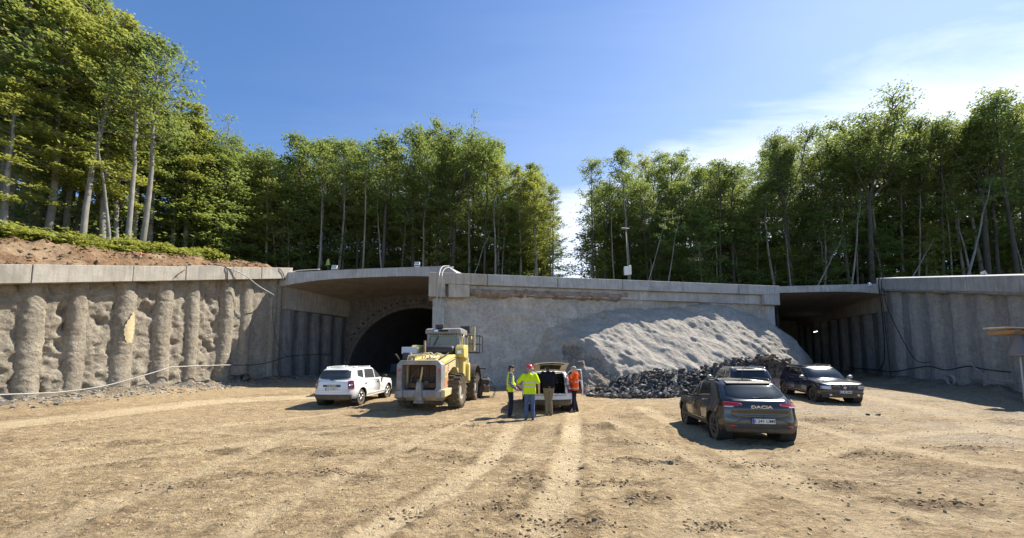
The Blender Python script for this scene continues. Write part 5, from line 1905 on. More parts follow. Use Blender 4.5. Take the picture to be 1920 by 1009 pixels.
HATCH = CarShape(xf=2.08, xr=2.00, W=1.78, nx=14.0, ny=3.4, R=0.335, arch=0.395, ra=-1.28, fa=1.32, sill=0.31, belt=0.98, roof=1.52, rc=-0.3, bump=0.48,
                 top=[(-2.1, 1.06), (-1.2, 1.04), (0.2, 0.98), (0.95, 0.96), (1.5, 0.92), (1.95, 0.84), (2.2, 0.76)],
                 front=[(0.25, 1.95), (0.45, 2.06), (0.65, 2.08), (0.82, 2.02), (0.95, 1.92)],
                 rear=[(0.25, -1.93), (0.42, -2.0), (0.60, -2.0), (0.70, -1.95), (0.85, -1.97), (0.98, -1.90), (1.08, -1.84)],
                 wf=[(0, 1.10), (0.5, 0.66), (0.85, 0.30), (0.95, 0.15), (1.0, 0.0)],
                 wr=[(0, -1.84), (0.35, -1.66), (0.8, -1.38), (0.93, -1.27), (1.0, -1.15)],
                 doors=[(-1.05, -0.03), (0.0, 1.0)], mirror=(0.74, 0.99), rail=(-1.10, 0.0),
                 ws_u=0.150, rw_u=0.128, rw_low=lambda k: 0.10 + 0.20 * np.abs(k) ** 3, tg_u=0.120, tg_z=0.62, tail=(0.078, 0.156, 0.86, 0.985), gr=(0.62, 0.76),
                 side_glass=[('side_window', ((0.05, 0.12), (0.80, 0.12), (0.28, 0.86), (0.05, 0.86))), ('side_window', ((-1.00, 0.22), (-0.03, 0.12), (-0.03, 0.86), (-0.70, 0.86)))])


def car_place(px, py, yaw_world, dx=0.0):
    """car centre on the ground at the pixel"""
    g = ground_at(px, py)
    z = float(gz(g.x, g.y)) + 0.0
    return Vector((g.x, g.y, z))


def wheel_level(root, sh):
    """set the car down so that its tyres touch the site floor"""
    m = Matrix.Rotation(root.rotation_euler.z, 3, 'Z')
    zs = []
    for ax in (sh.ra, sh.fa):
        for s in (-1, 1):
            p = root.location + m @ Vector((ax, s * (sh.W / 2 - 0.115), 0))
            zs.append((ax, floor_z(p.x, p.y)))
    rear = sum(z for a, z in zs if a == sh.ra) / 2
    frontz = sum(z for a, z in zs if a == sh.fa) / 2
    root.location.z = (rear + frontz) / 2 - 0.012
    root.rotation_euler.y = -math.atan2(frontz - rear, sh.fa - sh.ra)


def rear_details(c, sh, kind, plate, badge=None):
    if kind == 'suv_old':
        b1 = MB()
        q = sh.lower(0.0, 0.86)
        b1.box((q[0] - 0.022, 0, 0.865), (0.02, 0.74, 0.085))
        st = obj('badge_strip', b1.mesh('badge_strip', M['trim'], bevel=0.015), c)
        text_obj('badge_letters', badge, 0.075, M['chrome'], st, (q[0] - 0.034, 0, 0.863), (R(90), 0, R(-90)), 0.002, 0.001, 1.35)
        add_plate(c, sh, True, 0.735, plate)
    if kind == 'hatch':
        # letters of the tailgate badge, cut as in the photo
        q = sh.lower(0.0, 0.885)
        text_obj('badge_letters', badge, 0.098, M['chrome'], c, (q[0] - 0.020, 0, 0.885), (R(90), 0, R(-90)), 0.003, 0.002, 1.55)
        add_plate(c, sh, True, 0.565, plate)
        bw = MB()
        pts = [(-2.0, -0.62, 0.50), (-2.03, -0.42, 0.60), (-2.035, 0, 0.645), (-2.03, 0.42, 0.60), (-2.0, 0.62, 0.50)]
        pts = [(float(sh.lower(0.0, 0.6)[0]) - 0.004 + 0.03 * (abs(y) / 0.62) ** 2, y, z) for _, y, z in pts]
        bw.tube(pts, 0.010, 5)
        obj('bumper_crease', bw.mesh('bumper_crease', M['trim']), c)
        dk = MB()
        dk.box((float(sh.lower(0, .5)[0]) - 0.012, 0, 0.415), (0.02, 1.18, 0.055))
        obj('skid_strip', dk.mesh('skid_strip', M['steel_dark'], bevel=0.01), c)
    wi = MB()
    q0, q1 = sh.upper(0.0, 0.14), sh.upper(0.0, 0.20)
    wi.tube([(q0[0] - 0.025, 0.05, q0[2]), (q1[0] - 0.028, -0.28, q1[2] + 0.02)], [0.016, 0.010], 6)
    wi.box((q0[0] - 0.02, 0.05, q0[2] - 0.01), (0.05, 0.12, 0.05))
    obj('rear_wiper', wi.mesh('rear_wiper', M['trim']), c)
    sp = MB()
    q = sh.upper(0.0, 0.95)
    pr_ = [(q[0] - 0.10, q[2] - 0.01), (q[0] + 0.10, q[2] + 0.05), (q[0] + 0.16, q[2] + 0.02), (q[0] - 0.02, q[2] - 0.05)]
    sp.prism(pr_, 'y', -0.52, 0.52)
    obj('roof_spoiler', sp.mesh('roof_spoiler', c.children[0].data.materials[0], bevel=0.012), c)
    an = MB()
    ax, az = (-1.05, sh.roof + 0.0) if kind != 'hatch' else (-0.95, sh.roof - 0.03)
    an.tube([(ax, 0, az - 0.04), (ax - 0.03, 0, az + 0.05), (ax - 0.12, 0, az + 0.34)], [0.022, 0.010, 0.004], 6)
    obj('aerial', an.mesh('aerial', M['trim']), c)
    for s in ((-1, 1) if kind != 'hatch' else ()):
        mf = MB()
        mf.box((sh.ra - 0.39, s * (sh.W / 2 - 0.14), 0.27), (0.012, 0.20, 0.18))
        obj('mud_flap', mf.mesh('mud_flap', M['trim']), c)


def front_details(c, sh, plate):
    add_plate(c, sh, False, 0.56, plate)
    q = sh.lower(1.0, 0.74)
    em = MB()
    em.prism([(-0.07, 0.06), (0.07, 0.06), (0.05, -0.02), (0.0, -0.07), (-0.05, -0.02)], 'x', q[0] + 0.015, q[0] + 0.032)
    e = obj('emblem', em.mesh('emblem', M['alloy'], bevel=0.006), c, (0, 0, 0.74))
    for z in (0.69, 0.79):
        for k in range(8):
            y = -0.52 + k * 0.148
            if abs(y) > 0.1:
                gs = MB()
                gs.box((q[0] + 0.006 - 0.05 * (y / 0.55) ** 2, y, z), (0.03, 0.09, 0.022))
                obj('grille_bar', gs.mesh('grille_bar', M['alloy'], bevel=0.004), c)


def aim(px_a, py_a, px_b, sh, side, a_is_rear, lo, hi):
    """centre and yaw from one tyre's ground contact and the column of the other tyre on the same side; heading searched in lo..hi degrees"""
    a = ground_at(px_a, py_a)
    wb = sh.fa - sh.ra
    best = None
    for i in range(721):
        yaw = R(lerp(lo, hi, i / 720))
        d = Vector((math.cos(yaw), math.sin(yaw), 0))
        b_ = a + d * (wb if a_is_rear else -wb)
        px = 960 + FPX * b_.x / (b_.y * 1.005)
        e = abs(px - px_b)
        if best is None or e < best[0]: best = (e, yaw, d)
    _, yaw, d = best
    lft = Vector((-d.y, d.x, 0))
    c = a + d * (-sh.ra if a_is_rear else -sh.fa) - lft * side * (sh.W / 2 - 0.115)
    return Vector((c.x, c.y, 0)), yaw


# white off-roader beside the portal (rear towards us)
loc, yaw = aim(674, 761.5, 727, SUV, -1, True, 40, 90)
car1 = make_car('parked_car', SUV, M['white_paint'], 'white off-road car with badge strip, parked before the tunnel beside the yellow loader', 'suv', loc, yaw, M['alloy'])
wheel_level(car1, SUV)
rear_details(car1, SUV, 'suv_old', 'CJ 12 JRC', 'DUSTER')

# black hatchback
loc, yaw = aim(1343, 822, 1290, HATCH, 1, True, 80, 140)
car2 = make_car('parked_car', HATCH, M['black_paint'], 'black hatchback seen from behind with bright letters across its tailgate', 'hatch', loc, yaw, M['rim_dark'], rails='trim')
wheel_level(car2, HATCH)
rear_details(car2, HATCH, 'hatch', 'B 241 UME', 'DACIA')
car2.scale = (0.95, 0.95, 0.95)

# dark blue off-roader, front towards us
loc, yaw = aim(1527, 752, 1467, SUV, -1, False, -130, -70)
car3 = make_car('parked_car', SUV, M['blue_paint'], 'dark blue off-road car showing its front, parked before the shaded portal', 'suv', loc, yaw, M['rim_dark'], rails='trim', steer=0.0)
wheel_level(car3, SUV)
front_details(car3, SUV, 'CJ 48 SMA')

# second blue off-roader half hidden behind the hatchback
g = P(1392, 760, 13.6)
car4 = make_car('parked_car', SUV, M['blue_paint'], 'dark blue off-road car half hidden behind the black hatchback', 'suv', Vector((10.36, 17.1, 0)), R(75), M['rim_dark'], rails='steel')
wheel_level(car4, SUV)
rear_details(car4, SUV, 'suv', '', '')

# white off-roader with open tailgate and open door
g = P(1023, 760, 15.6)
car5 = make_car('parked_car', SUV, M['white_paint'], 'white car with raised tailgate and open door, the men gathered behind it', 'suv', Vector((g.x, 16.1, 0)), R(91), M['rim_dark'], open_rear=True, rails='trim')
wheel_level(car5, SUV)


def open_car_fittings(c, sh):
    fl = MB()
    fl.box((-1.55, 0, 0.735), (1.05, 1.16, 0.03))
    obj('boot_floor', fl.mesh('boot_floor', M['interior']), c)
    wl_ = MB()
    for s in (-1, 1):
        wl_.box((-1.55, s * 0.60, 1.02), (1.0, 0.03, 0.58))
    wl_.box((-1.08, 0, 1.02), (0.04, 1.16, 0.60))
    obj('boot_lining', wl_.mesh('boot_lining', M['interior']), c)
    fr = MB()      # body-coloured frame round the opening
    fr.tube([(-2.04, -0.58, 0.74), (-2.02, -0.60, 1.05), (-1.86, -0.57, 1.42), (-1.78, -0.50, 1.50), (-1.76, 0, 1.53), (-1.78, 0.50, 1.50), (-1.86, 0.57, 1.42), (-2.02, 0.60, 1.05), (-2.04, 0.58, 0.74)], 0.028, 7)
    fr.box((-2.05, 0, 0.71), (0.12, 1.24, 0.05))
    obj('boot_frame', fr.mesh('boot_frame', M['white_paint'], smooth=True), c)
    # tailgate swung up about the roof edge
    tg = empty('tailgate', (-1.78, 0, 1.555))
    tg.parent = c
    n, m_ = 17, 9
    k = np.linspace(-1, 1, n)[None, :]
    t = np.linspace(0, 1, m_)[:, None]
    L = 0.98
    wdt = 0.60 + 0.04 * np.sin(t * np.pi)
    X = -t * L + 0.05 * (k ** 2) + 0 * t
    Z = t * 0.30 + 0.10 * np.sin(t * np.pi * 0.9) - 0.05 * k ** 2 + 0.02
    Y = k * wdt
    outer = np.stack([X, Y, Z + 0.035], -1)
    inner = np.stack([X, Y * 0.985, Z], -1)
    v = np.concatenate([outer.reshape(-1, 3), inner.reshape(-1, 3)])
    f = grid_faces(m_, n)
    nb = n * m_
    ring = [j for j in range(n)] + [i * n + n - 1 for i in range(1, m_)] + [(m_ - 1) * n + j for j in range(n - 2, -1, -1)] + [i * n for i in range(m_ - 2, 0, -1)]
    rim = np.array([(ring[i], ring[(i + 1) % len(ring)], nb + ring[(i + 1) % len(ring)], nb + ring[i]) for i in range(len(ring))])
    obj('skin', mesh('skin', v, np.concatenate([f, f[:, ::-1] + nb, rim]), M['cream_paint'], True), tg)
    s1 = slice(1, 5)
    win = inner[1:5, 3:14] + np.array([0, 0, -0.006])
    obj('glass', mesh('glass', win.reshape(-1, 3), grid_faces(4, 11), M['glass'], True), tg)
    rec = inner[5:8, 2:15] + np.array([0, 0, -0.008])
    obj('latch_recess', mesh('latch_recess', rec.reshape(-1, 3), grid_faces(3, 13), M['interior'], True), tg)
    la = MB()
    la.box((-0.95, 0, 0.32), (0.06, 0.10, 0.04))
    obj('latch', la.mesh('latch', M['steel_dark']), tg)
    for s in (-1, 1):
        la = MB()
        la.tube([(-0.05, s * 0.55, -0.02), (-0.16, s * 0.57, -0.42)], 0.012, 6)
        obj('strut', la.mesh('strut', M['steel_dark']), tg)
    # right front door standing open
    dr = empty('door', (1.0, -0.88, 0))
    dr.parent = c
    dr.rotation_euler = (0, 0, R(62))
    pm_ = MB()
    pm_.prism([(0.0, 0.42), (-1.0, 0.42), (-1.02, 0.75), (-0.98, 1.04), (0.0, 1.03)], 'y', -0.045, 0.035)
    obj('door_skin', pm_.mesh('door_skin', M['white_paint'], bevel=0.015), dr)
    cd = MB()
    cd.prism([(-0.06, 0.47), (-0.94, 0.47), (-0.95, 0.75), (-0.92, 0.99), (-0.06, 0.98)], 'y', 0.036, 0.075)
    obj('door_card', cd.mesh('door_card', M['interior'], bevel=0.02), dr)
    lw = MB()
    lw.prism([(-0.62, 0.43), (-0.99, 0.43), (-1.0, 0.66), (-0.62, 0.66)], 'y', 0.076, 0.095)
    obj('door_pocket', lw.mesh('door_pocket', M['maroon'], bevel=0.02), dr)
    wf_ = MB()
    wf_.tube([(-0.02, 0, 1.03), (-0.48, 0.10, 1.46), (-0.62, 0.13, 1.50), (-0.95, 0.13, 1.50), (-0.98, 0, 1.03)], 0.026, 6)
    obj('window_frame', wf_.mesh('window_frame', M['white_paint'], smooth=True), dr)
    wg = mesh('window_glass', [(-0.04, 0.0, 1.03), (-0.48, 0.09, 1.45), (-0.94, 0.125, 1.49), (-0.97, 0.0, 1.03)], [(0, 1, 2, 3)], M['glass'])
    obj('window_glass', wg, dr)


open_car_fittings(car5, SUV)
# the load in the boot
def duffel(root_name, label, world):
    o = empty(root_name, world)
    tag(o, label, 'bag')
    v, f = ellipsoid((0, 0, 0.16), (0.22, 0.28, 0.17), 18, 12)
    vv = np.array(v)
    vv = vv + 0.02 * np.stack([fbm(vv[:, 0] * 9, vv[:, 1] * 9, vv[:, 2] * 9, seed=5 + i, oct=2) for i in range(3)], 1)
    obj('sack', mesh('sack', vv, f, M['orange_bag'], True), o)
    st = MB()
    st.tube([(-0.2, -0.1, 0.2), (-0.22, -0.04, 0.36), (-0.22, 0.06, 0.36), (-0.2, 0.12, 0.2)], 0.014, 6)
    obj('strap', st.mesh('strap', M['interior']), o)
    return o


mw = Matrix.Translation(car5.location) @ car5.rotation_euler.to_matrix().to_4x4()
bag = duffel('orange_bag', 'orange bag lying in the open boot of the white car', mw @ Vector((-1.80, 0.02, 0.755)))

# ================================================================== yellow tunnel loader
M['lo_yellow'] = plain('worn yellow paint', (0.60, 0.48, 0.22), 0.55, dust=0.8, dustcol=(0.45, 0.38, 0.27))
M['lo_bright'] = plain('bright yellow paint', (0.70, 0.53, 0.13), 0.5, dust=0.75, dustcol=(0.5, 0.42, 0.27))
M['lo_orange'] = plain('faded orange panel', (0.55, 0.22, 0.09), 0.6, dust=0.4)
M['lo_grey'] = surface('scraped grey steel', (0.17, 0.172, 0.175), (0.34, 0.335, 0.325), 4.0, 0.65, 0.4, 14, c3=(0.26, 0.20, 0.14), s3=2.2, metallic=0.2)
M['lo_dark'] = surface('oily dark steel', (0.03, 0.028, 0.026), (0.09, 0.075, 0.06), 5.0, 0.7, 0.3, 30)
M['lo_rust'] = surface('rusty radiator', (0.13, 0.075, 0.045), (0.26, 0.16, 0.10), 6.0, 0.9, 0.5, 40)
M['lo_glass'] = plain('cab glass', (0.10, 0.105, 0.09), 0.12, spec=0.7, dust=0.6, dustcol=(0.40, 0.37, 0.28))
M['lo_cream'] = plain('cream hose', (0.62, 0.53, 0.33), 0.6)
M['lo_pink'] = plain('pink notice', (0.75, 0.30, 0.36), 0.6)
M['lo_pale'] = plain('pale panel', (0.55, 0.60, 0.68), 0.5)


M['cable_black'] = plain('hydraulic rubber', (0.02, 0.02, 0.021), 0.6)


class LW:
    ra, fa, W = -1.35, 1.35, 2.26


loc, yaw = aim(856, 766.5, 886, LW, 1, False, -115, -75)
lo = empty('tunnel_loader', loc, yaw)
lo.location.z = float(gz(loc.x, loc.y)) - 0.02
tag(lo, 'yellow tunnel loader with big lugged tyres and grey radiator guard facing us', 'loader')


def ring_prism(outer, inner, axis_x0, axis_x1):
    n = len(outer)
    vs = []
    for x in (axis_x0, axis_x1):
        vs += [(x, y, z) for y, z in outer] + [(x, y, z) for y, z in inner]
    fs = []
    for i in range(n):
        j = (i + 1) % n
        fs += [(i, j, n + j, n + i), (2 * n + i, 3 * n + i, 3 * n + j, 2 * n + j), (i, 2 * n + i, 2 * n + j, j), (n + i, n + j, 3 * n + j, 3 * n + i)]
    m = MB()
    m.add(vs, fs)
    return m


# radiator guard
outer = [(-0.80, 0.50), (0.80, 0.50), (0.86, 0.80), (0.86, 1.72), (0.72, 1.88), (-0.72, 1.88), (-0.86, 1.72), (-0.86, 0.80)]
inner = [(-0.62, 0.78), (0.62, 0.78), (0.66, 0.90), (0.66, 1.66), (0.60, 1.71), (-0.60, 1.71), (-0.66, 1.66), (-0.66, 0.90)]
ring_prism(outer, inner, 2.45, 2.92).build('radiator_guard', M['lo_grey'], lo, bevel=0.015)
for y0, y1 in ((-0.88, -0.60), (0.66, 0.88)):
    q = MB()
    q.prism([(2.60, 0.36), (3.02, 0.50), (3.02, 0.76), (2.60, 0.80)], 'y', y0, y1)
    q.build('bumper_horn', M['lo_grey'], lo, bevel=0.015)
q = MB()
q.prism([(1.55, 0.62), (2.96, 0.52), (2.96, 0.80), (1.80, 0.84), (1.55, 0.92)], 'y', 0.80, 1.02)
q.build('side_guard', M['lo_yellow'], lo, bevel=0.02)
q = MB()
q.prism([(0.9, 0.42), (2.5, 0.36), (2.75, 0.52), (2.5, 0.75), (0.9, 0.75)], 'y', -0.70, 0.74)
q.build('belly_plate', M['lo_yellow'], lo, bevel=0.02)
for y in (-0.76, 0.76):
    q = MB(); q.lathe([(0, 0.03), (0.05, 0.025), (0.06, 0.0)], 12, 'x', (2.92, y, 1.52)); q.build('marker_lamp', M['tail_red'], lo)
q = MB(); q.tube([(0.05, 0.86, 2.10), (0.05, 0.90, 2.95), (-0.25, 0.88, 3.10)], 0.018, 6); q.build('grab_rail', M['lo_bright'], lo, smooth=True)
q = MB(); q.tube([(2.30, -0.45, 1.90), (2.10, -0.50, 2.08), (1.60, -0.52, 2.16), (1.0, -0.50, 2.22), (0.7, -0.4, 2.3)], 0.03, 7); q.build('hydraulic_hose', M['cable_black'], lo, smooth=True)
q = MB(); q.tube([(2.30, 0.55, 1.90), (2.05, 0.60, 2.02), (1.4, 0.58, 2.14), (0.8, 0.5, 2.26)], 0.03, 7); q.build('hydraulic_hose', M['cable_black'], lo, smooth=True)
q = MB(); q.lathe([(0, 0.62), (0.055, 0.62), (0.055, 0.1), (0.075, 0.08), (0.075, 0), (0, 0)], 12, 'z', (0.95, -0.52, 2.14)); q.build('exhaust_stack', M['lo_rust'], lo, smooth=True)
# engine bay seen through the guard
q = MB()
q.box((2.28, 0, 1.20), (0.10, 1.34, 1.0))
q.build('engine_bay', M['lo_dark'], lo)
for y in (-0.36, 0.02, 0.40):
    q = MB()
    q.box((2.35, y, 1.47), (0.05, 0.33, 0.40))
    rd = q.build('radiator_core', M['lo_rust'], lo, bevel=0.01)
    fn = MB()
    for k in range(7):
        fn.box((2.385, y - 0.132 + k * 0.044, 1.47), (0.02, 0.014, 0.37))
    fn.build('cooling_fins', M['lo_dark'], rd)
q = MB()
q.box((2.40, 0, 0.93), (0.16, 1.24, 0.16)); q.box((2.46, -0.3, 0.90), (0.14, 0.26, 0.12)); q.box((2.46, 0.38, 0.90), (0.14, 0.34, 0.10))
q.tube([(2.45, -0.5, 0.9), (2.5, -0.44, 1.25), (2.42, -0.18, 1.58)], 0.022, 6); q.tube([(2.42, -0.58, 0.8), (2.50, -0.50, 1.02)], 0.03, 6)
q.lathe([(0.0, 0.0), (0.09, 0.0), (0.09, 0.1), (0.0, 0.1)], 12, 'x', (2.42, 0.15, 1.02)); q.lathe([(0.0, 0.0), (0.07, 0.0), (0.07, 0.1), (0.0, 0.1)], 12, 'x', (2.42, -0.15, 1.10))
q.build('engine_fittings', M['lo_rust'], lo)
q = MB()      # towing hitch
q.prism([(-0.15, 0.38), (0.17, 0.38), (0.15, 0.62), (0.10, 1.08), (-0.06, 1.08), (-0.12, 0.62)], 'x', 2.70, 2.98)
q.box((2.93, 0.02, 0.34), (0.16, 0.36, 0.09))
q.build('tow_hitch', M['lo_grey'], lo, bevel=0.02)
q = MB()
q.tube([(2.86, 0.03, 1.02), (2.88, 0.10, 1.38), (2.90, 0.13, 1.62)], [0.035, 0.032, 0.030], 8)
q.build('hitch_lever', M['lo_yellow'], lo, smooth=True)
# bonnet
q = MB()
q.prism([(2.44, 1.86), (0.95, 2.16), (0.25, 2.16), (0.25, 2.02), (0.95, 2.02), (2.44, 1.70)], 'y', -0.72, 0.80)
q.build('bonnet', M['lo_bright'], lo, bevel=0.03)
q = MB()
q.prism([(2.20, 0.82), (2.20, 1.75), (0.95, 2.015), (0.10, 2.015), (0.10, 1.1), (0.75, 1.62), (1.30, 1.62), (1.95, 1.35), (1.95, 0.82)], 'y', -0.74, 0.82)
q.prism([(2.199, 0.82), (2.46, 0.82), (2.46, 1.70), (2.199, 1.75)], 'y', 0.70, 0.82)
q.prism([(2.199, 0.82), (2.46, 0.82), (2.46, 1.70), (2.199, 1.75)], 'y', -0.74, -0.62)
q.build('engine_casing', M['lo_yellow'], lo, bevel=0.02)
q = MB()
q.prism([(2.40, 1.20), (1.98, 1.22), (1.98, 0.80), (2.40, 0.84)], 'y', 0.825, 0.845)
dp = q.build('service_panel', M['lo_orange'], lo, bevel=0.004)
q = MB(); q.prism([(2.40, 1.66), (2.02, 1.74), (2.02, 1.235), (2.40, 1.215)], 'y', 0.825, 0.845)
up_ = q.build('service_panel', M['lo_yellow'], lo, bevel=0.004)
q = MB(); q.box((2.11, 0.848, 1.53), (0.15, 0.006, 0.24)); q.build('notice', M['lo_pink'], up_)
q = MB(); q.box((2.28, 0.848, 1.36), (0.06, 0.006, 0.13)); q.build('access_hole', M['interior'], up_)
q = MB(); q.tube([(2.06, 0.85, 1.08), (2.04, 0.86, 1.02), (2.08, 0.86, 0.98)], 0.014, 5); q.build('latch', M['interior'], dp)
for z in (1.50, 1.60, 1.70):
    q = MB(); q.box((1.90, 0.825, z), (0.08, 0.02, 0.03)); q.build('vent_slot', M['interior'], lo)
q = MB(); q.prism([(2.40, 1.72), (0.98, 2.0), (0.98, 1.965), (2.40, 1.685)], 'y', 0.823, 0.838); q.build('bonnet_seam', M['interior'], lo)
# hoses over the bonnet
for k, (y, x, r_) in enumerate(((-0.05, 2.0, 0.17), (0.03, 1.85, 0.19), (0.30, 1.75, 0.17), (0.36, 1.65, 0.16))):
    q = MB()
    pts = [(x + 0.03 * math.sin(3 * a), y + r_ * 1.0 * math.cos(a), 1.98 + r_ * 1.2 * math.sin(a)) for a in np.linspace(-0.5, math.pi + 0.5, 14)]
    q.tube(pts, 0.026, 7)
    q.build('hose_loop', M['lo_cream'], lo, smooth=True)
q = MB()
for k in range(6):
    q.tube([(2.15, 0.0 + 0.07 * k, 1.93), (1.95, 0.02 + 0.07 * k, 2.03), (1.7, 0.02 + 0.06 * k, 2.06)], 0.026, 6)
q.build('hose_bundle', M['lo_cream'], lo, smooth=True)
q = MB()
q.tube([(2.50, -0.62, 1.88), (2.46, -0.60, 2.06), (2.3, -0.50, 2.09), (2.2, -0.20, 2.09), (2.2, 0.0, 2.09)], 0.026, 7)
q.build('hand_rail', M['lo_cream'], lo, smooth=True)
q = MB()
q.tube([(2.5, -0.92, 1.88), (2.55, -0.98, 2.0), (2.62, -1.06, 2.13)], [0.02, 0.03, 0.045], 7)
q.box((2.3, -0.74, 2.05), (0.18, 0.26, 0.28))
q.build('mirror_arm', M['trim'], lo, bevel=0.01)
q = MB(); q.box((2.34, -0.58, 2.05), (0.10, 0.08, 0.30)); q.build('mirror_bracket', M['lo_grey'], lo, bevel=0.01)
# tank and filter behind the bonnet
q = MB()
q.lathe([(0, -0.72), (0.17, -0.72), (0.20, -0.66), (0.20, 0.62), (0.17, 0.68), (0, 0.68)], 18, 'y', (0.62, -0.02, 2.36))
q.build('air_filter', M['steel_dark'], lo, smooth=True)
for y in (-1.08, 0.92):
    q = MB()
    yy0, yy1 = (y - 0.20, y + 0.20)
    q.prism([(0.30, 2.02), (0.62, 2.06), (0.66, 2.44), (0.52, 2.60), (-0.10, 2.62), (-0.16, 2.02)], 'y', yy0, yy1)
    fd = q.build('lamp_pod', M['lo_bright'], lo, bevel=0.05, seg=2)
    ln = MB(); ln.box((0.665, y, 2.28), (0.02, 0.22, 0.16)); ln.build('work_lamp', M['lamp_clear'], fd, bevel=0.01)
q = MB(); q.box((0.20, -1.15, 2.36), (0.9, 0.10, 0.32)); q.box((0.67, -1.30, 2.36), (0.05, 0.72, 0.30)); q.build('side_panel', M['lo_pale'], lo, bevel=0.01)
q = MB(); q.prism([(-0.15, 1.15), (0.28, 1.15), (0.28, 2.05), (-0.15, 2.05)], 'y', 0.74, 1.0); q.build('pillar', M['lo_bright'], lo, bevel=0.03)
# cab
cab_o = [(-0.80, 2.0), (0.74, 2.0), (0.80, 2.3), (0.72, 3.16), (-0.74, 3.16), (-0.84, 2.3)]
cab_i = [(-0.68, 2.10), (0.60, 2.10), (0.66, 2.3), (0.60, 3.03), (-0.63, 3.03), (-0.71, 2.3)]
ring_prism(cab_o, cab_i, -0.10, 0.0).build('cab_front_frame', M['lo_grey'], lo, bevel=0.015)
q = MB(); q.add([(-0.05, -0.70, 2.1), (-0.05, 0.64, 2.1), (-0.05, 0.62, 3.05), (-0.05, -0.66, 3.05)], [(0, 1, 2, 3)]); q.build('windscreen', M['lo_glass'], lo)
q = MB()
q.prism([(-0.02, 3.12), (0.10, 3.16), (0.06, 3.34), (-0.15, 3.40), (-1.35, 3.38), (-1.42, 3.12)], 'y', -0.84, 0.82)
q.build('cab_roof', M['lo_grey'], lo, bevel=0.06, seg=2)
q = MB()
for x in (-0.12, -0.70, -1.30):
    q.box((x, 0.75, 2.58), (0.09, 0.06, 1.12)); q.box((x, -0.77, 2.58), (0.09, 0.06, 1.12))
q.box((-0.70, 0.76, 2.06), (1.25, 0.07, 0.14)); q.box((-0.70, -0.78, 2.06), (1.25, 0.07, 0.14)); q.box((-1.32, 0, 2.55), (0.05, 1.5, 1.1))
q.build('cab_posts', M['lo_grey'], lo, bevel=0.012)
for y in (0.755, -0.775):
    q = MB(); q.box((-0.70, y, 2.60), (1.1, 0.012, 0.95)); q.build('side_glass', M['lo_glass'], lo)
q = MB()
for k in range(11):
    q.box((0.012, -0.60 + k * 0.12, 3.10), (0.02, 0.05, 0.05))
q.build('roof_grille', M['interior'], lo)
q = MB()
pts = [(0.03, -0.30 + 0.27 * math.cos(a), 2.34 + 0.24 * math.sin(a)) for a in np.linspace(0, 2 * math.pi, 22)]
q.tube(pts, 0.016, 6)
pts = [(0.03, 0.12 + 0.30 * math.cos(a), 2.34 + 0.22 * math.sin(a)) for a in np.linspace(0, math.pi, 14)]
q.tube(pts, 0.016, 6)
q.tube([(0.03, -0.66, 2.2), (0.03, -0.40, 2.72), (0.03, -0.26, 3.02)], 0.018, 6)
q.build('guard_bars', M['interior'], lo)
q = MB(); q.box((-0.10, -0.20, 3.48), (0.22, 0.36, 0.16)); q.build('beacon_box', M['trim'], lo, bevel=0.015)
q = MB(); q.box((0.10, -0.32, 3.27), (0.03, 0.18, 0.10)); q.build('roof_lamp', M['lamp_clear'], lo, bevel=0.01)
q = MB(); q.box((0.10, 0.03, 3.27), (0.03, 0.42, 0.10)); q.build('roof_vent', M['interior'], lo, bevel=0.01)
q = MB(); q.box((-1.30, 0.70, 3.44), (0.34, 0.46, 0.34)); q.build('lamp_box', M['trim'], lo, bevel=0.015)
# work basket behind the cab
q = MB()
bx0, bx1, by0, by1, bz0, bz1 = -2.5, -1.75, 0.55, 1.28, 2.36, 3.20
for x in (bx0, bx1):
    for y in (by0, by1):
        q.tube([(x, y, bz0), (x, y, bz1)], 0.022, 6)
for z in (bz0, (bz0 + bz1) / 2, bz1):
    q.tube([(bx0, by0, z), (bx1, by0, z), (bx1, by1, z), (bx0, by1, z), (bx0, by0, z)], 0.018, 6)
for k in range(1, 6):
    y = lerp(by0, by1, k / 6)
    q.tube([(bx1, y, bz0), (bx1, y, bz1)], 0.010, 5)
q.build('work_basket', M['lo_dark'], lo)
q = MB()
q.tube([(-1.7, 0.66, 3.56), (-1.7, 1.06, 3.56)], 0.04, 6); q.tube([(-1.7, 1.02, 2.45), (-1.7, 1.04, 3.62)], 0.045, 6); q.tube([(-1.7, 0.70, 2.5), (-1.7, 0.70, 3.6)], 0.03, 6)
q.box((-1.9, 0.85, 2.72), (0.3, 0.30, 0.55)); q.box((-1.85, 0.75, 3.12), (0.16, 0.22, 0.16))
q.build('basket_mast', M['lo_cream'], lo)
q = MB(); q.prism([(-2.3, 1.3), (1.1, 1.3), (1.1, 0.72), (-2.3, 0.72)], 'y', -0.55, 0.55); q.build('chassis', M['lo_dark'], lo, bevel=0.02)
q = MB(); q.prism([(-2.3, 1.3), (-2.3, 2.1), (0.1, 2.1), (0.1, 1.3)], 'y', -0.62, 0.62); q.build('rear_body', M['lo_yellow'], lo, bevel=0.03)
q = MB(); q.prism([(-2.2, 1.0), (-2.2, 1.5), (-3.6, 1.9), (-4.1, 0.5), (-3.9, 0.5), (-3.4, 1.3)], 'y', -0.35, 0.35); q.build('boom', M['lo_yellow'], lo, bevel=0.03)
for s in (-1, 1):      # rear mudguards
    q = MB()
    an = np.linspace(R(20), R(165), 12)
    pr_ = [(-1.35 + 0.86 * math.cos(a), 0.86 + 0.92 * math.sin(a)) for a in an] + [(-1.35 + 0.80 * math.cos(a), 0.86 + 0.86 * math.sin(a)) for a in an[::-1]]
    q.prism(pr_, 'y', s * 0.72, s * 1.30)
    q.build('mudguard', M['trim'], lo)
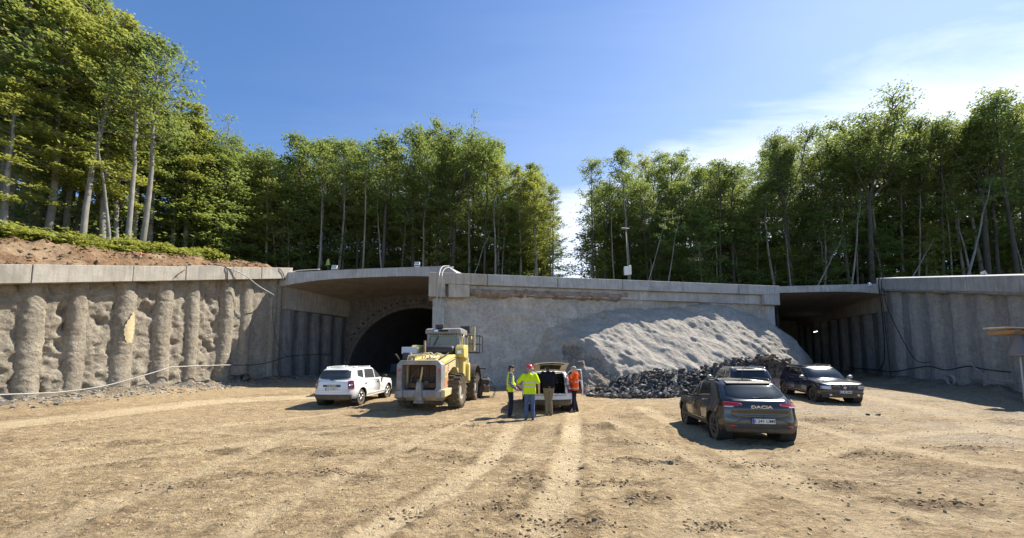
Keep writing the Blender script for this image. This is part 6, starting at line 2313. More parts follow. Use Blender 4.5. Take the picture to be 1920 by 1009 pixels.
q = MB(); q.box((-0.34, 1.06, 1.36), (0.30, 0.14, 0.86)); q.build('step_panel', M['lo_bright'], lo, bevel=0.03)
q = MB(); q.box((-0.34, 1.14, 1.02), (0.32, 0.08, 0.04)); q.tube([(-1.2, 1.3, 1.58), (-1.2, 1.72, 1.56)], 0.03, 6); q.build('step_rungs', M['lo_dark'], lo)


def big_wheel(x, y, side):
    w = empty('wheel', (x, y, 0.69))
    w.parent = lo
    r, wd = 0.69, 0.50
    t = MB()
    t.lathe([(0.34, -wd * 0.42), (0.50, -wd * 0.5), (0.60, -wd * 0.49), (0.645, -wd * 0.42), (0.655, 0), (0.645, wd * 0.42), (0.60, wd * 0.49), (0.50, wd * 0.5), (0.34, wd * 0.42)], 40, 'y')
    for k in range(18):
        for s2 in (-1, 1):
            a = 2 * math.pi * (k + (0.5 if s2 > 0 else 0)) / 18
            c, s_ = math.cos(a), math.sin(a)
            t.box((0.655 * c, s2 * wd * 0.25, 0.655 * s_), (0.085, wd * 0.52, 0.075), (0, -a, s2 * 0.0))
            t.box((0.60 * c, s2 * wd * 0.495, 0.60 * s_), (0.12, 0.035, 0.06), (0, -a, 0))
    obj('tyre', t.mesh('tyre', M['tyre'], smooth=False), w)
    q = MB()
    o = side * wd * 0.40
    q.lathe([(0.36, -o), (0.38, o), (0.34, o * 1.05), (0.31, o * 0.5), (0.20, o * 0.35), (0.19, o * 0.75), (0.0, o * 0.78)], 28, 'y')
    for k in range(10):
        a = 2 * math.pi * k / 10
        q.lathe([(0.0, o * 0.55), (0.022, o * 0.52), (0.022, o * 0.3)], 6, 'y', (0.25 * math.cos(a), 0, 0.25 * math.sin(a)))
    obj('rim', q.mesh('rim', M['rim_pale'], smooth=False), w)


M['rim_pale'] = plain('dusty pale rim', (0.42, 0.37, 0.29), 0.75)
for ax in (LW.fa, LW.ra):
    for s in (-1, 1):
        big_wheel(ax, s * (LW.W / 2 - 0.115), s)

# ================================================================== people
def capsule(mb, p0, r0, p1, r1, n=12):
    p0, p1 = Vector(p0), Vector(p1)
    d = p1 - p0
    L = max(d.length, 1e-6)
    d = d / L
    pts, rs = [], []
    for a in (-80, -50, -20):
        pts.append(p0 + d * r0 * math.sin(R(a))); rs.append(r0 * math.cos(R(a)))
    pts.append(p0.lerp(p1, 0.33)); rs.append(lerp(r0, r1, 0.33))
    pts.append(p0.lerp(p1, 0.66)); rs.append(lerp(r0, r1, 0.66))
    for a in (20, 50, 80):
        pts.append(p1 + d * r1 * math.sin(R(a))); rs.append(r1 * math.cos(R(a)))
    # keep order monotone along the axis
    o = sorted(range(len(pts)), key=lambda i: (pts[i] - p0).dot(d))
    mb.tube([pts[i] for i in o], [rs[i] for i in o], n)


def blend(name, caps, balls, mat, voxel=0.012, smooth=4, cut=None):
    """one continuous skin over a set of tapered capsules and ellipsoids"""
    mb = MB()
    for c in caps: capsule(mb, *c)
    for c, r in balls: mb.add(*ellipsoid(c, r, 16, 12))
    me = mb.mesh(name, mat)
    o = bpy.data.objects.new(name, me)
    COL.objects.link(o)
    md = o.modifiers.new('remesh', 'REMESH'); md.mode = 'VOXEL'; md.voxel_size = voxel
    ms = o.modifiers.new('smooth', 'SMOOTH'); ms.iterations = smooth; ms.factor = 0.5
    dg = bpy.context.evaluated_depsgraph_get()
    ev = o.evaluated_get(dg)
    m2 = bpy.data.meshes.new_from_object(ev)
    bpy.data.objects.remove(o)
    bpy.data.meshes.remove(me)
    if cut is not None:
        bm = bmesh.new(); bm.from_mesh(m2)
        dead = [f for f in bm.faces if not cut(f.calc_center_median())]
        bmesh.ops.delete(bm, geom=dead, context='FACES')
        bm.to_mesh(m2); bm.free()
    m2.materials.clear()
    m2.materials.append(mat)
    m2.polygons.foreach_set('use_smooth', [True] * len(m2.polygons))
    m2.name = name
    return m2


def band_mesh(name, src, test, mat, off=0.005):
    bm = bmesh.new(); bm.from_mesh(src)
    bm.normal_update()
    dead = [f for f in bm.faces if not test(f.calc_center_median())]
    bmesh.ops.delete(bm, geom=dead, context='FACES')
    for v in bm.verts: v.co += v.normal * off
    me = bpy.data.meshes.new(name)
    bm.to_mesh(me); bm.free()
    me.materials.clear(); me.materials.append(mat)
    return me


def hand_caps(w, d, up, thumb, curl=0.5):
    """palm, four fingers and a thumb; d runs along the hand, up is the back of the hand, thumb the thumb side"""
    w, d, up, th = Vector(w), Vector(d).normalized(), Vector(up).normalized(), Vector(thumb).normalized()
    caps = [(w, 0.026, w + d * 0.05, 0.030), (w + d * 0.03 + th * 0.018, 0.020, w + d * 0.085 + th * 0.024, 0.017), (w + d * 0.03 - th * 0.018, 0.020, w + d * 0.08 - th * 0.026, 0.016)]
    for k, (o, L) in enumerate(((0.030, 0.072), (0.010, 0.080), (-0.011, 0.074), (-0.031, 0.058))):
        a = w + d * 0.088 + th * o
        b_ = a + (d - up * curl * 0.6).normalized() * L * 0.5
        c = b_ + (d - up * curl * 1.6).normalized() * L * 0.5
        caps += [(a, 0.0095, b_, 0.009), (b_, 0.009, c, 0.008)]
    a = w + d * 0.03 + th * 0.030
    b_ = a + (th * 0.8 + d * 0.7).normalized() * 0.036
    c = b_ + (th * 0.25 + d - up * 0.3).normalized() * 0.030
    caps += [(a, 0.012, b_, 0.011), (b_, 0.011, c, 0.009)]
    return caps


M['skin'] = plain('skin', (0.50, 0.29, 0.20), 0.55)
M['hair_dark'] = plain('dark hair', (0.02, 0.016, 0.013), 0.7)
M['hair_grey'] = plain('grey hair', (0.30, 0.28, 0.27), 0.7)
M['hivis'] = plain('lime hi-vis cloth', (0.62, 0.80, 0.02), 0.8, spec=0.1)
M['hivis_orange'] = plain('orange hi-vis cloth', (0.90, 0.12, 0.02), 0.8, spec=0.1)
M['reflect'] = plain('reflective tape', (0.55, 0.55, 0.52), 0.5)
M['reflect_lime'] = plain('lime tape', (0.42, 0.50, 0.16), 0.6)
M['jeans'] = surface('blue jeans', (0.05, 0.075, 0.15), (0.11, 0.15, 0.25), 9, 0.9, 0.3, 60, spec=0.1)
M['jeans_dark'] = surface('navy trousers', (0.012, 0.016, 0.032), (0.03, 0.036, 0.06), 9, 0.9, 0.3, 60, spec=0.1)
M['khaki'] = surface('khaki trousers', (0.15, 0.125, 0.08), (0.24, 0.20, 0.135), 8, 0.9, 0.3, 60, spec=0.1)
M['black_cloth'] = surface('black jacket', (0.006, 0.006, 0.009), (0.016, 0.016, 0.022), 8, 0.85, 0.3, 50, spec=0.15)
M['shoe'] = plain('dark shoe', (0.02, 0.017, 0.015), 0.6, dust=0.3)
M['hat_red'] = plain('red hard hat', (0.62, 0.05, 0.035), 0.3, coat=0.3)


def plaid_material():
    m, b, out = new_mat('plaid shirt')
    co = b.n('ShaderNodeTexCoord').outputs['Object']
    s = b.n('ShaderNodeSeparateXYZ', None, i0=co)
    w = lambda v, f: b.math('GREATER_THAN', b.math('SINE', b.math('MULTIPLY', v, f)), 0.15)
    k = b.math('MULTIPLY', b.math('ADD', w(s.outputs[2], 105.0), w(b.math('ADD', s.outputs[0], s.outputs[1]), 120.0)), 0.5)
    p = b.n('ShaderNodeBsdfPrincipled', None, Base_Color=b.mix(k, (0.30, 0.31, 0.34), (0.015, 0.018, 0.03)), Roughness=0.9)
    b.t.links.new(p.outputs[0], out.inputs[0])
    return m


M['plaid'] = plaid_material()


def person(loc, yaw, label, arms, look=0.0, nod=0.0, lean=0.0, stance=0.10, step=0.0, H=1.76, top='shirt', topmat=None, sleeve=None, sleeve_len=1.0, trousers=None, headgear=None,
           hair='hair_dark', bands=(), bandmat='reflect', hem=0.93, bulk=1.0, belly=0.0, hood=False, hands=None):
    """faces +x; left is +y. arms: ((elbow, wrist), (elbow, wrist)) for left and right in body space"""
    root = empty('person', loc, yaw)
    tag(root, label, 'person')
    k = H / 1.76
    V = lambda x, y, z: Vector((x * k, y * k, z * k))

    def L(p):        # lean of the upper body about the hips
        p = Vector(p) * k
        h = 0.95 * k
        if p.z <= h: return p
        a = lean
        d = p.z - h
        return Vector((p.x * math.cos(a) + d * math.sin(a), p.y, h + d * math.cos(a) - p.x * math.sin(a)))

    hipL, hipR = V(0, 0.09, 0.92), V(0, -0.09, 0.92)
    kneeL, kneeR = V(0.03 + step, stance + 0.01, 0.50), V(0.03 - step * 0.6, -stance - 0.01, 0.50)
    ankL, ankR = V(-0.02 + step * 1.6, stance + 0.02, 0.085), V(-0.02 - step * 1.6, -stance - 0.02, 0.085)
    shL, shR = L((0, 0.185, 1.435)), L((0, -0.185, 1.435))
    (eL, wL), (eR, wR) = [(L(e), L(w)) for e, w in arms]
    neck, headc = L((0.005, 0, 1.50)), L((0.035 + 0.05 * nod, 0, 1.635 - 0.02 * nod))
    # --- body: one continuous skin
    caps = [(hipL, 0.078 * k, kneeL, 0.052 * k), (kneeL, 0.052 * k, ankL, 0.036 * k), (hipR, 0.078 * k, kneeR, 0.052 * k), (kneeR, 0.052 * k, ankR, 0.036 * k),
            (ankL, 0.036 * k, ankL + V(0.15, 0.01, -0.045), 0.030 * k), (ankR, 0.036 * k, ankR + V(0.15, -0.01, -0.045), 0.030 * k),
            (hipL, 0.085 * k, hipR, 0.085 * k), (V(0, 0.06, 0.95), 0.10 * k, L((0, 0.08, 1.30)), 0.10 * k), (V(0, -0.06, 0.95), 0.10 * k, L((0, -0.08, 1.30)), 0.10 * k),
            (L((0, 0.10, 1.40)), 0.075 * k, L((0, -0.10, 1.40)), 0.075 * k), (L((0, 0, 1.42)), 0.062 * k, neck, 0.056 * k), (neck, 0.054 * k, headc + Vector((0, 0, -0.05)), 0.056 * k),
            (shL, 0.058 * k, eL, 0.042 * k), (eL, 0.041 * k, wL, 0.029 * k), (shR, 0.058 * k, eR, 0.042 * k), (eR, 0.041 * k, wR, 0.029 * k)]
    for (e, w, s) in ((eL, wL, 1), (eR, wR, -1)):
        d = (w - e).normalized()
        inward = Vector((0.35, -s * 1.0, 0.2))
        back = (-inward - d * (-inward).dot(d)).normalized()
        th = d.cross(back) * s
        caps += hand_caps(w, d, back, th if th.x > -0.2 else -th)
    cl, sl = math.cos(look), math.sin(look)
    hd = lambda x, y, z: headc + Vector((x * cl - y * sl, x * sl + y * cl, z)) * k
    balls = [(headc + Vector((0, 0, 0.012 * k)), (0.088 * k, 0.078 * k, 0.108 * k))]
    caps += [(hd(0.05, 0, -0.055), 0.048 * k, hd(0.062, 0, -0.078), 0.034 * k), (hd(0.080, 0, 0.012), 0.010 * k, hd(0.103, 0, -0.022), 0.014 * k), (hd(0.068, 0.03, 0.022), 0.016 * k, hd(0.068, -0.03, 0.022), 0.016 * k),
             (hd(-0.005, 0.080, 0.012), 0.014 * k, hd(-0.010, 0.084, -0.022), 0.010 * k), (hd(-0.005, -0.080, 0.012), 0.014 * k, hd(-0.010, -0.084, -0.022), 0.010 * k), (hd(0.078, 0.018, -0.052), 0.009 * k, hd(0.078, -0.018, -0.052), 0.009 * k)]
    obj('body', blend('body', caps, balls, M['skin'], 0.0085, 2), root)
    eye = MB()
    for s in (-1, 1):
        eye.add(*ellipsoid(hd(0.079, 0.031 * s, 0.010), (0.009, 0.011, 0.007), 8, 6))
    obj('eyes', eye.mesh('eyes', M['hair_dark'], smooth=True), root)
    # --- hair or helmet
    if headgear == 'hat':
        q = MB()
        prof = [(0.118, 0.0), (0.116, 0.03), (0.104, 0.075), (0.075, 0.112), (0.035, 0.128), (0.0, 0.131)]
        q.lathe([(r * k, z * k) for r, z in prof], 24, 'z', tuple(hd(0, 0, 0.035)))
        q.lathe([(0.112 * k, -0.004), (0.136 * k, -0.008), (0.136 * k, 0.002), (0.112 * k, 0.010)], 24, 'z', tuple(hd(0.012, 0, 0.035)))
        q.box(hd(0.135, 0, 0.034), (0.06, 0.12, 0.008))
        obj('hard_hat', q.mesh('hard_hat', M['hat_red'], smooth=True), root)
    h = blend('hair', [(hd(-0.015, 0, 0.05), 0.088 * k, hd(0.025, 0, 0.055), 0.076 * k), (hd(-0.045, 0, 0.0), 0.068 * k, hd(-0.05, 0, -0.035), 0.058 * k)], [], M[hair], 0.010, 2)
    obj('hair', h, root)
    # --- trousers and shoes
    tcaps = [(V(0, 0, 0.93), 0.10 * k, V(0, 0, 1.0), 0.10 * k), (hipL, 0.100 * k * bulk, kneeL, 0.072 * k), (kneeL, 0.072 * k, ankL + V(0, 0, 0.01), 0.066 * k), (hipR, 0.100 * k * bulk, kneeR, 0.072 * k), (kneeR, 0.072 * k, ankR + V(0, 0, 0.01), 0.066 * k),
             (V(-0.01, 0.07, 0.97), 0.108 * k * bulk, V(-0.01, -0.07, 0.97), 0.108 * k * bulk), (V(-0.035, 0.065, 0.90), 0.095 * k, V(-0.035, -0.065, 0.90), 0.095 * k)]
    lowcut = 0.055 * k
    obj('trousers', blend('trousers', tcaps, [], M[trousers], 0.012, 3, lambda c: lowcut < c.z < 1.05 * k), root)
    for s, a in ((1, ankL), (-1, ankR)):
        sc_ = [(a + V(-0.045, 0, -0.045), 0.038 * k, a + V(0.10, 0.005 * s, -0.050), 0.040 * k), (a + V(0.10, 0.005 * s, -0.052), 0.040 * k, a + V(0.175, 0.01 * s, -0.058), 0.027 * k), (a + V(-0.02, 0, 0.0), 0.045 * k, a + V(-0.02, 0, -0.04), 0.042 * k)]
        obj('shoe', blend('shoe', sc_, [], M['shoe'], 0.010, 2, lambda c: c.z > -0.02), root)
    # --- upper garment
    B = bulk
    gc = [(L((0, 0.075, 1.02)), 0.128 * k * B, L((0, 0.085, 1.34)), 0.118 * k * B), (L((0, -0.075, 1.02)), 0.128 * k * B, L((0, -0.085, 1.34)), 0.118 * k * B),
          (L((-0.005, 0.135, 1.405)), 0.085 * k, L((-0.005, -0.135, 1.405)), 0.085 * k), (L((0, 0, 1.40)), 0.085 * k, L((0.0, 0, 1.475)), 0.070 * k)]
    gc += [(V(0.0, 0.075, hem + 0.02), 0.126 * k * B, L((0, 0.075, 1.02)), 0.126 * k * B), (V(0.0, -0.075, hem + 0.02), 0.126 * k * B, L((0, -0.075, 1.02)), 0.126 * k * B)]
    gc += [(V(0.0, 0, hem - 0.02), 0.124 * k * B, L((0, 0, 1.30)), 0.12 * k * B)]
    if belly: gc.append((L((0.06 + belly, 0.05, 1.08)), 0.11 * k, L((0.06 + belly, -0.05, 1.08)), 0.11 * k))
    arm_caps = []
    for s, (e, w, sh_) in ((1, (eL, wL, shL)), (-1, (eR, wR, shR))):
        t = sleeve_len
        if t <= 0.5:
            arm_caps.append((sh_, 0.082 * k, sh_.lerp(e, t * 2 * 0.75), 0.076 * k))
        else:
            arm_caps += [(sh_, 0.080 * k * (0.95 + 0.05 * B), e, 0.064 * k), (e, 0.063 * k, e.lerp(w, 0.93), 0.050 * k)]
    cutf = lambda c: c.z > hem * k
    if sleeve:
        g = blend('vest', gc, [], M[topmat], 0.012, 3, cutf)
        obj('shirt_sleeves', blend('shirt_sleeves', arm_caps, [], M[sleeve], 0.011, 2), root)
        garment = obj(top, g, root)
    else:
        if hood:
            gc += [(L((-0.11, 0.06, 1.45)), 0.055 * k, L((-0.11, -0.06, 1.45)), 0.055 * k), (L((-0.08, 0, 1.50)), 0.06 * k, L((-0.13, 0, 1.42)), 0.06 * k)]
        g = blend(top, gc + arm_caps, [], M[topmat], 0.012, 3, cutf)
        garment = obj(top, g, root)
    torso = lambda c: abs(c.y) < 0.215 * k * max(1, B * 0.98)
    for z0, z1 in bands:
        obj('reflective_band', band_mesh('reflective_band', g, lambda c: z0 * k < c.z < z1 * k and torso(c), M[bandmat]), garment)
    return root


def stand(px, py):
    g = ground_at(px, py)
    g.z = floor_z(g.x, g.y) - 0.004
    return g


person(stand(957, 784), R(8), 'person in lime hi-vis vest over plaid shirt and dark jeans, standing in profile', (((-0.02, 0.25, 1.16), (0.17, 0.16, 0.99)), ((-0.05, -0.26, 1.15), (0.15, -0.19, 0.97))),
       top='vest', topmat='hivis', sleeve='plaid', trousers='jeans_dark', hem=0.86, bands=((1.02, 1.07),), bandmat='reflect_lime', look=-0.1, stance=0.05, H=1.78, bulk=0.98, belly=0.02)
person(stand(993, 789), R(86), 'person in red hard hat and lime hi-vis T-shirt, hand on hip, back turned', (((-0.06, 0.40, 1.18), (-0.02, 0.19, 0.99)), ((-0.03, -0.30, 1.16), (0.02, -0.31, 0.91))),
       top='shirt', topmat='hivis', sleeve_len=0.5, trousers='jeans', headgear='hat', hair='hair_grey', hem=0.84, bands=((1.19, 1.235), (1.06, 1.105)), H=1.76, bulk=1.10, belly=0.03, stance=0.09)
person(stand(1029, 781), R(98), 'person in black jacket and khaki trousers leaning towards the open boot', (((0.14, 0.29, 1.17), (0.34, 0.16, 1.22)), ((0.10, -0.30, 1.14), (0.33, -0.16, 1.12))),
       top='jacket', topmat='black_cloth', trousers='khaki', hair='hair_dark', hem=0.93, bulk=1.18, lean=0.14, nod=1.0, stance=0.05, H=1.82)
person(stand(1078, 772.5), R(186), 'person in orange hi-vis jacket with hands raised, beside the open car door', (((0.10, 0.26, 1.20), (0.24, 0.10, 1.36)), ((0.13, -0.27, 1.22), (0.26, -0.10, 1.33))),
       top='jacket', topmat='hivis_orange', trousers='jeans_dark', hair='hair_grey', hem=0.84, bands=((0.905, 0.945), (1.14, 1.18)), H=1.76, bulk=1.08, hood=True, stance=0.05, step=0.05)

# ================================================================== broken rock at the foot of the mound
def hull_rock(seed, n=15, sq=(1, 0.8, 0.6)):
    rn = random.Random(seed)
    bm = bmesh.new()
    for _ in range(n):
        v = Vector((rn.gauss(0, 1), rn.gauss(0, 1), rn.gauss(0, 1))).normalized() * rn.uniform(0.38, 0.52)
        bm.verts.new((v.x * sq[0], v.y * sq[1], v.z * sq[2]))
    r = bmesh.ops.convex_hull(bm, input=bm.verts)
    bmesh.ops.delete(bm, geom=list({g for g in r['geom_interior'] + r['geom_unused'] if isinstance(g, bmesh.types.BMVert)}), context='VERTS')
    bm.normal_update()
    vs = [tuple(v.co) for v in bm.verts]
    bm.verts.index_update()
    fs = [tuple(v.index for v in f.verts) for f in bm.faces]
    bm.free()
    return vs, fs


HULLS = [hull_rock(400 + i, 13 + i % 4, ((1, 0.8, 0.55), (1.1, 0.7, 0.45), (0.9, 0.9, 0.7), (1.2, 0.6, 0.4))[i % 4]) for i in range(10)]
ROCK_ME = {k: [mesh('rock', v, f, M[k]) for v, f in HULLS] for k in ('rock_dark', 'rock_pale', 'rock_brown')}

CREST = np.array([(1095, 740), (1120, 731), (1150, 719), (1180, 705), (1240, 694), (1300, 699), (1345, 686), (1380, 677), (1440, 669), (1475, 679), (1512, 701)], float)
TOE = np.array([(1095, 744), (1150, 748), (1250, 747), (1300, 743), (1400, 736), (1512, 720)], float)
CRY = np.array([(1095, 19.6), (1180, 20.4), (1300, 20.9), (1400, 21.6), (1460, 22.6), (1512, 24.6)], float)


def heap_pt(px, t):
    toe = ground_at(px, float(np.interp(px, TOE[:, 0], TOE[:, 1])))
    cr = P(px, float(np.interp(px, CREST[:, 0], CREST[:, 1])), float(np.interp(px, CRY[:, 0], CRY[:, 1])))
    if t <= 1:
        q = toe.lerp(cr, t)
        q.z -= 0.30 * math.sin(math.pi * t) * 0.5
        return q
    return cr + Vector((0, 0.9 * (t - 1), -1.2 * (t - 1)))


heap = empty('rubble_pile', heap_pt(1300, 0.0))
tag(heap, 'pile of broken dark slate along the foot of the sprayed mound', 'rubble pile')
nx_, ny_ = 150, 26
vs = []
for j in range(ny_):
    for i in range(nx_):
        q = heap_pt(lerp(1090, 1516, i / (nx_ - 1)), 1.5 * j / (ny_ - 1) - 0.03)
        vs.append(tuple(q))
vs = np.array(vs)
n1 = fbm(vs[:, 0] * 3.2, vs[:, 1] * 3.2, vs[:, 2] * 3.2, seed=300, oct=4)
vs[:, 2] += 0.12 * n1 + 0.02
vs[:, 1] += 0.08 * n1 - 0.05
rf = np.random.default_rng(8)
V_, F_, b0_ = [vs], [tuple(f) for f in grid_faces(ny_, nx_).tolist()], len(vs)
for k in range(1900):
    q = heap_pt(rf.uniform(1100, 1510), rf.random() * 1.05)
    hv, hf = HULLS[rf.integers(0, 10)]
    s_ = 0.07 + 0.17 * rf.random() ** 1.6
    m3 = np.array(Euler((rf.uniform(-0.6, 0.6), rf.uniform(-0.6, 0.6), rf.uniform(0, 6.28))).to_matrix())
    v = (np.array(hv) * s_ * np.array([1.2, 1.0, 1.3])) @ m3.T + np.array([q.x, q.y - 0.08, q.z + 0.10])
    V_.append(v)
    F_ += [tuple(i + b0_ for i in f) for f in hf]
    b0_ += len(hv)
o = wobj('fine_rubble', mesh('fine_rubble', np.concatenate(V_), F_, M['rock_dark'], False), heap)
o['kind'] = 'stuff'
rr_ = random.Random(23)
for k in range(300):
    px = rr_.uniform(1105, 1505)
    t = rr_.random() ** 0.8 * 1.02
    q = heap_pt(px, t)
    s = rr_.uniform(0.13, 0.36) * (1.35 if rr_.random() < 0.14 else 1.0)
    pale = rr_.random() < (0.75 if (t < 0.35 and px < 1270) else 0.10)
    brown = (t > 0.75 and px > 1370 and rr_.random() < 0.35) or rr_.random() < 0.05
    kind = 'rock_brown' if brown else ('rock_pale' if pale else 'rock_dark')
    r_ = obj('rock', rr_.choice(ROCK_ME[kind]), heap)
    r_.location = q + Vector((0, -0.14, 0.12 + s * 0.22)) - heap.location
    r_.rotation_euler = (rr_.uniform(-0.4, 0.4), rr_.uniform(-0.4, 0.4), rr_.uniform(0, 6.28))
    r_.scale = (s * rr_.uniform(0.9, 1.35), s * rr_.uniform(0.8, 1.2), s * rr_.uniform(1.0, 1.7))
for px, t, s in ((1165, 0.1, 0.75), (1212, 0.22, 0.8), (1436, 0.97, 1.25), (1130, 0.5, 0.6)):
    r_ = obj('rock', ROCK_ME['rock_brown' if px == 1436 else 'rock_pale'][3], heap)
    r_.location = heap_pt(px, t) - heap.location
    r_.scale = (s * 1.2, s, s * 0.8)
    r_.rotation_euler = (0.3, 0.2, px)


# ================================================================== loose stones
def stone(px, py, s, kind, label, grp=None, idx=0, up=0.12):
    g = ground_at(px, py)
    o = obj('stone', ROCK_ME[kind][idx % 10], None, (g.x, g.y, floor_z(g.x, g.y) + s * up), (0.2, 0.1, idx * 1.3))
    o.scale = (s * 1.2, s, s)
    tag(o, label, 'stone', grp)
    return o


stone(1627, 777, 0.20, 'rock_dark', 'dark stone on the dirt right of the blue car, left of a pair', idx=1)
stone(1646, 777, 0.19, 'rock_dark', 'dark stone on the dirt right of the blue car, right of a pair', idx=2)
stone(1547, 757, 0.16, 'rock_pale', 'pale stone in front of the blue off-road car wheel', idx=4)
stone(1245, 868, 0.16, 'rock_dark', 'dark clod on the dirt below the black hatchback, left of two', idx=5)
stone(1258, 869, 0.13, 'rock_dark', 'dark clod on the dirt below the black hatchback, right of two', idx=6)
stone(1090, 878, 0.10, 'rock_dark', 'small dark clod beside the pale wheel track', idx=7)
for px, py, Y, s, lab in ((372, 493, 26.3, 0.85, 'pale boulder on the cap beam edge of the soil bank'), (333, 491, 25.2, 0.55, 'flat pale stone left of the boulder on the soil bank')):
    g = P(px, py, Y)
    o = obj('stone', ROCK_ME['rock_pale'][2], None, (g.x, Y, hill_z(g.x, Y, g.z) + 0.12), (0, 0, 0.4))
    o.scale = (s * 1.3, s, s * 0.8)
    tag(o, lab, 'stone')


def scatter(name, n, sampler, mats, label, smin, smax, seed, zf=None):
    """thousands of small stones in one mesh"""
    r = np.random.default_rng(seed)
    V, F, b = [], [], 0
    for k in range(n):
        x, y = sampler(r)
        z = (zf or floor_z)(x, y)
        hv, hf = HULLS[r.integers(0, 10)]
        s = smin + (smax - smin) * r.random() ** 2.6
        a = r.uniform(0, 6.28)
        c_, s_ = math.cos(a), math.sin(a)
        v = np.array(hv) * s * np.array([1.2, 1.0, 1.35])
        v = np.stack([v[:, 0] * c_ - v[:, 1] * s_ + x, v[:, 0] * s_ + v[:, 1] * c_ + y, v[:, 2] + z + s * 0.12], 1)
        V.append(v)
        F += [tuple(i + b for i in f) for f in hf]
        b += len(hv)
    o = obj(name, mesh(name, np.concatenate(V), F, mats))
    tag(o, label, 'gravel', kind='stuff')


def near_floor(r):
    y = 2.4 + 15 * r.random() ** 1.7
    return (r.uniform(-1.45, 1.45) * (y + 1), y)


def wall_foot(r):
    tau = r.uniform(-0.3, 1.2)
    w = WL(tau) + NL * (0.5 + abs(r.normal(0, 1.0)))
    return (w.x, w.y)


def mid_foot(r):
    s = r.uniform(0.08, 0.42)
    w = CA + DC * LC * s + NC * (0.4 + abs(r.normal(0, 1.1)))
    return (w.x, w.y)


def churned(r):
    (cx, cy), rx, ry = CHURN[r.integers(0, len(CHURN))]
    g = ground_at(cx, cy)
    return (g.x + r.normal(0, 0.5) * rx, g.y + r.normal(0, 0.5) * ry)


def bank(r):
    w = WL(r.uniform(-0.3, 1.05)) - NL * (0.95 + 3.6 * r.random() ** 1.3)
    return (w.x, w.y)


M['clod_dark'] = surface('dark clods', (0.17, 0.12, 0.07), (0.34, 0.255, 0.155), 3.0, 0.97, 0.4, 20, spec=0.1)
M['clod_soil'] = surface('soil clods', (0.13, 0.08, 0.045), (0.32, 0.21, 0.12), 1.5, 0.97, 0.4, 20, spec=0.1)
scatter('clods', 2200, churned, M['clod_dark'], 'brown clods in the churned patches of the site floor', 0.012, 0.065, 11)
scatter('clods', 1500, bank, M['clod_soil'], 'brown clods lying on the soil bank above the sunlit wall', 0.04, 0.30, 12, hill_z)
M['clod'] = surface('earth clods', (0.24, 0.175, 0.105), (0.42, 0.33, 0.21), 3.0, 0.97, 0.4, 20, spec=0.1)
M['chip'] = surface('pale chips', (0.36, 0.32, 0.26), (0.55, 0.50, 0.42), 3.0, 0.95, 0.4, 20, spec=0.15)
scatter('gravel', 5200, near_floor, M['clod'], 'brown earth crumbs scattered over the site floor', 0.012, 0.055, 1)
scatter('gravel', 1500, near_floor, M['chip'], 'pale stone chips scattered over the site floor', 0.008, 0.035, 2)
scatter('gravel', 1700, wall_foot, M['rock_pale'], 'grey debris along the foot of the sunlit wall', 0.03, 0.20, 3)
scatter('gravel', 500, mid_foot, M['rock_pale'], 'grey debris along the foot of the middle wall', 0.03, 0.26, 4)


# ================================================================== hoses and cables
M['hose_white'] = plain('pale hose', (0.42, 0.395, 0.34), 0.6)
M['hose_grey'] = plain('grey conduit', (0.38, 0.37, 0.35), 0.5)
M['cable'] = plain('black cable', (0.018, 0.018, 0.02), 0.6)


def on_left(px, py, off=0.62):
    u = (px - 960) / FPX
    tau = (-1.385 - u) / (0.76 * u - 0.273)
    w = WL(tau) + NL * off
    q = P(px, py, w.y)
    return Vector((w.x, w.y, q.z))


def on_right(px, py, off=0.62):
    u = (px - 960) / FPX
    y = (29.1 - 0.373 * 28) / (u - 0.373)
    w = WR(y) + NR * off
    q = P(px, py, w.y)
    return Vector((w.x, w.y, q.z))


def smooth_line(pts, n=6):
    out = []
    for i in range(len(pts) - 1):
        a, b_ = pts[i], pts[i + 1]
        pa = pts[i - 1] if i else a * 2 - b_
        nb = pts[i + 2] if i + 2 < len(pts) else b_ * 2 - a
        for k in range(n):
            t = k / n
            out.append(0.5 * ((2 * a) + (b_ - pa) * t + (2 * pa - 5 * a + 4 * b_ - nb) * t * t + (3 * a - pa - 3 * b_ + nb) * t ** 3))
    out.append(pts[-1])
    return out


def line_thing(name, pts, r, mat, label, cat='cable', n=7):
    base = Vector(pts[0])
    pts = smooth_line([Vector(p) - base for p in pts])
    q = MB()
    q.tube(pts, r, n)
    o = q.build(name, mat, None, smooth=True, loc=base)
    tag(o, label, cat)
    return o


line_thing('hose', [on_left(-120, 744), on_left(0, 740), on_left(60, 738), on_left(120, 734), on_left(200, 721), on_left(300, 692), on_left(318, 688), on_left(400, 685), on_left(425, 684.5)], 0.032, M['hose_white'], 'pale hose sagging along the foot of the sunlit wall', 'hose')
line_thing('cable', [on_left(425, 684.5, 0.5), on_left(470, 684, 0.5), on_left(505, 677, 0.5), on_left(530, 669, 0.45), on_left(575, 665, 0.4), on_left(618, 664, 0.4)], 0.025, M['cable'], 'dark cable along the shaded end of the pile wall into the tunnel')
line_thing('conduit', [on_left(330, 499, 0.3), on_left(395, 500.5, 0.55), on_left(430, 514, 0.85), on_left(462, 537, 0.9), on_left(490, 553, 0.95), P(505, 551, 27.6), P(522, 536, 27.8), P(540, 517, 28.0), P(556, 508, 28.6), P(600, 505, 29.5)], 0.034, M['hose_grey'], 'grey conduit looping down from the cap beam and up to the slab', 'conduit')
line_thing('cable', [on_left(492, 555, 0.9), on_left(496, 585, 0.6), on_left(503, 620, 0.5), on_left(512, 648, 0.5), on_left(530, 668, 0.45)], 0.016, M['cable'], 'thin cable hanging from the looped conduit')
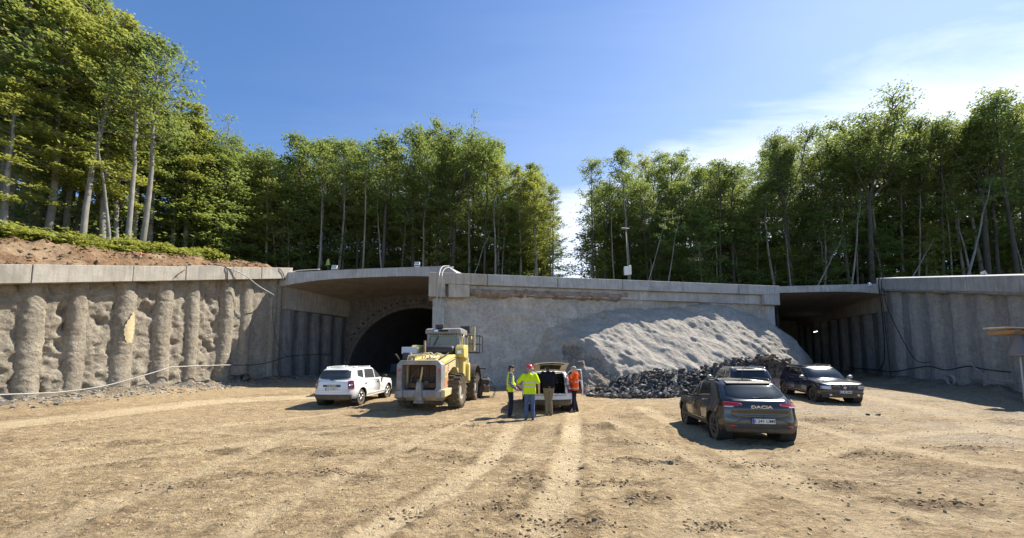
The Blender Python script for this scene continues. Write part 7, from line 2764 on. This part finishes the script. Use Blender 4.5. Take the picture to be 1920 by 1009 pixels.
line_thing('cable', [on_left(399, 499, 0.2), on_left(401, 501, 0.66), on_left(404, 512, 0.68), on_left(405, 530, 0.68)], 0.03, M['cable'], 'dark strap over the cap beam, first from the conduit loop')
line_thing('cable', [on_left(500, 501, 0.2), on_left(504, 504, 0.66), on_left(511, 513, 0.69), on_left(515, 526, 0.69)], 0.03, M['cable'], 'dark strap over the cap beam near the slab')
CEND = lambda px, py, d=0.0: P(px, py, 22.9 - d)
line_thing('hose', [P(842, 499, 27.2), P(830, 500, 25.5), CEND(824, 512), CEND(821, 540), CEND(818, 575), CEND(815, 610), CEND(813, 650)], 0.04, M['hose_grey'], 'grey hose hanging over the beam end, left of two', 'hose')
line_thing('hose', [P(850, 501, 27.2), P(836, 503, 25.5), CEND(829, 514), CEND(829, 540), CEND(826, 565), CEND(819, 600), CEND(816, 640)], 0.03, M['hose_grey'], 'grey hose hanging over the beam end, right of two', 'hose')
line_thing('cable', [on_right(1676, 521, 0.2), on_right(1677, 526, 0.6), on_right(1679, 580, 0.6), on_right(1679, 640, 0.6), on_right(1675, 678, 0.6), on_right(1662, 694, 0.6), on_right(1640, 692, 0.4)], 0.035, M['cable'], 'thick black cable dropping down the corner of the shaded portal')
line_thing('cable', [on_right(1682, 522, 0.2), on_right(1682, 530, 0.6), on_right(1683, 600, 0.6), on_right(1686, 690, 0.6), on_right(1687, 715, 0.6)], 0.022, M['cable'], 'straight thin black cable beside the thick one at the portal corner')
line_thing('cable', [on_right(1684, 540, 0.6), on_right(1692, 580, 0.62), on_right(1706, 615, 0.62), on_right(1725, 655, 0.62), on_right(1738, 674, 0.62), on_right(1752, 680, 0.62), on_right(1770, 678, 0.62)], 0.022, M['cable'], 'black cable sweeping diagonally down the shaded wall')
line_thing('cable', [on_right(1600, 690, 0.4), on_right(1640, 692, 0.5), on_right(1690, 697, 0.6), on_right(1730, 691, 0.62), on_right(1768, 687, 0.7), on_right(1800, 694, 0.7), on_right(1845, 687, 0.72), on_right(1880, 693, 0.72), on_right(1930, 698, 0.72)], 0.036, M['cable'], 'black cable bundle running along the foot of the shaded wall')
line_thing('cable', [on_right(1850, 680, 0.72), on_right(1862, 690, 0.75), on_right(1880, 704, 0.75), on_right(1905, 712, 0.75), on_right(1935, 714, 0.75)], 0.02, M['hose_grey'], 'loose grey cable hanging below the bundle on the shaded wall')
line_thing('cable', [on_right(1640, 531, 0.4), on_right(1655, 526, 0.2), on_right(1676, 520.5, 0.2)], 0.02, M['cable'], 'short cable from the thin slab up to the wall top')
c0 = on_right(1822, 713, 0.95)
q = MB()
for k in range(3):
    q.tube([Vector((DR.x * 0.28 * math.cos(a), DR.y * 0.28 * math.cos(a), 0.28 * math.sin(a))) + NR * 0.04 * k for a in np.linspace(0, 2 * math.pi, 22)], 0.022, 6, caps=False)
o = q.build('cable_coil', M['hose_grey'], None, smooth=True, loc=c0)
tag(o, 'grey coil of cable leaning at the foot of the shaded wall', 'cable coil')
line_thing('reinforcing_bar', [on_left(305, 526 - 5, 0.68), on_left(313, 511, 0.72), on_left(324, 505, 0.72)], 0.02, M['lo_rust'], 'short bent bar sticking out of the cap beam', 'steel bar')


# ================================================================== lamps and small site things
def floodlight(px, py, Y, label, s=0.42, yaw=0.0, z=None, tilt=-0.35, mat='white_case'):
    q = P(px, py, Y)
    o = empty('floodlight', (q.x, Y, q.z if z is None else z), yaw)
    tag(o, label, 'floodlight')
    a = MB(); a.box((0, 0, s * 0.62), (s * 1.05, s * 0.20, s * 0.72), (tilt, 0, 0)); a.build('lamp_case', M[mat], o, bevel=0.02)
    a = MB(); a.box((0, -s * 0.11, s * 0.62), (s * 0.9, 0.012, s * 0.58), (tilt, 0, 0)); a.build('lens', M['lamp_clear'], o)
    a = MB()
    a.tube([(-s * 0.56, 0, s * 0.6), (-s * 0.56, 0, 0.02), (s * 0.56, 0, 0.02), (s * 0.56, 0, s * 0.6)], 0.016, 6)
    a.box((0, 0, 0.01), (s * 0.9, s * 0.6, 0.02))
    a.build('bracket', M['steel'], o)


M['white_case'] = plain('white lamp case', (0.74, 0.74, 0.70), 0.5)
floodlight(627, 507, 28.75, 'white floodlight on the canopy slab left of its middle')
floodlight(782, 500, 28.75, 'white floodlight on the canopy slab near its right end', 0.40)
floodlight(1845, 519.5, 21.0, 'grey floodlight on the cap beam of the shaded wall', 0.36, R(60), mat='steel')
floodlight(1631, 537, 28.0, 'small floodlight on the edge of the thin portal slab', 0.28, mat='steel')
# solar lamp post with cabinets
q = P(1177, 520, 31.0)
lz = hill_z(q.x, 31.0, q.z)
M['pole_grey'] = plain('dull pole', (0.17, 0.165, 0.155), 0.6)
lp = empty('lamp_post', (q.x, 31.0, lz - 0.05))
tag(lp, 'thin lamp post with flat lamp on top and white boxes, behind the long beam', 'lamp post')
hh = P(1175, 428, 31.0).z - lz
a = MB(); a.tube([(0.05, 0, -0.2), (0, 0, hh * 0.5), (-0.08, 0, hh)], [0.036, 0.032, 0.028], 8); a.build('pole', M['pole_grey'], lp, smooth=True)
a = MB(); a.box((-0.12, 0, hh + 0.05), (0.62, 0.30, 0.07), (0.25, 0.08, 0)); a.build('lamp_head', M['white_case'], lp, bevel=0.015)
z1 = P(1177, 508, 31.0).z - lz
a = MB(); a.box((-0.16, -0.16, z1), (0.40, 0.22, 0.72)); a.build('cabinet', M['white_case'], lp, bevel=0.015)
a = MB(); a.box((0.15, -0.14, z1 + 0.08), (0.20, 0.20, 0.80)); a.build('cabinet', M['white_case'], lp, bevel=0.015)
# marker peg and lime cloth on the bank
q = P(262, 500, 21.9)
pz_ = hill_z(q.x, 21.9, q.z)
o = empty('marker_peg', (q.x, 21.9, pz_ - 0.05)); tag(o, 'wooden marker peg with orange tape on the soil bank', 'peg')
top_ = P(262, 471, 21.9).z - pz_
M['peg'] = plain('pale wood', (0.55, 0.45, 0.30), 0.8)
a = MB(); a.box((0, 0, top_ / 2 - 0.2), (0.06, 0.05, top_ + 0.4)); a.build('stake', M['peg'], o)
a = MB(); a.box((0, 0, top_ * 0.62), (0.075, 0.065, 0.08)); a.tube([(0.03, 0, top_ * 0.62), (0.22, 0.02, top_ * 0.58), (0.36, 0.02, top_ * 0.62)], 0.018, 5); a.build('tape', M['orange_bag'], o)
q = P(615, 498, 36.0)
o = empty('cloth', (q.x, 36.0, hill_z(q.x, 36.0, q.z))); tag(o, 'small lime green cloth on a stick at the forest edge behind the slab', 'cloth')
tz = P(615, 491, 36.0).z - o.location.z
a = MB(); a.tube([(0, 0.03, -0.2), (0, 0.03, tz + 0.2)], 0.02, 6); a.build('stick', M['bark'], o)
n1 = np.linspace(-1, 1, 9); n2 = np.linspace(0, 1, 9)
A_, B_ = np.meshgrid(n1, n2)
vv = np.stack([A_ * (0.30 - 0.16 * B_), -0.03 - 0.05 * np.cos(A_ * 5), tz - 0.34 + 0.62 * B_ + 0.04 * A_], -1)
vv = vv * np.array([0.7, 1, 1])
M['lime_cloth'] = plain('faded lime cloth', (0.40, 0.52, 0.16), 0.8)
obj('fabric', mesh('fabric', np.concatenate([vv.reshape(-1, 3), vv.reshape(-1, 3) + np.array([0, 0.012, 0])]), np.concatenate([grid_faces(9, 9), grid_faces(9, 9, True) + 81]), M['lime_cloth'], True), o)
# lit tube lamp inside the shaded bore
lm, lb, lout = new_mat('lit tube')
e_ = lb.n('ShaderNodeEmission', None, Color=(0.85, 0.95, 1.0, 1), Strength=3.0)
lb.t.links.new(e_.outputs[0], lout.inputs[0])
wl_p = on_right(1548, 622, 0.75)
o = empty('tube_lamp', wl_p); tag(o, 'lit tube lamp on the wall deep inside the shaded portal', 'lamp')
d_ = Vector((DR.x, DR.y, 0))
a = MB(); a.tube([d_ * -0.42, d_ * 0.42], 0.035, 8); a.build('tube', lm, o)
a = MB(); a.tube([d_ * -0.46 - NR * 0.06, d_ * 0.46 - NR * 0.06], 0.05, 6); a.build('holder', M['steel'], o)
# timber-topped stand cut by the right edge
ps = P(1918, 700, 16.6)
o = empty('timber_stand', (ps.x, 16.6, floor_z(ps.x, 16.6))); tag(o, 'steel post carrying timber planks and a hanging net, cut by the right edge', 'stand')
z0 = o.location.z
rel = lambda px, py, Y=16.6: P(px, py, Y) - o.location
M['plank'] = surface('pale timber', (0.50, 0.40, 0.27), (0.66, 0.55, 0.40), 4, 0.85, 0.3, 30, stretch=(0.3, 1, 1))
M['timber'] = surface('orange timber', (0.32, 0.19, 0.09), (0.48, 0.30, 0.15), 4, 0.85, 0.3, 30, stretch=(0.3, 1, 1))
t0 = rel(1864, 617)
for k in range(3):
    a = MB(); a.box((t0.x + 1.1, -0.25 + 0.25 * k, t0.z + 0.01 * k), (2.2 + 0.05 * k, 0.235, 0.06), (0, 0.03, 0)); a.build('plank', M['plank'], o, bevel=0.006)
for dx in (0.45, 1.0, 1.6):
    a = MB(); a.box((t0.x + dx, 0, t0.z - 0.15 - 0.03 * dx), (0.34, 0.9, 0.16)); a.build('joist', M['timber'], o, bevel=0.008)
a = MB(); a.tube([(0.12, 0.1, -0.2), (0.12, 0.1, t0.z - 0.2)], 0.06, 8); a.tube([(0.12, 0.1, 1.5), (0.55, 0.1, t0.z - 0.25)], 0.035, 6); a.build('post', M['steel'], o)
nb_ = rel(1912, 668)
M['net'] = plain('grey net', (0.20, 0.20, 0.21), 0.8)
a = MB(); a.lathe([(0.10, 1.05), (0.18, 0.7), (0.32, 0.3), (0.36, 0.05), (0.30, 0.0), (0.0, -0.02)], 16, 'z', tuple(nb_ - Vector((0.1, 0.1, 0.0)))); a.build('net', M['net'], o, smooth=True)
a = MB(); a.lathe([(0.345, 0.03), (0.385, 0.05), (0.345, 0.07)], 16, 'z', tuple(nb_ - Vector((0.1, 0.1, 0.0)))); a.build('net_rim', M['steel'], o, smooth=True)
# compressor-like machine behind the loader wheel
g = ground_at(907, 747)
o = empty('hose_machine', (g.x, g.y, floor_z(g.x, g.y) - 0.01), R(20)); tag(o, 'small black machine with hoses standing behind the loader wheel', 'machine')
a = MB(); a.box((-0.22, 0, 0.06), (0.10, 0.5, 0.12)); a.box((0.05, 0, 0.05), (0.5, 0.10, 0.10)); a.prism([(-0.30, 0.06), (-0.14, 0.06), (0.0, 0.62), (-0.10, 0.80), (-0.26, 0.5)], 'y', -0.16, 0.16); a.build('frame', M['lo_dark'], o, bevel=0.015)
a = MB(); a.lathe([(0, -0.22), (0.17, -0.22), (0.19, -0.16), (0.19, 0.16), (0.15, 0.22), (0, 0.22)], 16, 'x', (0.05, 0, 0.82)); a.box((0.05, 0, 0.99), (0.22, 0.2, 0.08)); a.build('motor', M['trim'], o, bevel=0.01)
a = MB(); a.box((0.10, -0.06, 0.46), (0.28, 0.26, 0.36)); a.build('tank', M['lo_rust'], o, bevel=0.03)
a = MB(); a.lathe([(0, -0.1), (0.07, -0.1), (0.07, 0.1), (0, 0.1)], 12, 'y', (-0.02, -0.2, 0.62)); a.build('pump_head', M['lo_grey'], o)
for k in range(2):
    a = MB(); a.tube(smooth_line([Vector((0.16, -0.05, 0.85)), Vector((0.36, -0.08, 0.80 - 0.05 * k)), Vector((0.50 + 0.05 * k, -0.10, 0.45)), Vector((0.46 + 0.06 * k, -0.12, 0.15)), Vector((0.30 + 0.1 * k, -0.25, 0.03))]), 0.018, 6); a.build('hose', M['cable'], o, smooth=True)
# scrap heap in the shadow of the slab
g = ground_at(470, 722)
o = empty('scrap_heap', (g.x, g.y, floor_z(g.x, g.y))); tag(o, 'tangle of dark scrap bars and pipes lying in the slab shadow', 'scrap heap')
rs_ = random.Random(5)
for k in range(16):
    a_ = rs_.uniform(-0.5, 0.5)
    L_ = rs_.uniform(0.6, 1.8)
    c_ = Vector((rs_.uniform(-1.6, 2.6), rs_.uniform(-0.3, 0.5), rs_.uniform(0.06, 0.45)))
    d_ = Vector((math.cos(a_), math.sin(a_), rs_.uniform(-0.25, 0.35))) * L_ / 2
    a = MB(); a.tube([c_ - d_, c_ + Vector((0, 0, 0.06)), c_ + d_], rs_.uniform(0.02, 0.05), 6); a.build('bar', M[rs_.choice(['lo_dark', 'lo_rust', 'steel_dark'])], o)
a = MB(); a.lathe([(0.24, -0.1), (0.30, -0.1), (0.30, 0.1), (0.24, 0.1)], 16, 'y', (-0.4, 0, 0.28)); a.build('hoop', M['lo_dark'], o)
# water-filled barriers just inside the bore
for k in range(3):
    q = P(706 + 17 * k, 700, 39.5)
    o = empty('site_barrier', (q.x, 39.5, float(gz(0, 39.5)))); tag(o, ('leftmost', 'middle', 'rightmost')[k] + ' of three blue-grey barriers inside the tunnel mouth', 'barrier', 'barriers inside the tunnel mouth')
    a = MB(); a.prism([(-0.25, 0.0), (0.25, 0.0), (0.14, 0.25), (0.09, 0.9), (-0.09, 0.9), (-0.14, 0.25)], 'x', -0.40, 0.40); a.build('shell', M['barrier'] if 'barrier' in M else M.setdefault('barrier', plain('blue plastic', (0.07, 0.11, 0.18), 0.7)), o, bevel=0.02)
    a = MB(); a.lathe([(0, 0), (0.05, 0), (0.05, 0.05), (0, 0.05)], 8, 'z', (0, 0, 0.9)); a.build('filler_cap', M['trim'], o)
